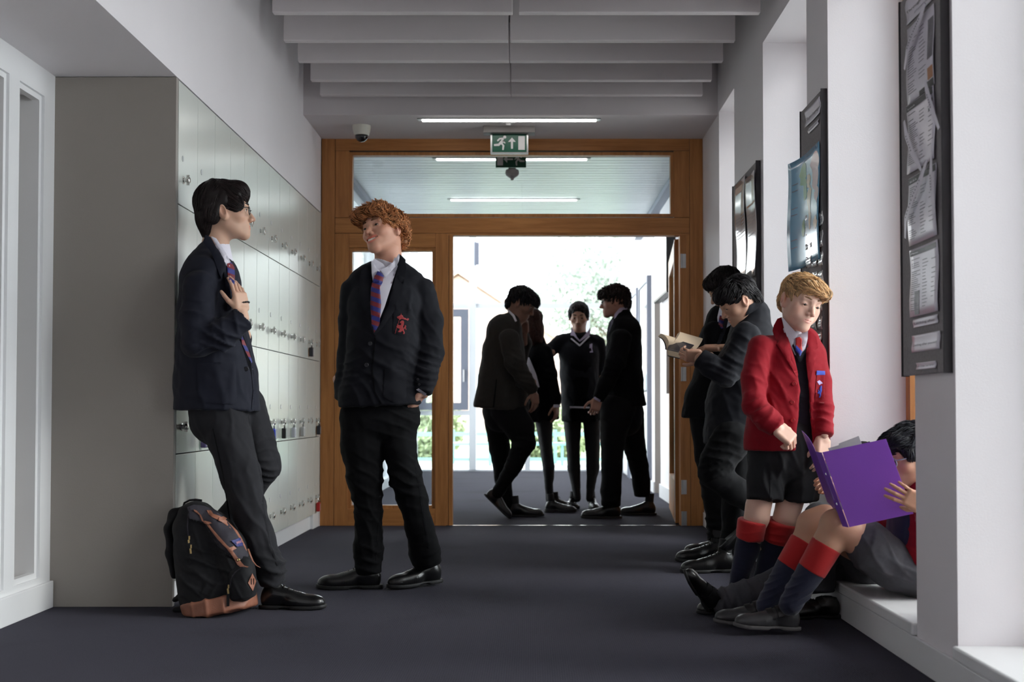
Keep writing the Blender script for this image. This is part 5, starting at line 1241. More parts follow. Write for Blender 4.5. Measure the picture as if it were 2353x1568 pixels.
def girl_hidden():
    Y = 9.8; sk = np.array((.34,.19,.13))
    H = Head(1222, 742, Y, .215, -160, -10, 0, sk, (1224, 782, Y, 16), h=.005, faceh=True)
    torso = [(1228, 790, Y, 26, .10), (1236, 825, Y, 34, .17), (1240, 880, Y, 32, .15), (1240, 940, Y, 38, .155), (1240, 985, Y, 42, .16)]
    a1 = [(1252, 808, 9.72, 17, .05), (1264, 860, 9.68, 16, .048), (1277, 915, 9.66, 12, .04), (1279, 932, 9.66, 10, .034)]
    l1 = [(1250, 960, 9.76, 20, .08), (1256, 1030, 9.76, 13, .055), (1261, 1075, 9.76, 13, .055), (1261, 1120, 9.77, 8.5, .036), (1262, 1148, 9.78, 8, .034)]
    l2 = [(1246, 960, 9.95, 18, .08), (1255, 1040, 9.95, 12, .055), (1262, 1120, 9.95, 8.5, .036), (1264, 1146, 9.95, 8, .034)]
    b = person_(H, [((W(1279, 931, 9.66), (0,-.05,-1), (.9,-.5,0), 1, relaxed(.25), sk), dict(size=.9, h=.004))], [shrink(torso[:4], .7), shrink(a1, .6), shrink(l1, .75), shrink(l2, .75), [(1224,780,Y,15),(1228,800,Y,18)]], (W(1250, 1172, Y)[0], Y, 0), 'girl with long brown hair mostly hidden behind the grey suit')
    H.hair(b, [((0,-.022,.036), (.085,.106,.084)), ((0,-.075,-.07), (.075,.045,.13)), ((0,-.07,-.15), (.065,.040,.07)), ('sub', (0,.100,-.040), (.080,.066,.080))], lambda p: p[:,2] > -.2, (.045,.018,.014), 900, .09, .1, .1, lambda p: np.stack([p[:,0]*.3, -.1+0*p[:,0], -1+0*p[:,0]], 1), h=.006, seed=75, thick=.0025, gravity=.2, rnd=.08)
    garment('tights', [limb(l1, grow=.002), limb(l2, grow=.002)], M['tights'], b, .009, .01)
    garment('skirt', [limb([(1238, 925, Y, 38, .15), (1242, 968, Y, 44, .165)], capb=.06)], M['navy2'], b, .011, .02, [cr(1240, 950, 9.6, 1, 0, .09, .012, .2)], 4)
    jk = garment('blazer', [limb(torso[:4], n=2.2, capb=.1), limb(a1, capb=.2)], M['navy2'], b, .010, .024, [cr(1262, 870, 9.6, .3, 1, .05, .006, .1)], 76)
    bb = bvh_of(jk, b)
    patch('shirt', [(1204,786),(1210,790),(1218,826),(1232,860),(1240,890),(1233,892),(1222,866),(1208,830)], bb, M['shirt'], b, .012, .008, step=5, soft=4, Y=None)
    patch('shirt_cuff', [(1272,930),(1287,930),(1288,936),(1272,937)], bb, M['shirt'], b, .010, .006, step=4, soft=2)
    shoe(b, W(1252, 1176, 9.74)*np.array([1,1,0]), (1,-.1,0), (0,0,1), .25, 'chunky')
    shoe(b, W(1262, 1172, 9.97)*np.array([1,1,0]), (1,.2,0), (0,0,1), .25, 'chunky')
girl_hidden()
def girl_front():
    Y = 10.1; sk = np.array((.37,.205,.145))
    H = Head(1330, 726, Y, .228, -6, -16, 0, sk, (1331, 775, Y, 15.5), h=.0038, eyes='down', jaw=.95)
    torso = [(1332, 782, Y, 30, .075), (1331, 812, Y, 46, .11), (1331, 860, Y, 44, .115), (1334, 920, Y, 44, .115), (1336, 975, Y, 46, .12)]
    aR = [(1288, 785, Y, 17, .05), (1264, 806, Y-.02, 15, .045), (1248, 812, Y-.08, 13, .042)]
    aL = [(1374, 788, Y, 17, .05), (1384, 840, Y+.05, 16, .05), (1380, 885, Y+.02, 14, .045)]
    l1 = [(1315, 965, Y, 21, .08), (1317, 1030, Y, 15, .058), (1319, 1075, Y, 14.5, .055), (1324, 1120, Y, 9.5, .038), (1326, 1146, Y, 8.5, .034)]
    l2 = [(1360, 965, Y, 21, .08), (1362, 1030, Y, 16, .058), (1362, 1075, Y, 14.5, .055), (1357, 1120, Y, 9.5, .038), (1355, 1146, Y, 8.5, .034)]
    b = person_(H, [((W(1250, 812, 10.0), (-1,-.2,-.1), (0,1,.2), 1, relaxed(.4), sk), dict(size=.85, h=.004)), ((W(1379, 888, 10.1), (-.1,0,-1), (.8,-.5,0), -1, relaxed(.3), sk), dict(size=.85, h=.004))], [shrink(torso[:4], .7), shrink(aR, .6), shrink(aL, .6), shrink(l1, .75), shrink(l2, .75), [(1331,770,Y,15),(1332,795,Y,20)]], (W(1340, 1168, Y)[0], Y, 0), 'girl facing us in dark pullover with a pale V trim, hair tied back')
    H.parts(b, 'iris', (.02,.013,.01), 1.1)
    H.hair(b, [((0,-.018,.036), (.082,.102,.082)), ((0,-.115,.02), (.035,.035,.035)), ((0,.035,.070), (.064,.045,.034)), ((.070,.015,.02), (.018,.04,.045)), ((-.070,.015,.02), (.018,.04,.045)), ('sub', (0,.102,-.028), (.064,.066,.088))], lambda p: p[:,2] > -.05, (.014,.010,.012), 1100, .05, .05, .05, lambda p: np.stack([p[:,0]*1.2, -1+0*p[:,0], .1+0*p[:,0]], 1), h=.005, seed=79, thick=.002, gravity=.1, rnd=.08)
    garment('tights', [limb(l1, grow=.002), limb(l2, grow=.002)], M['tights'], b, .009, .01)
    garment('skirt', [limb([(1336, 925, Y, 44, .125), (1337, 968, Y, 48, .135)], capb=.06)], M['navy2'], b, .011, .02, [cr(1336, 950, 10, 1, 0, .09, .010, .2)], 4)
    pv = garment('pullover', [limb([(1331,790,Y,30,.09),(1331,840,Y,38,.118),(1332,934,Y,34,.128)], n=2.3, capb=.08)], M['navy2'], b, .010, .02)
    jk = garment('blazer', [limb(torso, n=2.3)+limb([(1296,782,Y,16,.055),(1368,784,Y,16,.055)]), limb(aR, capb=.2), limb(aL, capb=.2)], M['navy'], b, .010, .024, [cr(1264, 806, 10, 1, .3, .05, .005, .08)], 80, .002, cuts=[(0, plane(W(1330, 958, Y), (0,0,-1)))])
    bb = bvh_of(jk, b, pv)
    patch('shirt', [(1313,750),(1318,760),(1326,775),(1332,782),(1340,774),(1352,760),(1356,752),(1357,768),(1345,777),(1332,786),(1318,772),(1311,771)], bb, M['shirt_l'], b, .012, .006, step=4, soft=3)
    patch('neck_trim', [(1311,779),(1313,777),(1332,792),(1353,771),(1356,773),(1333,796),(1331,796)], bb, M['shirt'], b, .020, .005, step=3, soft=3)
    patch('hem_trim', [(1309,934),(1355,935),(1355,939),(1309,938)], bb, M['shirt'], b, .024, .005, step=4, soft=2)
    q = lambda L_: [(1280+x/9.225, 660+y/9.225) for x, y in L_]
    patch('embroidered_crest', q([(690,1215),(750,1195),(745,1300),(765,1385),(690,1390),(700,1360),(735,1350),(715,1290),(685,1300)]), bb, M['shirt_l'], jk, .008, .003, step=2, smooth=False)
    shoe(b, W(1318, 1160, 10.1)*np.array([1,1,0])+np.array([.01,.06,0]), (-.35,-1,0), (0,0,1), .24, 'chunky')
    shoe(b, W(1360, 1160, 10.1)*np.array([1,1,0])+np.array([0,.06,0]), (.1,-1,0), (0,0,1), .24, 'chunky')
girl_front()
def boy_profile():
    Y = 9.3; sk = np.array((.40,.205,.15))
    H = Head(1412, 692, Y, .236, -93, -6, 0, sk, (1427, 727, Y, 18), h=.004, jaw=1.0)
    torso = [(1432, 728, Y, 20, .10), (1434, 762, Y, 38, .17), (1434, 810, Y, 40, .18), (1432, 870, Y, 44, .17), (1434, 940, Y, 50, .165), (1436, 980, Y, 52, .165)]
    aN = [(1428, 775, 9.12, 24, .06), (1416, 830, 9.08, 23, .058), (1394, 880, 9.08, 19, .05), (1374, 918, 9.10, 14, .042)]
    LF = [(1420, 935, 9.2, 42, .10), (1408, 1010, 9.18, 28, .09), (1406, 1070, 9.17, 24, .075), (1404, 1130, 9.16, 23, .068), (1404, 1162, 9.16, 23, .06)]
    LR = [(1444, 945, 9.42, 36, .10), (1456, 1020, 9.46, 26, .085), (1468, 1070, 9.5, 22, .07), (1474, 1110, 9.5, 20, .062), (1476, 1140, 9.5, 19, .058)]
    b = person_(H, [((W(1373, 918, 9.10), (-.25,0,-1), (.2,-1,0), 1, [(.5,.9,.5)]*4, sk), dict(size=.95, h=.004))], [shrink(torso[:4], .7), shrink(aN, .6), shrink(LF[:-1], .6), shrink(LR[:-1], .6), [(1427,725,Y,17),(1432,760,Y,24)]], (W(1440, 1190, Y)[0], Y, 0), 'curly-haired boy in glasses and dark suit in left profile, right of the doorway group')
    H.parts(b, 'iris', (.02,.013,.01)); H.glasses(b, thick=.0022)
    hairstd(H, b, (.020,.013,.013), 1500, 83, extra=[((0,.078,.05), (.055,.035,.032))], length=.035, lift=.6, curl=.7, rnd=.3, thick=.0028)
    garment('trousers', [limb(LF, capb=.2), limb(LR, capb=.2)+limb([(1432,925,9.3,42,.13),(1434,965,9.3,42,.13)])], M['grey_tr2'], b, .010, .02, [cr(1404, 1150, 9.1, 0, 1, .05, .006, .08), cr(1460, 1050, 9.4, .3, 1, .05, .007, .1)], 84, .002)
    jk = garment('suit_jacket', [limb(torso, n=2.3), limb(aN, capb=.2)], M['navy2'], b, .0095, .024, [cr(1410, 850, 9.0, .5, 1, .05, .008, .1), cr(1440, 860, 9.0, 1, .3, .08, .005, .15)], 85, .002, cuts=[(0, plane(W(1470, 934, Y), (.05, 0, -1)))])
    bb = bvh_of(jk, b)
    patch('collar', [(1412,722),(1424,708),(1440,705),(1442,711),(1428,716),(1416,728),(1411,738)], bb, M['shirt_l'], b, .008, .006, step=4, soft=3)
    patch('tie', [(1406,733),(1411,736),(1404,752),(1398,770),(1397,760)], bb, MATS.get('plum_tie') or mat('plum_tie', (.02,.014,.05), .5), b, .012, .006, step=3, soft=3)
    patch('shirt_cuff', [(1364,914),(1367,912),(1380,920),(1379,925),(1366,918)], bb, M['shirt_l'], b, .010, .006, step=3, soft=2)
    shoe(b, W(1428, 1191, 9.2)*np.array([1,1,0]), (-1,-.06,0), (0,0,1), .305, 'flat')
    shoe(b, W(1508, 1178, 9.5)*np.array([1,1,0]), (-1,-.05,.0), (0,0,1), .285, 'flat')
boy_profile()
# ================================================================ the two boys reading against the pier
def simple_core(bd, sk, parts): core(bd, sk, parts, h=.012)
def boy_rear_reader():
    Y = 6.72; loc = (W(1640, 1285, Y)[0], Y, 0); bd = Body(); sk = (.42,.24,.165)
    H = Head(1665, 663, Y, .225, -72, -30, 0, sk, (1672, 722, Y+.04, 24), eyes='down', h=.0034)
    bd.add(H.V, H.Fc, H.C)
    hand(bd, W(1652, 799, 6.42), (-1,.1,.0), (0,-.35,1), 1, [(.4,.7,.4)]*4, sk, .88, h=.003, arm=.04)
    hand(bd, W(1607, 790, 6.75), (-1,-.1,.15), (-.2,.3,1), -1, [(.2,.3,.2)]*4, sk, .88, h=.003)
    torso = [(1660, 738, 6.74, 38, .10), (1650, 790, 6.74, 44, .15), (1644, 860, 6.74, 46, .16), (1632, 925, 6.74, 58, .165), (1628, 975, 6.74, 64, .17)]
    L1 = [(1628, 960, 6.70, 44, .10), (1630, 1050, 6.68, 32, .09), (1640, 1130, 6.66, 27, .075), (1650, 1200, 6.64, 26, .07), (1652, 1240, 6.63, 27, .066)]
    L2 = [(1640, 960, 6.86, 36, .09), (1648, 1080, 6.86, 27, .08), (1660, 1180, 6.86, 25, .07), (1664, 1235, 6.86, 24, .06)]
    aR = [(1640, 762, 6.60, 25, .055), (1645, 830, 6.56, 24, .055), (1650, 802, 6.48, 17, .04)]
    aL = [(1636, 765, 6.92, 25, .055), (1630, 815, 6.92, 23, .05), (1606, 796, 6.82, 17, .04)]
    core(bd, sk, [shrink(torso[:4], .7), shrink(L1[:-1], .6), shrink(L2[:-1], .6), shrink(aR, .6), shrink(aL, .6), [(1672,722,6.76,22),(1660,760,6.76,24)]])
    b = bd.build('person', M['skin'], loc)
    tag(b, 'dark-haired boy at the back of the reading pair, tie showing, nearest the oak frame', 'person', 'pupils in the corridor')
    H.parts(b, 'iris', (.02,.014,.012))
    H.hair(b, [((0,-.018,.036), (.082,.102,.082)), ((0,.045,.060), (.070,.055,.044)), ((0,-.080,-.030), (.060,.035,.055)), ('sub', (0,.100,-.040), (.085,.066,.076)), ('sub', (.086,-.0,-.045), (.030,.034,.050)), ('sub', (-.086,-.0,-.045), (.030,.034,.050))],
           lambda p: p[:,2] > -.08, (.014,.010,.010), 1300, .04, .25, .1, lambda p: np.stack([p[:,0], .3+0*p[:,0], -.6+0*p[:,0]], 1), seed=61, thick=.0018, gravity=.2, rnd=.15, displ=.005)
    garment('trousers', [limb(L1, capb=.2), limb(L2, capb=.2)], M['grey_tr2'], b, .010, .02, [cr(1650, 1215, 6.6, 0, 1, .06, .01, .1), cr(1640, 1100, 6.6, .3, 1, .06, .006, .12)], 62, .002)
    jk = garment('blazer', [limb(torso, n=2.2), limb(aR, capb=.2), limb(aL, capb=.2)], M['navy2'], b, .0095, .024, [cr(1640, 830, 6.5, .5, 1, .05, .008, .1)], 63, .002, cuts=[(0, plane(W(1620, 962, Y), (-.02, 0, -1)))])
    bb = bvh_of(jk, b)
    patch('shirt', [(1655,700),(1668,716),(1690,728),(1682,745),(1668,755),(1650,756),(1648,730)], bb, M['shirt'], b, .010, .006, step=5, soft=4)
    patch('tie', [(1654,725),(1664,726),(1672,740),(1666,752),(1655,758),(1650,745)], bb, M['tie'], b, .022, .008, step=4, soft=3, puff=.003)
    patch('lapel', [(1668,716),(1676,722),(1668,760),(1652,800),(1640,845),(1644,800),(1660,752)], bb, M['navy'], jk, .012, .008, step=5, soft=4)
    shoe(b, W(1672, 1288, 6.60)*np.array([1,1,0]), (-1,-.12,0), (0,0,1), .285, 'lace')
    shoe(b, W(1690, 1282, 6.85)*np.array([1,1,0]), (-1,.1,0), (0,0,1), .285, 'lace')
boy_rear_reader()
def boy_front_reader():
    Y = 6.36; loc = (W(1690, 1300, Y)[0], Y, 0); bd = Body(); sk = (.50,.285,.20)
    H = Head(1694, 690, 6.34, .228, -84, -33, 4, sk, (1712, 728, 6.38, 25), eyes='down', h=.003, flush=.3)
    bd.add(H.V, H.Fc, H.C)
    hand(bd, W(1612, 819, 6.22), (-1,.05,.05), (.1,-.85,-.5), -1, [(.75,.9,.5)]*4, sk, .9, h=.0028, arm=.05)
    torso = [(1728, 724, 6.40, 40, .10), (1726, 780, 6.40, 50, .165), (1712, 850, 6.40, 66, .17), (1690, 930, 6.40, 66, .17), (1676, 990, 6.40, 56, .165), (1672, 1050, 6.40, 56, .165)]
    Ls = [(1690, 1010, 6.46, 48, .10), (1694, 1090, 6.48, 34, .09), (1686, 1180, 6.46, 27, .075), (1680, 1240, 6.44, 24, .068), (1676, 1282, 6.42, 21, .06)]
    Lb = [(1682, 1010, 6.28, 48, .10), (1648, 1060, 6.26, 40, .085), (1640, 1088, 6.26, 34, .08), (1690, 1128, 6.28, 32, .07), (1738, 1160, 6.32, 26, .06)]
    aN = [(1716, 768, 6.22, 34, .06), (1690, 835, 6.18, 31, .058), (1668, 862, 6.17, 27, .055), (1634, 842, 6.18, 26, .05), (1608, 824, 6.20, 24, .045)]
    core(bd, sk, [shrink(torso[:5], .7), shrink(Ls[:-1], .6), shrink(Lb[:-1], .6), shrink(aN, .6), [(1712,728,6.38,23),(1722,760,6.38,26)]])
    b = bd.build('person', M['skin'], loc)
    tag(b, 'boy in navy blazer leaning on the pier, one foot up, head bent over a book', 'person', 'pupils in the corridor')
    H.parts(b, 'iris', (.02,.014,.012))
    H.hair(b, [((0,-.018,.036), (.083,.103,.083)), ((0,.045,.058), (.070,.055,.044)), ((0,-.080,-.030), (.060,.035,.055)), ('sub', (0,.100,-.038), (.085,.066,.074)), ('sub', (.086,-.0,-.045), (.030,.034,.050)), ('sub', (-.086,-.0,-.045), (.030,.034,.050))],
           lambda p: p[:,2] > -.08, (.014,.012,.014), 1700, .04, .3, .05, lambda p: np.where(p[:,1:2] < -.02, np.stack([p[:,0], -.2+0*p[:,0], -.9+0*p[:,0]], 1), np.stack([p[:,0]*2, .7+0*p[:,0], -.3+0*p[:,0]], 1)), seed=66, thick=.0016, gravity=.2, rnd=.14, displ=.004)
    garment('trousers', [limb(Ls, capb=.2), limb(Lb, capb=.3)], M['grey_tr2'], b, .009, .02, [cr(1645, 1080, 6.2, .5, -1, .04, .009, .08), cr(1660, 1040, 6.2, .4, 1, .05, .007, .1), cr(1680, 1260, 6.4, 0, 1, .05, .008, .08)], 67, .002)
    jk = garment('blazer', [limb(torso, n=2.2), limb(aN, capb=.2)], M['navy'], b, .0085, .024, [cr(1660, 850, 6.15, .5, 1, .035, .008, .07), cr(1710, 800, 6.15, .3, 1, .06, .006, .1), cr(1680, 930, 6.2, 1, .2, .08, .005, .12)], 68, .002, cuts=[(0, plane(W(1660, 1024, Y), (-.05, 0, -1)))])
    bb = bvh_of(jk, b)
    collar_ring(b, (1708, 717, 6.38, 24.5), (1716, 738, 6.39, 28), (-.35,0,1), k=1.1)
    patch('upper_collar', [(1722,702),(1742,690),(1750,700),(1738,712),(1722,722),(1712,728)], bb, M['navy'], jk, .010, .008, step=5, soft=4)
    shoe(b, W(1690, 1304, 6.36)*np.array([1,1,0]), (-1,-.12,0), (0,0,1), .28, 'lace')
    shoe(b, W(1745, 1172, 6.34), (-.75,0,-.66), (.66,0,-.75), .27, 'lace')
YOFF = -.20
boy_front_reader()
YOFF = 0.0
# the two books they hold
M['paper'] = mat('aged_paper', (.80,.62,.44), .8, bump=.3, bscale=20, stretch=(1,1,40)); M['paperw'] = mat('white_paper', (.66,.64,.66), .7); M['bookcov'] = mat('dark_book_cover', (.012,.014,.03), .35)
def book_curved(name, label, spine0, spine1, left, right, thick, cover, gl):
    """open book: spine edge from spine0 to spine1, curving leaves out to left and right edge points (at the spine0 end)"""
    s0, s1 = np.array(spine0), np.array(spine1); ax = s1-s0; t = thing(name, label, 'book', s0, 'books held by the reading boys')
    for e, nm in ((left, 'left_leaves'), (right, 'right_leaves')):
        e = np.array(e); d = e-s0; upv = np.cross(d, ax); upv /= np.linalg.norm(upv)
        if upv[2] < 0: upv = -upv
        top, bot = [], []
        for u in np.linspace(0, 1, 9):
            c = s0 + d*u + upv*(.018*math.sin(u*math.pi)**.8); bot.append(c - upv*.0); top.append(c + upv*thick*(.35+.65*min(1, u*4)))
        V = []; 
        for k in (0, 1):
            for a, b_ in zip(bot, top): V += [a+ax*k, b_+ax*k]
        n = 18; F_ = []
        for j in range(8):
            q = j*2; F_ += [(q,q+2,q+3,q+1), (n+q,n+q+1,n+q+3,n+q+2), (q+1,q+3,n+q+3,n+q+1), (q,n+q,n+q+2,q+2)]
        F_ += [(0,1,n+1,n), (16,n+16,n+17,17)]
        mk(nm, V, F_, [M['paper']], t, autos=40)
        if nm == 'right_leaves': continue
        Vc = []
        for k in (-.03, 1.03):
            for a in bot: Vc += [a+ax*k-upv*.001, a+ax*k-upv*.0035]
        Fc_ = [tuple(q) for j in range(8) for q in ((j*2, j*2+2, 18+j*2+2, 18+j*2), (j*2+1, 18+j*2+1, 18+j*2+3, j*2+3))]
        mk('cover', Vc, Fc_, cover, t, autos=40)
    return t
book_curved('open_book', 'paperback held open highest, its leaves splayed in a V', W(1531, 803, 6.42), W(1584, 818, 6.50), W(1512, 773, 6.44), W(1556, 768, 6.52), .026, M['bookcov'], 0)
t = thing('lower_book', 'thick dark-covered book held low, just under the splayed paperback', 'book', W(1560, 815, 6.3), 'books held by the reading boys')
a, b_, c_, d_ = W(1534, 819, 6.36), W(1578, 829, 6.22), W(1600, 808, 6.42), W(1549, 792, 6.52)
n_ = np.cross(b_-a, d_-a); n_ /= np.linalg.norm(n_); n_ = n_ if n_[2] > 0 else -n_
MB().prism([a, b_, c_, d_], n_*.004).build('cover', M['bookcov'], t)
cc = (a+b_+c_+d_)/4; q = [cc+(p-cc)*.94+n_*.004 for p in (a, b_, c_, d_)]
MB().prism(q, n_*.030).build('page_block', M['paper'], t)
q2 = [p+n_*.0305 for p in q]; MB().prism(q2, n_*.003).build('cover', M['bookcov'], t)
# ================================================================ blond boy in the red blazer
def boy_blond():
    Y = 5.05; loc = (W(1735, 1394, Y)[0], Y, 0); bd = Body(); sk = (.64,.40,.31)
    H = Head(1840, 692, 5.00, .222, 22, -16, 11, sk, (1826, 772, 5.05, 27), eyes='down', flush=.5, h=.0021, jaw=1.0, lips=(.60,.26,.25), lidgap=.0032, mw=1.12, nose=.9, cheek=1.05, child=1)
    bd.add(H.V, H.Fc, H.C)
    hand(bd, W(1786, 982, 4.85), (.74,-.12,-.66), (.40,-.80,.35), -1, [(.95,1.3,.7),(.95,1.3,.7),(.95,1.3,.7),(.9,1.3,.7)], sk, .90, thumb=(.0,.5), arm=.05)
    hand(bd, W(1893, 1006, 4.93), (-.10,-.05,-1), (.45,-.85,.1), 1, [(.25,.45,.3)]*4, sk, .86, spread=.03, thumb=(-.9,.5), arm=.02)
    torso = [(1836, 790, 5.06, 45, .075), (1818, 830, 5.05, 80, .095), (1812, 900, 5.04, 82, .105), (1806, 960, 5.03, 86, .11), (1802, 1010, 5.03, 90, .115), (1800, 1060, 5.03, 90, .115)]
    Ll = [(1764, 1050, 5.04, 44, .085), (1760, 1110, 5.03, 42, .08), (1758, 1150, 5.02, 42, .08)]
    Lr = [(1838, 1050, 5.06, 44, .085), (1838, 1110, 5.05, 43, .08), (1838, 1150, 5.05, 43, .08)]
    legl = [(1760, 1100, 5.03, 34), (1742, 1165, 5.02, 27), (1739, 1190, 5.015, 27), (1730, 1225, 5.03, 24), (1716, 1260, 5.05, 25), (1700, 1320, 5.07, 18), (1690, 1368, 5.08, 15)]
    legr = [(1836, 1100, 5.06, 34), (1812, 1165, 5.05, 28), (1806, 1190, 5.045, 27), (1790, 1225, 5.07, 25), (1772, 1265, 5.09, 26), (1755, 1325, 5.12, 19), (1745, 1366, 5.13, 15)]
    armR = [(1748, 800, 5.0, 30, .058), (1732, 870, 4.97, 29, .055), (1734, 930, 4.92, 28, .052), (1760, 962, 4.88, 27, .048), (1786, 985, 4.86, 24, .04)]
    armL = [(1872, 815, 5.05, 26, .055), (1884, 880, 5.02, 25, .05), (1891, 940, 4.97, 24, .046), (1894, 1000, 4.92, 22, .04)]
    core(bd, sk, [shrink([(p[0], p[1], p[2]+.02, *p[3:]) for p in torso[:5]], .55), shrink(armR, .5), shrink(armL, .5), [(1826,772,5.05,26),(1826,810,5.05,34)]])
    core(bd, sk, [legl, legr, [(1775,1060,5.04,35),(1825,1060,5.04,35)]], h=.0055, k=.02)
    b = bd.build('person', M['skin'], loc)
    tag(b, 'blond boy in red blazer, dark shorts and red-topped socks looking down', 'person', 'pupils in the corridor')
    H.parts(b, 'iris', (.22,.12,.06), .9, blash=1.1)
    H.hair(b, [((0,-.014,.036), (.077,.093,.080)), ((0,.046,.066), (.066,.052,.040)), ((-.030,.076,.056), (.044,.032,.026)), ((-.055,.055,.045), (.026,.030,.022)), ((0,-.076,-.015), (.056,.030,.050)), ('sub', (0,.104,-.034), (.085,.064,.078)), ('sub', (.088,-.000,-.045), (.030,.045,.060)), ('sub', (-.088,-.000,-.045), (.030,.045,.060))],
           lambda p: (p[:,2] > -.2), (.50,.31,.155), 3200, .045, .28, .28, lambda p: np.where((p[:,1:2] < -.03) | (p[:,2:3] < .035), np.stack([p[:,0]*.5, .25+0*p[:,0], -1+0*p[:,0]], 1), np.stack([-.45-.3*np.sin(p[:,1]*60), .8+0*p[:,0], -.2+0*p[:,0]], 1)), seed=31, thick=.0015, gravity=.2, colvar=.42, tip=1.6, rnd=.12, displ=.007, dfreq=20)
    # pullover and shirt body
    pv = garment('pullover', [limb([(1836,795,5.05,38,.07),(1822,830,5.06,66,.082),(1822,900,5.05,60,.088),(1824,985,5.05,60,.088),(1826,1012,5.05,60,.088)], n=2.2, capb=.2)], M['pull'], b, .007, .02, [cr(1842, 900, 4.9, .5, 1, .05, .004, .1)], 41)
    sh = garment('shorts', [limb([(1801,1010,5.04,80,.112),(1801,1050,5.04,82,.112)])+limb(Ll, capb=.12), limb(Lr, capb=.12)], M['grey_md'], b, .0068, .02, [cr(1765, 1110, 4.9, 1, .1, .07, .006, .12), cr(1840, 1110, 4.9, 1, -.1, .07, .007, .12), cr(1800, 1060, 4.9, 1, .4, .05, .006, .08)], 42, .0018)
    hb = bvh_of(sh)
    patch('front_crease', [(1767,1060),(1770,1060),(1774,1110),(1772,1152),(1769,1152),(1770,1110)], hb, M['grey_md'], sh, .003, .003)
    patch('hem_fold', [(1718,1143),(1796,1149),(1796,1151),(1718,1146)], hb, M['grey_tr2'], sh, .0012, .002)
    # blazer: open in front
    tl = limb(torso, n=2.3); sd = limb([(1765, 800, 5.05, 30, .062), (1868, 812, 5.07, 28, .062)])
    gap = []
    jk = garment('blazer', [tl+sd, limb(armR, capb=.15), limb(armL, capb=.15)], M['red'], b, .0068, .022,
        [cr(1735, 940, 4.85, -.3, 1, .035, .009, .06), cr(1770, 955, 4.85, 1, -.4, .04, .006, .06), cr(1725, 870, 4.9, .2, 1, .06, .004, .08), cr(1780, 930, 4.9, 1, .15, .07, .005, .11), cr(1890, 950, 4.9, .2, 1, .04, .006, .07), cr(1800, 860, 4.9, 1, .5, .06, .004, .1)], 43, .0015,
        cuts=[(0, plane(W(1790, 1036, 5.03), (0, 0, -1)))],
        subs=[
              Prim((lambda X, Y_, Z: np.maximum(np.maximum(_side(X, Y_, Z, 'l'), -_side(X, Y_, Z, 'r')), Y_-4.9)), (-9,-9,-9), (9,9,9))])
    bb = bvh_of(jk, pv, b)
    collar_ring(b, (1822, 757, 5.05, 26.5), (1828, 785, 5.04, 29), (.6,0,1), k=1.06)
    cb = bvh_of(pv, b)
    patch('shirt', [(1797,732),(1803,760),(1812,785),(1826,815),(1836,822),(1850,805),(1856,778),(1856,757),(1846,765),(1834,770)], cb, M['shirt'], b, .007, .005, soft=3)
    patch('pullover_neckband', [(1812,775),(1818,782),(1838,820),(1852,800),(1857,790),(1857,802),(1840,833),(1836,833)], cb, M['pull'], b, .012, .006, step=4, soft=2)
    patch('tie', [(1828,777),(1838,774),(1843,780),(1842,790),(1844,806),(1839,819),(1828,806),(1828,792)], cb, M['tie2'], b, .019, .007, step=3, soft=8, puff=.003)
    patch('collar', [(1796,731),(1800,731),(1816,750),(1834,769),(1825,784),(1818,800),(1811,782),(1803,758)], cb, M['shirt'], b, .018, .006, step=4, soft=14, maxd=.03)
    patch('collar', [(1857,755),(1856,778),(1850,796),(1845,783),(1836,770),(1845,764),(1851,758)], cb, M['shirt'], b, .018, .006, step=4, soft=14, maxd=.03)
    jb = bvh_of(jk)
    patch('lapel', [(1796,729),(1786,733),(1778,748),(1775,760),(1780,778),(1787,785),(1784,792),(1800,815),(1822,850),(1833,872),(1834,860),(1826,822),(1812,780),(1801,755)], jb, M['red'], jk, .008, .007, soft=3)
    patch('lapel', [(1856,757),(1864,762),(1876,775),(1880,800),(1872,806),(1876,812),(1868,850),(1860,885),(1857,870),(1853,830),(1851,800)], jb, M['red'], jk, .008, .007, soft=3)
    for px, py in ((1825,882),(1821,925),(1822,966)): button(jk, px, py, jb, .009, M['redd'])
    patch('breast_pocket', [(1877,862),(1896,861),(1894,927),(1872,926)], jb, M['red'], jk, .004, .003, step=4)
    patch('pocket_band', [(1877,852),(1896,853),(1896,862),(1876,862)], jb, M['crestb'], jk, .006, .003, step=4)
    q = lambda L_: [(1850+x/12.06, 830+y/12.06) for x, y in L_]
    patch('embroidered_crest', q([(330,570),(395,530),(440,560),(490,620),(440,640),(390,670)]), jb, M['crestw'], jk, .007, .002, step=1.6, smooth=False)
    patch('embroidered_crest', q([(400,740),(445,670),(465,700),(465,830),(440,900),(440,960),(410,1020),(380,1010),(395,930),(340,890),(370,850),(355,780),(400,840)]), jb, M['crestb'], jk, .007, .002, step=1.6, smooth=False)
    # socks
    for sk_, cf in (([(1724,1222,5.03,27.5),(1717,1262,5.05,28),(1700,1322,5.07,21),(1690,1372,5.08,19)], [(1729,1197,5.02,33.5,.062),(1722,1238,5.03,32,.060)]), ([(1785,1228,5.07,28),(1773,1266,5.09,29),(1755,1326,5.12,22),(1745,1372,5.13,19)], [(1796,1200,5.05,34,.063),(1784,1243,5.07,33,.062)])):
        garment('sock', [limb(sk_, capa=.1)], M['sock'], b, .005, .01, [cr(sk_[-2][0], sk_[-2][1], 5.0, .1, 1, .02, .002, .05)], 5, .0006)
        garment('sock_cuff', [limb(cf, capa=.12, capb=.12)], M['sockr'], b, .0042, .01, [cr(cf[1][0], cf[1][1], 5.0, .1, 1, .03, .003, .05)], 6, .0006)
    shoe(b, W(1706, 1396, 5.10)*np.array([1,1,0]), (-.75,-.5,0), (0,0,1), .235, 'velcro')
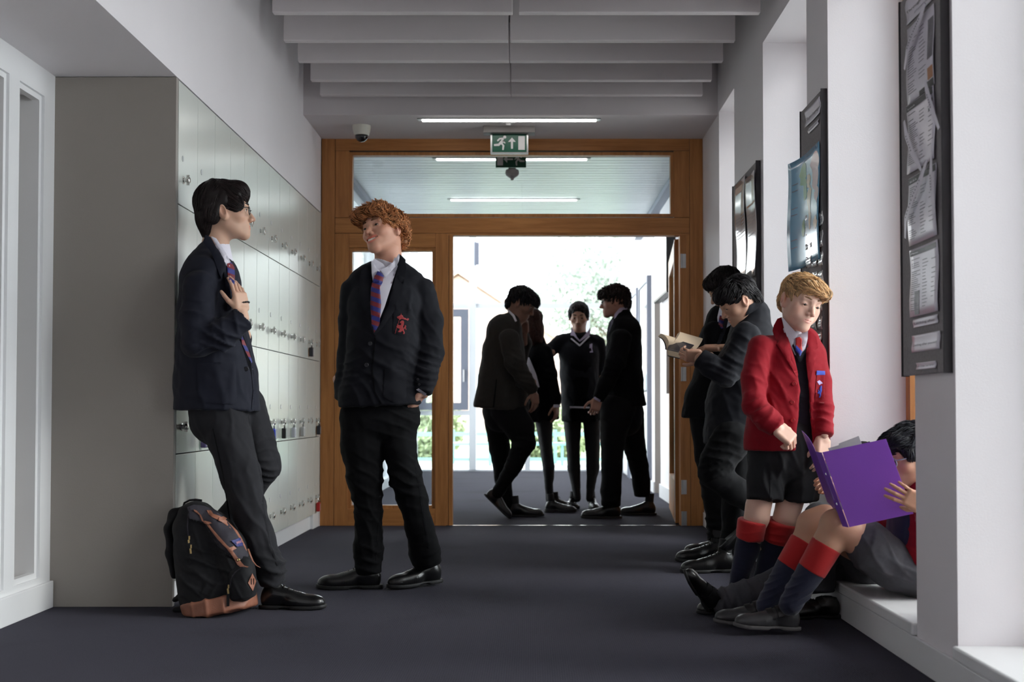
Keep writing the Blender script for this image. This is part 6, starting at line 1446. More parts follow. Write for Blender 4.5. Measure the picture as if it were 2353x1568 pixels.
    shoe(b, W(1762, 1392, 5.16)*np.array([1,1,0]), (-.75,-.5,0), (0,0,1), .235, 'velcro')
_EDL = [(700,1775),(735,1796),(760,1803),(790,1814),(830,1826),(860,1834),(900,1838),(950,1836),(985,1832),(1040,1828)]
_EDR = [(700,1870),(757,1857),(800,1852),(850,1854),(900,1858),(950,1861),(1040,1868)]
def _side(X, Y_, Z, which):
    """signed distance (m) of a point from the traced front edges of the open blazer"""
    yy = np.maximum(Y_, .1); dZ = Z-CAMH; d = yy*CT + dZ*ST; v = -yy*ST + dZ*CT; px = CX + FOC*X/d; py = CY - FOC*v/d
    T = _EDL if which == 'l' else _EDR; e = np.interp(py, [t[0] for t in T], [t[1] for t in T])
    return (e-px)/FOC*yy if which == 'l' else (e-px)/FOC*yy
YOFF = -.10
boy_blond()
YOFF = 0.0
# ================================================================ the two seated on the low window sill
def boy_sitter_far():
    Y = 4.80; loc = (W(1960, 1300, Y)[0], Y, .14); bd = Body(); sk = (.42,.24,.165)
    H = Head(1985, 1085, 4.80, .215, -78, -18, 0, sk, (2008, 1140, 4.80, 26), eyes='down', h=.0034)
    bd.add(H.V, H.Fc, H.C)
    torso = [(2012, 1150, 4.80, 40, .09), (2018, 1190, 4.80, 50, .13), (2014, 1250, 4.80, 52, .135), (2000, 1310, 4.80, 54, .14)]
    Lo = [(1985, 1312, 4.84, 42, .075), (1900, 1322, 4.86, 38, .07), (1800, 1338, 4.84, 37, .066), (1705, 1372, 4.80, 33, .058), (1645, 1386, 4.78, 30, .054)]
    Lk = [(1990, 1295, 4.72, 46, .085), (1930, 1230, 4.72, 42, .08), (1884, 1196, 4.72, 38, .075), (1888, 1270, 4.74, 34, .065), (1890, 1350, 4.76, 29, .055)]
    arm = [(2010, 1165, 4.68, 28, .05), (1995, 1215, 4.62, 26, .048), (1955, 1215, 4.62, 22, .042)]
    hand(bd, W(1952, 1213, 4.62), (-1,0,.1), (.1,-.6,.8), 1, relaxed(.4), sk, .85, h=.003)
    core(bd, sk, [shrink(torso, .7), shrink(Lo[:-1], .6), shrink(Lk[:-1], .6), shrink(arm, .6), [(2008,1138,4.80,22),(2014,1165,4.80,26)]])
    b = bd.build('person', M['skin'], loc)
    tag(b, 'seated pupil mostly hidden behind the purple folder, grey trouser leg stretched across the carpet', 'person', 'pupils in the corridor')
    H.parts(b, 'iris', (.02,.014,.012))
    hairstd(H, b, (.014,.010,.010), 900, 91)
    garment('trousers', [limb(Lo, capb=.2)+limb([(2000,1300,4.78,46,.12),(1985,1312,4.78,46,.12)]), limb(Lk, capb=.2)], M['grey_lt'], b, .0072, .02, [cr(1700, 1370, 4.75, 1, .2, .05, .010, .09), cr(1660, 1385, 4.75, 1, -.2, .04, .008, .06), cr(1760, 1330, 4.75, 1, .5, .06, .005, .1), cr(1885, 1220, 4.65, .4, 1, .05, .006, .08)], 92, .002)
    garment('blazer', [limb(torso, n=2.2, capb=.3), limb(arm, capb=.2)], M['red'], b, .009, .024, [cr(2000, 1230, 4.7, .5, 1, .05, .007, .1)], 93, .002)
    s1 = shoe(b, W(1624, 1410, 4.79)*np.array([1,1,0])+np.array([0,0,.02]), (-.50,-.42,.76), (.62,-.25,.55), .215, 'velcro')
    shoe(b, W(1932, 1424, 4.74)*np.array([1,1,0]), (-1,-.06,0), (0,0,1), .235, 'velcro')
YOFF = .06
boy_sitter_far()
YOFF = 0.0
def boy_sitter_near():
    Y = 4.5; loc = (W(2050, 1300, Y)[0], Y, .14); bd = Body(); sk = (.52,.28,.185)
    H = Head(2089, 1044, 4.46, .225, -76, -16, 0, sk, (2112, 1105, 4.46, 28), eyes='down', h=.0024, flush=.3, cheek=1.1)
    bd.add(H.V, H.Fc, H.C)
    Ln = [(2050, 1300, 4.42, 52, .085), (1985, 1247, 4.40, 41, .070), (1940, 1214, 4.40, 35, .062), (1920, 1206, 4.40, 33, .058), (1903, 1248, 4.41, 32, .056), (1872, 1300, 4.42, 29, .05), (1834, 1362, 4.43, 21, .036), (1814, 1392, 4.43, 19, .033)]
    Lf = [(2050, 1300, 4.62, 50, .085), (1960, 1240, 4.60, 42, .072), (1895, 1200, 4.58, 37, .062), (1866, 1206, 4.58, 32, .056), (1846, 1258, 4.58, 31, .055), (1818, 1306, 4.58, 28, .05), (1776, 1366, 4.58, 21, .038), (1760, 1392, 4.58, 19, .035)]
    torso = [(2128, 1130, 4.47, 46, .10), (2126, 1190, 4.47, 60, .15), (2118, 1260, 4.47, 62, .155), (2108, 1325, 4.47, 60, .15)]
    aN = [(2136, 1150, 4.32, 32, .055), (2146, 1215, 4.26, 30, .052), (2122, 1170, 4.25, 24, .042)]
    aF = [(2110, 1160, 4.62, 30, .055), (2080, 1225, 4.66, 28, .05), (2020, 1212, 4.66, 24, .044), (1975, 1180, 4.64, 19, .04)]
    hand(bd, W(2124, 1162, 4.175), (-.93,.02,.48), (-.12,-.98,-.1), -1, [(.06,.25,.15),(.05,.22,.15),(.08,.25,.15),(.12,.30,.2)], sk, .82, spread=.10, thumb=(-.2,.75), arm=.04)
    hand(bd, W(1914, 1108, 4.66), (-.75,-.30,-.25), (.2,.9,-.3), 1, [(.7,.9,.5)]*4, sk, .80, spread=.05, thumb=(.1,.5))
    core(bd, sk, [[(2112,1104,4.46,27),(2122,1140,4.46,34)], shrink(torso, .7), shrink(aN, .55), shrink(aF, .55), [(1975,1180,4.64,12),(1935,1140,4.64,11),(1905,1114,4.63,11)]])
    core(bd, sk, [[(p[0], p[1], p[2], p[3]*(.86 if i < 1 else 1), p[4]) for i, p in enumerate(L_)] for L_ in (Ln, Lf)], h=.005, k=.022)
    b = bd.build('person', M['skin'], loc)
    tag(b, 'seated boy in glasses, grey shorts and red-topped socks holding up the purple folder', 'person', 'pupils in the corridor')
    H.parts(b, 'iris', (.02,.012,.010), 1.3); H.glasses(b, 'specs2', thick=.0024)
    H.hair(b, [((0,-.018,.034), (.083,.102,.082)), ((0,.046,.056), (.070,.056,.044)), ((0,-.080,-.030), (.060,.035,.055)), ((-.070,.028,.018), (.016,.03,.03)), ((.070,.028,.018), (.016,.03,.03)), ('sub', (0,.102,-.040), (.085,.068,.072)), ('sub', (.088,.002,-.045), (.028,.034,.050)), ('sub', (-.088,.002,-.045), (.028,.034,.050))],
           lambda p: p[:,2] > -.08, (.012,.012,.018), 3200, .030, .30, .05, lambda p: np.where(p[:,2:3] < .035, np.stack([p[:,0]*.3, .2+0*p[:,0], -1+0*p[:,0]], 1), np.stack([p[:,0]*1.5, .8+0*p[:,0], -.1+0*p[:,0]], 1)), seed=95, thick=.0013, gravity=.15, rnd=.16, displ=.003)
    garment('shorts', [limb([(2102, 1322, 4.48, 52, .17), (2060, 1306, 4.48, 52, .16)])+limb([(2050, 1300, 4.42, 57, .092), (1994, 1251, 4.40, 52, .090), (1986, 1248, 4.40, 52, .092)], capb=.06), limb([(2050, 1300, 4.62, 55, .09), (1992, 1262, 4.61, 50, .085)], capb=.06)], M['grey_lt'], b, .0065, .02, [cr(2020, 1290, 4.35, 1, .6, .05, .006, .09), cr(2060, 1330, 4.35, .6, 1, .05, .006, .08)], 96, .0016)
    garment('pullover', [limb([(2076, 1180, 4.48, 30, .10), (2072, 1250, 4.48, 34, .11)], n=2.2, capb=.2)], M['sock'], b, .008, .02)
    jk = garment('blazer', [limb(torso, n=2.2, capb=.15)+limb([(2116,1128,4.46,34,.06),(2120,1150,4.46,44,.09)]), limb(aN, capb=.2), limb(aF, capb=.2)], M['red'], b, .008, .024, [cr(2070, 1225, 4.55, 1, .3, .03, .009, .08), cr(2110, 1240, 4.3, .3, 1, .05, .006, .1), cr(2030, 1212, 4.6, 1, .1, .025, .006, .06)], 97, .002)
    for cf, sk_, nm in (([(1900,1252,4.41,36,.064),(1865,1312,4.42,33.5,.060)], [(1869,1304,4.42,33,.059),(1836,1356,4.43,28,.050),(1816,1390,4.43,26,.046)], 0), ([(1849,1246,4.58,34,.063),(1813,1304,4.58,31.5,.059)], [(1817,1296,4.58,31,.058),(1784,1354,4.58,27,.050),(1762,1392,4.58,25,.046)], 1)):
        p7, p8 = sk_[1], sk_[2]
        garment('sock', [limb(sk_, capa=.1)], M['sock'], b, .0042, .008, [cr(p7[0]-2, p7[1]-2, p7[2], .45, -.9, .022, .008, .045), cr(p8[0], p8[1], p8[2], .4, -.9, .020, .007, .03)], 98+nm, .0006)
        garment('sock_cuff', [limb(cf, capa=.08, capb=.08)], M['sockr'], b, .004, .008, [], 99, .0005)
    shoe(b, W(1838, 1452, 4.46)*np.array([1,1,0])+np.array([0,0,.012]), (-1,-.08,.06), (.03,0,1), .242, 'velcro', m=M['shoe_m'], sole=M['soleg'])
    shoe(b, W(1788, 1444, 4.62)*np.array([1,1,0])+np.array([0,0,.006]), (-1,-.06,.03), (.03,0,1), .242, 'velcro', m=M['shoe_m'], sole=M['soleg'])
boy_sitter_near()
# ---------------------------------------------------------------- the purple ring-binder folder
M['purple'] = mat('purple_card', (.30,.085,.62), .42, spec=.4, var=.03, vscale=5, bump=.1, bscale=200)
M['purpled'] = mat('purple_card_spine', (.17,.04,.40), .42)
M['label'] = mat('spine_label', (.52,.50,.58), .5)
def folder():
    A, B, C, D = W(1890, 1040, 4.36), W(2036, 1009, 4.28), W(2099, 1181, 4.20), W(1952, 1212, 4.28)
    t = thing('folder', 'large purple folder held open in front of the seated boy\'s face', 'folder', A)
    n = np.cross(B-A, D-A); n /= np.linalg.norm(n); n = n if n[1] < 0 else -n
    MB().prism([A, B, C, D], n*.0028).build('front_cover', M['purple'], t)
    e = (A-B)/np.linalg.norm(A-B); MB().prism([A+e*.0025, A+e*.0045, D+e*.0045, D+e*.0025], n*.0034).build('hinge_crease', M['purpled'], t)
    sA, sD = W(1874, 1038, 4.40), W(1936, 1210, 4.32)
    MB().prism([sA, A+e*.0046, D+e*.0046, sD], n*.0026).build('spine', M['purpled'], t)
    # rear cover curving away
    V = []; K = 7
    tp = [(1874,1038,4.40),(1870,1028,4.43),(1864,1016,4.47),(1857,1005,4.51),(1849,996,4.55),(1842,990,4.58)]
    vec = sD-sA
    for p in tp:
        a = W(*p); V += [a, a+vec, a+vec+np.array([.0012,.0025,0]), a+np.array([.0012,.0025,0])]
    Fc = []
    for i in range(len(tp)-1):
        q = i*4
        for k in range(4): Fc.append((q+k, q+(k+1) % 4, q+4+(k+1) % 4, q+4+k))
    Fc += [(3,2,1,0), tuple(len(V)-4+k for k in range(4))]
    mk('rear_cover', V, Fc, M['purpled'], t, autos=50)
    P = lambda u, v, o=.003: sA + (A-sA)*u + (D-A)*v + n*o
    MB().prism([P(.18,.37), P(.86,.37), P(.86,.66), P(.18,.66)], n*.0006).build('spine_label', M['label'], t)
    MB().prism([P(.30,.42,.0037), P(.36,.42,.0037), P(.36,.60,.0037), P(.30,.60,.0037)], n*.0002).prism([P(.5,.42,.0037), P(.52,.42,.0037), P(.52,.63,.0037), P(.5,.63,.0037)], n*.0002).build('label_lines', M['greymark'], t)
    for v in (.30, .70): MB().lathe(P(.5, v, .0025), [(.005,0),(.005,.0012),(.0025,.0014),(.0001,.0014)], n, 14).build('rivet', M['steel'], t, autos=40)
    # sheets inside, showing above the top edge
    m_ = -n
    for i, (u0, u1, dz) in enumerate(((.28,.62,.020),(.10,.50,.012))):
        a = A+(B-A)*u0+m_*(.006+.004*i); b_ = A+(B-A)*u1+m_*(.006+.004*i); dn = (D-A)*.9; up_ = -(D-A)/np.linalg.norm(D-A)*dz
        MB().prism([a+up_, b_+up_*1.6, b_+dn, a+dn], m_*.0015).build('sheet', M['paperw'], t)
folder()
# ================================================================ backpack
M['canvas'] = mat('black_canvas', (.0045,.0045,.0065), .72, spec=.3, sheen=.03, bump=.45, bscale=700)
M['canvasg'] = mat('charcoal_canvas', (.034,.031,.041), .75, spec=.3, bump=.45, bscale=700)
M['tan'] = mat('tan_leather', (.27,.105,.062), .55, bump=.3, bscale=250, var=.12, vscale=25)
M['brass'] = mat('brass', (.62,.45,.20), .3, metal=1)
def backpack():
    Y = 4.93; g = lambda px, py, y, r, d: (px, py, y, r, d)
    loc = W(500, 1410, Y)*np.array([1,1,0]); t = thing('backpack', 'black canvas backpack with tan leather base and straps leaning by the end panel', 'backpack', loc)
    body = [(452, 1188, 5.00, 34, .10), (462, 1225, 4.99, 56, .125), (478, 1280, 4.97, 70, .135), (492, 1340, 4.95, 76, .14), (502, 1384, 4.94, 79, .145)]
    frontp = [(500, 1205, 4.95, 26, .085), (528, 1250, 4.93, 32, .10), (545, 1300, 4.91, 32, .105), (552, 1340, 4.90, 32, .105)]
    bd = garment('body', [limb(body, n=2.6, capb=.1)+limb(frontp, n=2.4)], M['canvas'], t, .0055, .02,
        [cr(475, 1300, 4.8, .3, 1, .045, .007, .09), cr(450, 1250, 4.8, 1, .4, .05, .005, .08), cr(520, 1290, 4.8, .8, .6, .04, .005, .07), cr(430, 1340, 4.8, .6, 1, .05, .005, .08), cr(500, 1360, 4.8, 1, -.4, .04, .005, .06)], 51, .002, cuts=[(0, plane(W(500, 1388, Y), (0,0,-1)))])
    # leather base
    base = garment('base', [limb([(503, 1376, 4.935, 82, .15), (508, 1405, 4.93, 80, .148)], n=2.8, capb=.1, capa=.1)], M['tan'], t, .0055, .01, [cr(480, 1400, 4.8, 1, .2, .06, .006, .08), cr(560, 1390, 4.8, 1, -.5, .05, .005, .06)], 52, .0012, cuts=[(0, plane(W(508, 1411, Y)*np.array([1,1,0])+np.array([0,0,.003]), (0,0,-1)))])
    pk = garment('front_pocket', [limb([(562, 1300, 4.86, 20, .05), (556, 1322, 4.85, 30, .062), (556, 1352, 4.85, 31, .065), (558, 1372, 4.85, 29, .062)], n=2.5, capb=.2)], M['canvas'], t, .005, .015, [cr(545, 1350, 4.8, 1, .5, .04, .004, .05)], 53, .0015)
    bb = bvh_of(bd, base, pk)
    lid = patch('lid', [(430,1166),(446,1160),(470,1163),(492,1172),(515,1190),(536,1215),(552,1240),(564,1262),(572,1276),(568,1282),(548,1290),(538,1284),(520,1275),(505,1262),(490,1240),(478,1220),(470,1205),(452,1200),(436,1196)], bb, M['canvasg'], t, .012, .010, step=6, soft=3)
    lb = bvh_of(bd, base, pk, lid)
    patch('lid_trim', [(436,1196),(452,1200),(470,1205),(478,1220),(490,1240),(505,1262),(520,1275),(538,1284),(537,1280),(521,1271),(507,1258),(493,1238),(481,1216),(472,1201),(453,1196),(437,1192)], lb, M['canvas'], t, .006, .004, step=4)
    st1 = patch('strap', [(445,1171),(452,1174),(462,1184),(468,1198),(478,1202),(490,1218),(506,1236),(522,1254),(532,1262),(546,1282),(561,1300),(572,1303),(566,1306),(552,1304),(545,1298),(536,1282),(524,1264),(514,1255),(500,1240),(486,1222),(474,1206),(463,1197),(458,1184),(446,1175)], lb, M['tan'], t, .006, .005, step=4, soft=2)
    patch('strap', [(475,1173),(485,1173),(490,1181),(505,1186),(520,1196),(532,1207),(545,1220),(556,1238),(564,1255),(568,1268),(562,1260),(552,1242),(541,1226),(528,1213),(514,1203),(502,1196),(488,1189),(480,1183)], lb, M['tan'], t, .006, .005, step=4, soft=2)
    s2 = bvh_of(bd, base, pk, lid, st1)
    for poly in ([(469,1197),(483,1200),(487,1203),(474,1206),(468,1202)], [(503,1189),(514,1187),(522,1192),(511,1200),(502,1197)], [(521,1262),(537,1255),(544,1261),(527,1270)]): patch('strap_keeper', poly, s2, M['tan'], t, .012, .007, step=3, soft=1)
    c = Vector(ray(548, 1287)).normalized(); h = s2.ray_cast(Vector((0,0,CAMH)), c); n = -np.array(c)
    if h[0]: MB().lathe(np.array(h[0])+n*.006, [(.0022,.002),(.0035,.003),(.0058,.0022),(.006,-.001)], n, 16).build('eyelet', M['brass'], t, autos=40)
    MB().tube([W(570,1262,4.80), W(575,1276,4.79), W(581,1290,4.78), W(589,1300,4.775), W(598,1305,4.77)], [.003,.0028,.0028,.0022,.0015], 6, squash=(1.6,.6)).build('loose_strap_end', M['tan'], t, smooth=True)
    lbp = patch('maker_patch', [(531,1243),(552,1236),(562,1250),(564,1254),(545,1257),(540,1252)], lb, mat('patch_blue', (.012,.018,.13), .6), t, .008, .004, step=3)
    pb = bvh_of(lbp, lid, bd)
    # woven lettering on the patch (JANSPORT), traced along its slant
    ft = bpy.data.curves.new('patch_lettering', 'FONT'); ft.body = 'JANSPORT'; ft.size = .0115; ft.extrude = .0003; ft.align_x = 'CENTER'; ft.align_y = 'CENTER'
    o = bpy.data.objects.new('patch_lettering', ft); COL.objects.link(o)
    dg = bpy.context.evaluated_depsgraph_get(); me = bpy.data.meshes.new_from_object(o.evaluated_get(dg)); bpy.data.objects.remove(o)
    h = pb.ray_cast(Vector((0,0,CAMH)), Vector(ray(548, 1247)).normalized()); h0 = pb.ray_cast(Vector((0,0,CAMH)), Vector(ray(538, 1250)).normalized()); h1 = pb.ray_cast(Vector((0,0,CAMH)), Vector(ray(558, 1244)).normalized())
    if h[0] and h0[0] and h1[0]:
        c = np.array(h[0]); ex_ = np.array(h1[0]-h0[0]); ex_ /= np.linalg.norm(ex_); nn = -np.array(ray(548,1247)); nn = nn-ex_*nn.dot(ex_); nn /= np.linalg.norm(nn); ey = np.cross(nn, ex_)
        vs = [c + nn*(.0035+v.co.z) + ex_*v.co.x*.78 + ey*v.co.y*1.15 for v in me.vertices]
        mk('lettering', vs, [tuple(p.vertices) for p in me.polygons], mat('patch_red_white', (.62,.30,.36), .6), lbp, smooth=False)
    dm = patch('leather_diamond', [(580,1318),(589,1336),(581,1359),(570,1340)], lb, M['tan'], t, .006, .004, step=4)
    db = bvh_of(dm, pk)
    for x in (577.5, 583): patch('slot', [(x-1,1330),(x+1,1330),(x+1,1344),(x-1,1344)], db, M['shoe'], dm, .0015, .001, step=3)
    patch('zip', [(528,1352),(530,1330),(538,1316),(548,1308),(562,1302),(562,1304),(549,1310),(540,1318),(532,1331),(530,1352)], lb, M['canvasg'], t, .004, .003, step=4)
    patch('zip', [(437,1165),(440,1168),(434,1185),(432,1210),(434,1232),(431,1232),(429,1210),(431,1184)], lb, M['canvasg'], t, .005, .004, step=4)
    for px, py, l in ((436,1236,18),(440,1256,16),(526,1348,20)):
        h = lb.ray_cast(Vector((0,0,CAMH)), Vector(ray(px, py)).normalized()); c = np.array(h[0]) if h[0] else W(px, py, 4.85); s_ = 4.85/FOC
        q = thing('zip_puller', None, None, c, parent=None); bpy.data.objects.remove(q)
        MB().obox(c+np.array([0,-.006,0]), ((1,0,0),(0,1,0),(0,0,1)), (.0028,.0015,.007)).obox(c+np.array([-.001,-.008,-.018]), ((1,0,.12),(0,1,0),(-.12,0,1)), (.0034,.001,.010)).build('zip_puller', M['brass'], t)
        MB().obox(c+np.array([-.001,-.009,-.052]), ((1,0,0),(0,1,0),(0,0,1)), (.0055,.0015,.024)).build('pull_tape', M['canvas'], t)
    # grab handle and shoulder straps at the back
    MB().tube([W(420,1168,5.0), W(424,1156,5.0), W(436,1150,5.0), W(450,1149,4.99), W(460,1151,4.98), W(463,1155,4.98), W(458,1160,4.98)], [.006,.007,.007,.008,.010,.010,.006], 8, squash=(1.4,.6)).build('grab_handle', M['canvas'], t, smooth=True)
    garment('shoulder_strap', [limb([(432, 1172, 5.04, 14, .035), (404, 1186, 5.04, 14, .035), (390, 1215, 5.04, 10, .035), (396, 1270, 5.04, 12, .035), (402, 1322, 5.04, 8, .03)])], M['canvas'], t, .005, .02, [], 55, .002)
    garment('side_strap', [limb([(404, 1378, 4.98, 7, .02), (414, 1372, 4.97, 7, .02), (424, 1384, 4.95, 8, .02), (426, 1400, 4.94, 8, .02), (404, 1402, 4.94, 7, .02)])], M['canvas'], t, .005, .01, [], 56, .001)
backpack()

# ================================================================ notice boards on the piers
M['felt'] = mat('charcoal_felt', (.30,.28,.285), .95, spec=.1, bump=.5, bscale=700, var=.12, vscale=90)
M['lam'] = mat('laminated_sheet', (.80,.76,.84), .32, spec=.4, coat=.2, var=.03, vscale=8)
M['lamw'] = mat('laminated_card', (.60,.57,.60), .14, spec=.6, coat=.8)
M['tex'] = mat('sheet_print_grey', (.13,.12,.16), .5); M['texd'] = mat('sheet_print_black', (.02,.02,.025), .4); M['orange'] = mat('sheet_print_orange', (.42,.16,.05), .4); M['photo'] = mat('sheet_photo_grey', (.16,.15,.17), .3, var=.5, vscale=30)
XB_ = XR-.022
def board(y0, y1, z0, z1, label):
    t = thing('notice_board', label, 'notice board', (XR, (y0+y1)/2, z0), 'notice boards on the piers')
    MB().box(XB_, XR-.0005, y0, y1, z0, z1, bev=.003).build('felt_panel', M['felt'], t, autos=15)
    for a, b in ((y0-.006, y0), (y1, y1+.006)): MB().box(XB_-.004, XR-.001, a, b, z0-.003, z1+.003).build('edge_trim', MATS.get('board_edge') or mat('board_edge', (.05,.046,.05), .9), t)
    return t
def sheet(name, label, cat, y0, y1, z0, z1, m, curl=0.0, skew=0.0, seed=0, bow=.006, tipf=0.0, parent=None, group='sheets pinned to the notice boards', thick=.0006, n=9):
    """pinned sheet lying on a board; y0 near end, y1 far end; it bows and curls away from the board"""
    rs = np.random.RandomState(seed); a, b = rs.rand(2)*6; V = []; 
    for i in range(n):
        for j in range(n):
            u, v = i/(n-1), j/(n-1)
            y = y0+(y1-y0)*u; z = z0+(z1-z0)*v + skew*(u-.5)
            d = .0025 + bow*(math.sin(v*math.pi*2+a)*.4+.5)*(.4+.6*abs(u-.5)*2) + curl*max(0, u-.55)**2*4 + tipf*max(0, .35-v)**2*6
            V.append((XB_-d, y, z))
    N = len(V); V += [(x-thick, y, z) for x, y, z in V]; Fc = []
    for i in range(n-1):
        for j in range(n-1):
            q = i*n+j; Fc += [(q, q+1, q+n+1, q+n), (N+q, N+q+n, N+q+n+1, N+q+1)]
    bd_ = [i*n for i in range(n)] + [(n-1)*n+j for j in range(1, n)] + [i*n+n-1 for i in range(n-2, -1, -1)] + [j for j in range(n-2, 0, -1)]
    for k in range(len(bd_)): a_, b_ = bd_[k], bd_[(k+1) % len(bd_)]; Fc.append((a_, b_, b_+N, a_+N))
    top = np.array(V[N:]).reshape(n, n, 3)
    def at(u, v, off=.0006):
        fu, fv = u*(n-1), v*(n-1); i, j = min(int(fu), n-2), min(int(fv), n-2); fu -= i; fv -= j
        p = top[i,j]*(1-fu)*(1-fv)+top[i+1,j]*fu*(1-fv)+top[i,j+1]*(1-fu)*fv+top[i+1,j+1]*fu*fv; return p - np.array([off,0,0])
    if parent is None:
        t = thing(name, label, cat, (XB_, (y0+y1)/2, z0), group); mk('page', V, Fc, m, t)
    else: t = parent; mk(name, V, Fc, m, t)
    return t, at
def rects(t, at, name, L_, m):
    mb = MB()
    for u0, u1, v0, v1 in L_:
        K = max(1, int((v1-v0)*10)); H_ = max(1, int((u1-u0)*8)) 
        for i in range(H_):
            for j in range(K):
                a, b = u0+(u1-u0)*i/H_, u0+(u1-u0)*(i+1)/H_; c, d = v0+(v1-v0)*j/K, v0+(v1-v0)*(j+1)/K
                mb.prism([at(a,c), at(b,c), at(b,d), at(a,d)], (-.0002,0,0))
    return tag(mb.build(name, m, t), kind='stuff')
def lines(rs, u0, u1, v0, v1, k):  # rows of print; u=0 is the end nearer the camera
    out = []
    for i in range(k):
        v = v1-(v1-v0)*(i+.5)/k
        if rs.rand() < .12: continue
        w = (u1-u0)*(.45+.55*rs.rand()); out.append((u1-w, u1, v-.0045, v+.0035))
    return out
def text_on(t, at, txt, u0, u1, v, hgt, m, name='lettering'):
    """flat lettering; reads from far end (left in view) to near end"""
    ft = bpy.data.curves.new(name, 'FONT'); ft.body = txt; ft.size = 1; o = bpy.data.objects.new(name, ft); COL.objects.link(o)
    dg = bpy.context.evaluated_depsgraph_get(); me = bpy.data.meshes.new_from_object(o.evaluated_get(dg)); bpy.data.objects.remove(o)
    xs = [q.co.x for q in me.vertices]; w = max(xs) or 1
    vs = [at(min(1, max(0, u0+(u1-u0)*q.co.x/w)), min(1, max(0, v+hgt*q.co.y)), .0009) for q in me.vertices]
    mk(name, vs, [tuple(p.vertices) for p in me.polygons], m, t, smooth=False)
def yz(px, py):   # where a pixel meets the board face
    r = ray(px, py); k = XB_/r[0]; return r[1]*k, CAMH+r[2]*k
b3 = board(3.535, 3.93, .925, 2.14, 'nearest notice board, tall charcoal felt full of laminated timetables')
b2 = board(5.00, 5.385, .925, 2.14, 'middle notice board, with the blue map, behind the blond boy')
b1 = board(6.45, 7.20, .925, 2.14, 'farthest notice board, with two glossy sheets, beyond the reading boys')
def px_sheet(name, label, cat, x0, x1, yt, yb, m, **k):
    """x0 (left, far) x1 (right, near); yt/yb rows measured at the middle"""
    yf, _ = yz(x0, 900); yn, _ = yz(x1, 900); xm = (x0+x1)/2; _, z1 = yz(xm, yt); _, z0 = yz(xm, yb)
    return sheet(name, label, cat, yn, yf, z0, z1, m, **k)
rs = np.random.RandomState(3)
S3 = [('topmost sheet of the nearest board, cut off by the frame, with bold heading', 2094, 2157, -40, 20), ('second sheet down on the nearest board, orange block in its corner', 2095, 2158, 30, 212), ('third sheet down on the nearest board, with a black header and a bright glare', 2095, 2158, 215, 380), ('fourth sheet down on the nearest board, strips of tape crossing it', 2095, 2160, 390, 552), ('fifth sheet down on the nearest board, glossy with a small photo', 2098, 2163, 562, 722)]
for i, (lb, x0, x1, yt, yb) in enumerate(S3):
    t, at = px_sheet('timetable_sheet', lb, 'sheet', x0, x1, yt, yb, M['lam'], seed=i+3, bow=.007)
    R = []
    if i == 0: text_on(t, at, 'Through', .97, .45, .42, .14, M['texd']); text_on(t, at, 'planning', .7, .2, .2, .10, M['tex'])
    elif i == 1:
        rects(t, at, 'photo_block', [(.02,.22,.36,.86)], M['photo']); rects(t, at, 'orange_block', [(.02,.22,.10,.25)], M['orange']); rects(t, at, 'grey_block', [(.02,.25,.0,.09),(.35,.55,.0,.06)], M['texd'])
        rects(t, at, 'print', lines(rs, .62, .93, .1, .9, 24)+lines(rs, .28, .55, .2, .9, 14), M['tex'])
    else:
        rects(t, at, 'header_band', [(.03,.99,.90,.99)] if i < 4 else [(.05,.98,.90,.97)], M['texd']); text_on(t, at, {2:'Lunch', 3:'KS3', 4:'Menu'}[i], .95, .70, .925, .035, M['lam'])
        rects(t, at, 'print', lines(rs, .62, .95, .08, .86, 26)+lines(rs, .34, .56, .1, .82, 15)+lines(rs, .06, .24, .2, .8, 9), M['tex'])
        if i == 2: rects(t, at, 'corner_marks', [(.05,.22,.80,.85),(.05,.22,.70,.74)], M['texd'])
        if i == 4: rects(t, at, 'photo_block', [(.66,.82,.02,.36)], M['photo'])
for i, (x0, x1, yt, yb, tx) in enumerate(((2103,2160,728,748,'Looking after'), (2100,2165,766,806,'Looking after yourself'), (2110,2155,832,848,'01234 567890'))):
    t, at = px_sheet('caption_strip', ['small paper strip under the fifth sheet of the nearest board','wider caption card below the small strip on the nearest board','lowest paper strip on the nearest board, with figures'][i], 'strip', x0, x1, yt, yb, M['lam'], seed=20+i, bow=.004)
    text_on(t, at, tx, .95, .1, .35, .35 if i != 1 else .2, M['tex'])
# loose strips of laminate trailing across the sheets
def strip(label, pts, w=.012):
    """pts: (px, py, stand-off)"""
    P = []
    for px, py, so in pts: y, z = yz(px, py); P.append(np.array([XB_-so, y, z]))
    V = []; 
    for i, p in enumerate(P):
        d = P[min(i+1, len(P)-1)]-P[max(i-1, 0)]; d /= np.linalg.norm(d); s_ = np.cross(d, [1,0,0]); s_ /= np.linalg.norm(s_)
        ww = w*(.4 if i in (0, len(P)-1) else 1); V += [p-s_*ww+np.array([-.002*(i % 2),0,0]), p+s_*ww, p+s_*ww+np.array([-.001,0,0]), p-s_*ww+np.array([-.003,0,0])]
    Fc = []
    for i in range(len(P)-1):
        q = i*4
        for k in range(4): Fc.append((q+k, q+(k+1) % 4, q+4+(k+1) % 4, q+4+k))
    Fc += [(3,2,1,0), tuple(len(V)-4+k for k in range(4))]
    t = thing('laminate_strip', label, 'strip', P[0], 'loose strips on the nearest board'); mk('strip_film', V, Fc, M['lam'], t, autos=60)
    rs_ = np.random.RandomState(len(pts)); 
    mb = MB()
    for i in range(1, len(P)-2):
        for k in np.linspace(.1, .9, 6): c = P[i]*(1-k)+P[i+1]*k - np.array([.0045,0,0]); mb.box(c[0]-.0003, c[0], c[1]-w*.28, c[1]+w*.28, c[2]-.002, c[2]+.002)
    tag(mb.build('print', M['tex'], t), kind='stuff')
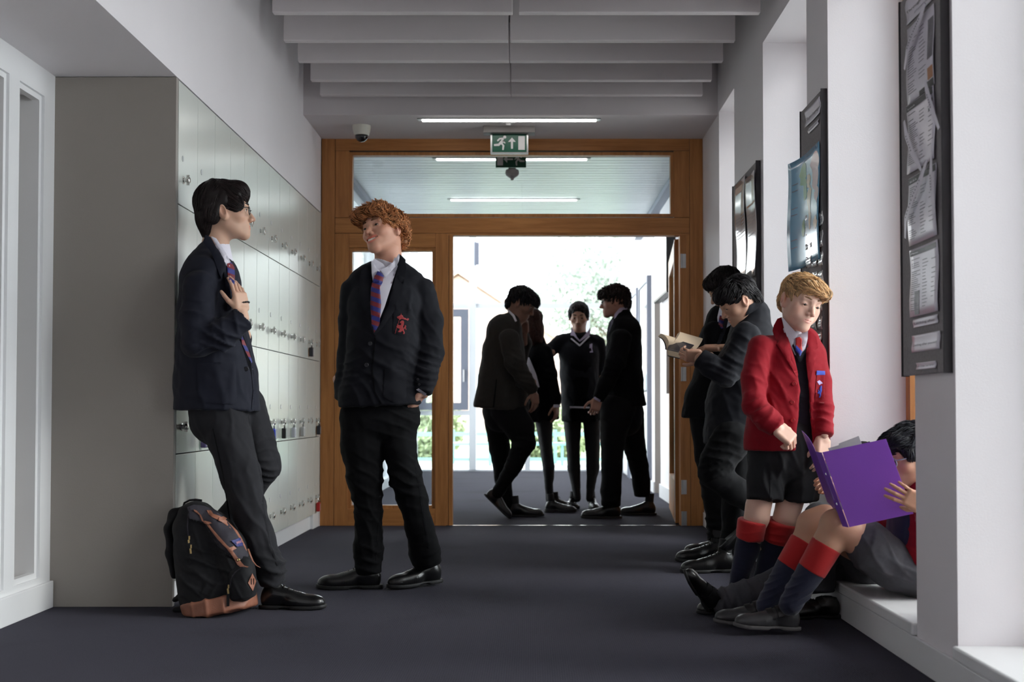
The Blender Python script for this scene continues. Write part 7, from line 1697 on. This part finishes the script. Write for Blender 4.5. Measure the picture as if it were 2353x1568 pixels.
strip('laminate strip slanting across the top sheets of the nearest board', [(2136,8,.012),(2128,40,.016),(2115,75,.020),(2102,115,.022),(2091,160,.016)])
strip('laminate strip hanging right of the second gap on the nearest board', [(2138,185,.014),(2146,215,.018),(2156,250,.018),(2166,296,.010)])
strip('laminate strip slanting down right across the third sheet', [(2090,278,.016),(2098,310,.020),(2112,350,.020),(2127,392,.012)])
strip('laminate strip slanting down left across the fourth sheet', [(2141,370,.014),(2132,410,.020),(2116,455,.024),(2098,505,.022),(2091,548,.014)])
strip('laminate strip curling at the right edge of the fourth sheet', [(2150,358,.012),(2154,400,.018),(2158,440,.020),(2160,490,.016)])
# middle board: banner, map, small cards
t, at = px_sheet('heading_card', 'laminated heading card at the top of the middle board', 'card', 1858, 1893, 235, 272, M['lam'], seed=31, bow=.008); text_on(t, at, 'Target languages', .95, .05, .35, .3, M['texd'])
t, at = px_sheet('heading_card', 'smaller strip tucked beneath the heading card, above the blue map', 'card', 1864, 1888, 280, 292, M['lam'], seed=32, bow=.006); rects(t, at, 'print', [(.1,.9,.3,.42),(.1,.8,.6,.7)], M['tex'])
M['mapb'] = mat('map_sea_blue', (.14,.40,.62), .25, coat=.6); M['mapg'] = mat('map_green', (.13,.34,.10), .3, coat=.3); M['mapo'] = mat('map_ochre', (.50,.30,.08), .3, coat=.5); M['mapr'] = mat('map_crimson', (.34,.05,.08), .3, coat=.5)
yf, _ = yz(1848, 900); yn, _ = yz(1901, 900)
zt_, zb_ = 1.93, 1.44
t, at = sheet('wall_map', 'glossy blue map hanging past the edge of the middle board', 'map', 5.02, 5.50, zb_, zt_, M['mapb'], curl=.035, seed=4, bow=.010, n=15)
def blob(u, v, ru, rv, seed, k=14):
    r_ = np.random.RandomState(seed); return [(u+ru*(.7+.5*r_.rand())*math.cos(a), v+rv*(.7+.5*r_.rand())*math.sin(a)) for a in np.linspace(0, 6.283, k, endpoint=False)]
def blobs(name, L_, m):
    mb = MB()
    for (u, v, ru, rv, sd) in L_:
        B_ = blob(u, v, ru, rv, sd); c = at(u, v, .0012)
        P = [at(min(1, max(0, a)), min(1, max(0, b)), .0008) for a, b in B_]
        for i in range(len(P)): mb.prism([c, P[i], P[(i+1) % len(P)]], (-.0002,0,0))
    tag(mb.build(name, m, t), kind='stuff')
blobs('green_land', [(.62,.84,.14,.10,1),(.55,.68,.07,.12,2),(.60,.35,.05,.08,9)], M['mapg']); blobs('ochre_land', [(.42,.74,.08,.07,3),(.38,.58,.08,.13,4),(.36,.40,.05,.12,5),(.12,.33,.07,.06,10)], M['mapo']); blobs('crimson_land', [(.18,.86,.16,.09,6),(.16,.72,.14,.11,7),(.10,.57,.08,.07,8)], M['mapr'])
rects(t, at, 'map_labels', [(.78,.92,v,v+.006) for v in (.2,.27,.5,.56,.72,.78)], M['tex'])
k = 0
rows_ = [(505,[(1857,1871),(1872,1884),(1886,1897)],30), (552,[(1857,1871),(1873,1884),(1886,1896)],36), (598,[(1857,1870),(1872,1883),(1886,1896)],32), (640,[(1874,1884),(1886,1896)],32), (700,[(1882,1893)],30), (745,[(1866,1880),(1883,1893)],30), (780,[(1860,1874),(1878,1892)],26), (820,[(1884,1894)],20)]
rn = ['first','second','third','fourth','fifth','sixth','seventh','eighth']; cn = ['left','middle','right']
for ri, (yc, cols, hh) in enumerate(rows_):
    for ci, (x0, x1) in enumerate(cols):
        pos = (cn if len(cols) == 3 else (['left','right'] if len(cols) == 2 else ['single']))[ci]
        t, at = px_sheet('small_card', '%s glossy card in the %s card row below the map' % (pos, rn[ri]), 'card', x0, x1, yc-hh*.5-2*ci, yc+hh*.5-2*ci, M['lamw'], seed=40+k, bow=.007, group='glossy cards on the middle board', n=5); k += 1
        rects(t, at, 'print', [(.2,.9,.2,.26),(.2,.8,.4,.46),(.2,.9,.6,.66)], M['tex'])
# farthest board
for i, (x0, x1) in enumerate(((1696,1719),(1721,1743))):
    t, at = px_sheet('glossy_poster', ['left glossy poster on the farthest board','right glossy poster on the farthest board'][i], 'poster', x0, x1, 412-14*i, 640-2*i, M['lamw'], seed=80+i, bow=.016, n=13, group='posters on the farthest board')
    rects(t, at, 'print', [(.1,.9,v,v+.008) for v in np.linspace(.42,.62,7)], M['tex']); rects(t, at, 'ochre_block', [(.3,.95,.88,.95)] if i == 0 else [(.1,.9,.70,.72)], M['orange'])
for i, (x0, x1) in enumerate(((1725,1733),(1735,1743))):
    t, at = px_sheet('small_card', ['left card under the farthest board\'s posters','right card under the farthest board\'s posters'][i], 'card', x0, x1, 658, 685, M['lamw'], seed=90+i, bow=.008, n=5, group='cards on the farthest board'); rects(t, at, 'print', [(.2,.8,.3,.36),(.2,.8,.6,.66)], M['tex'])
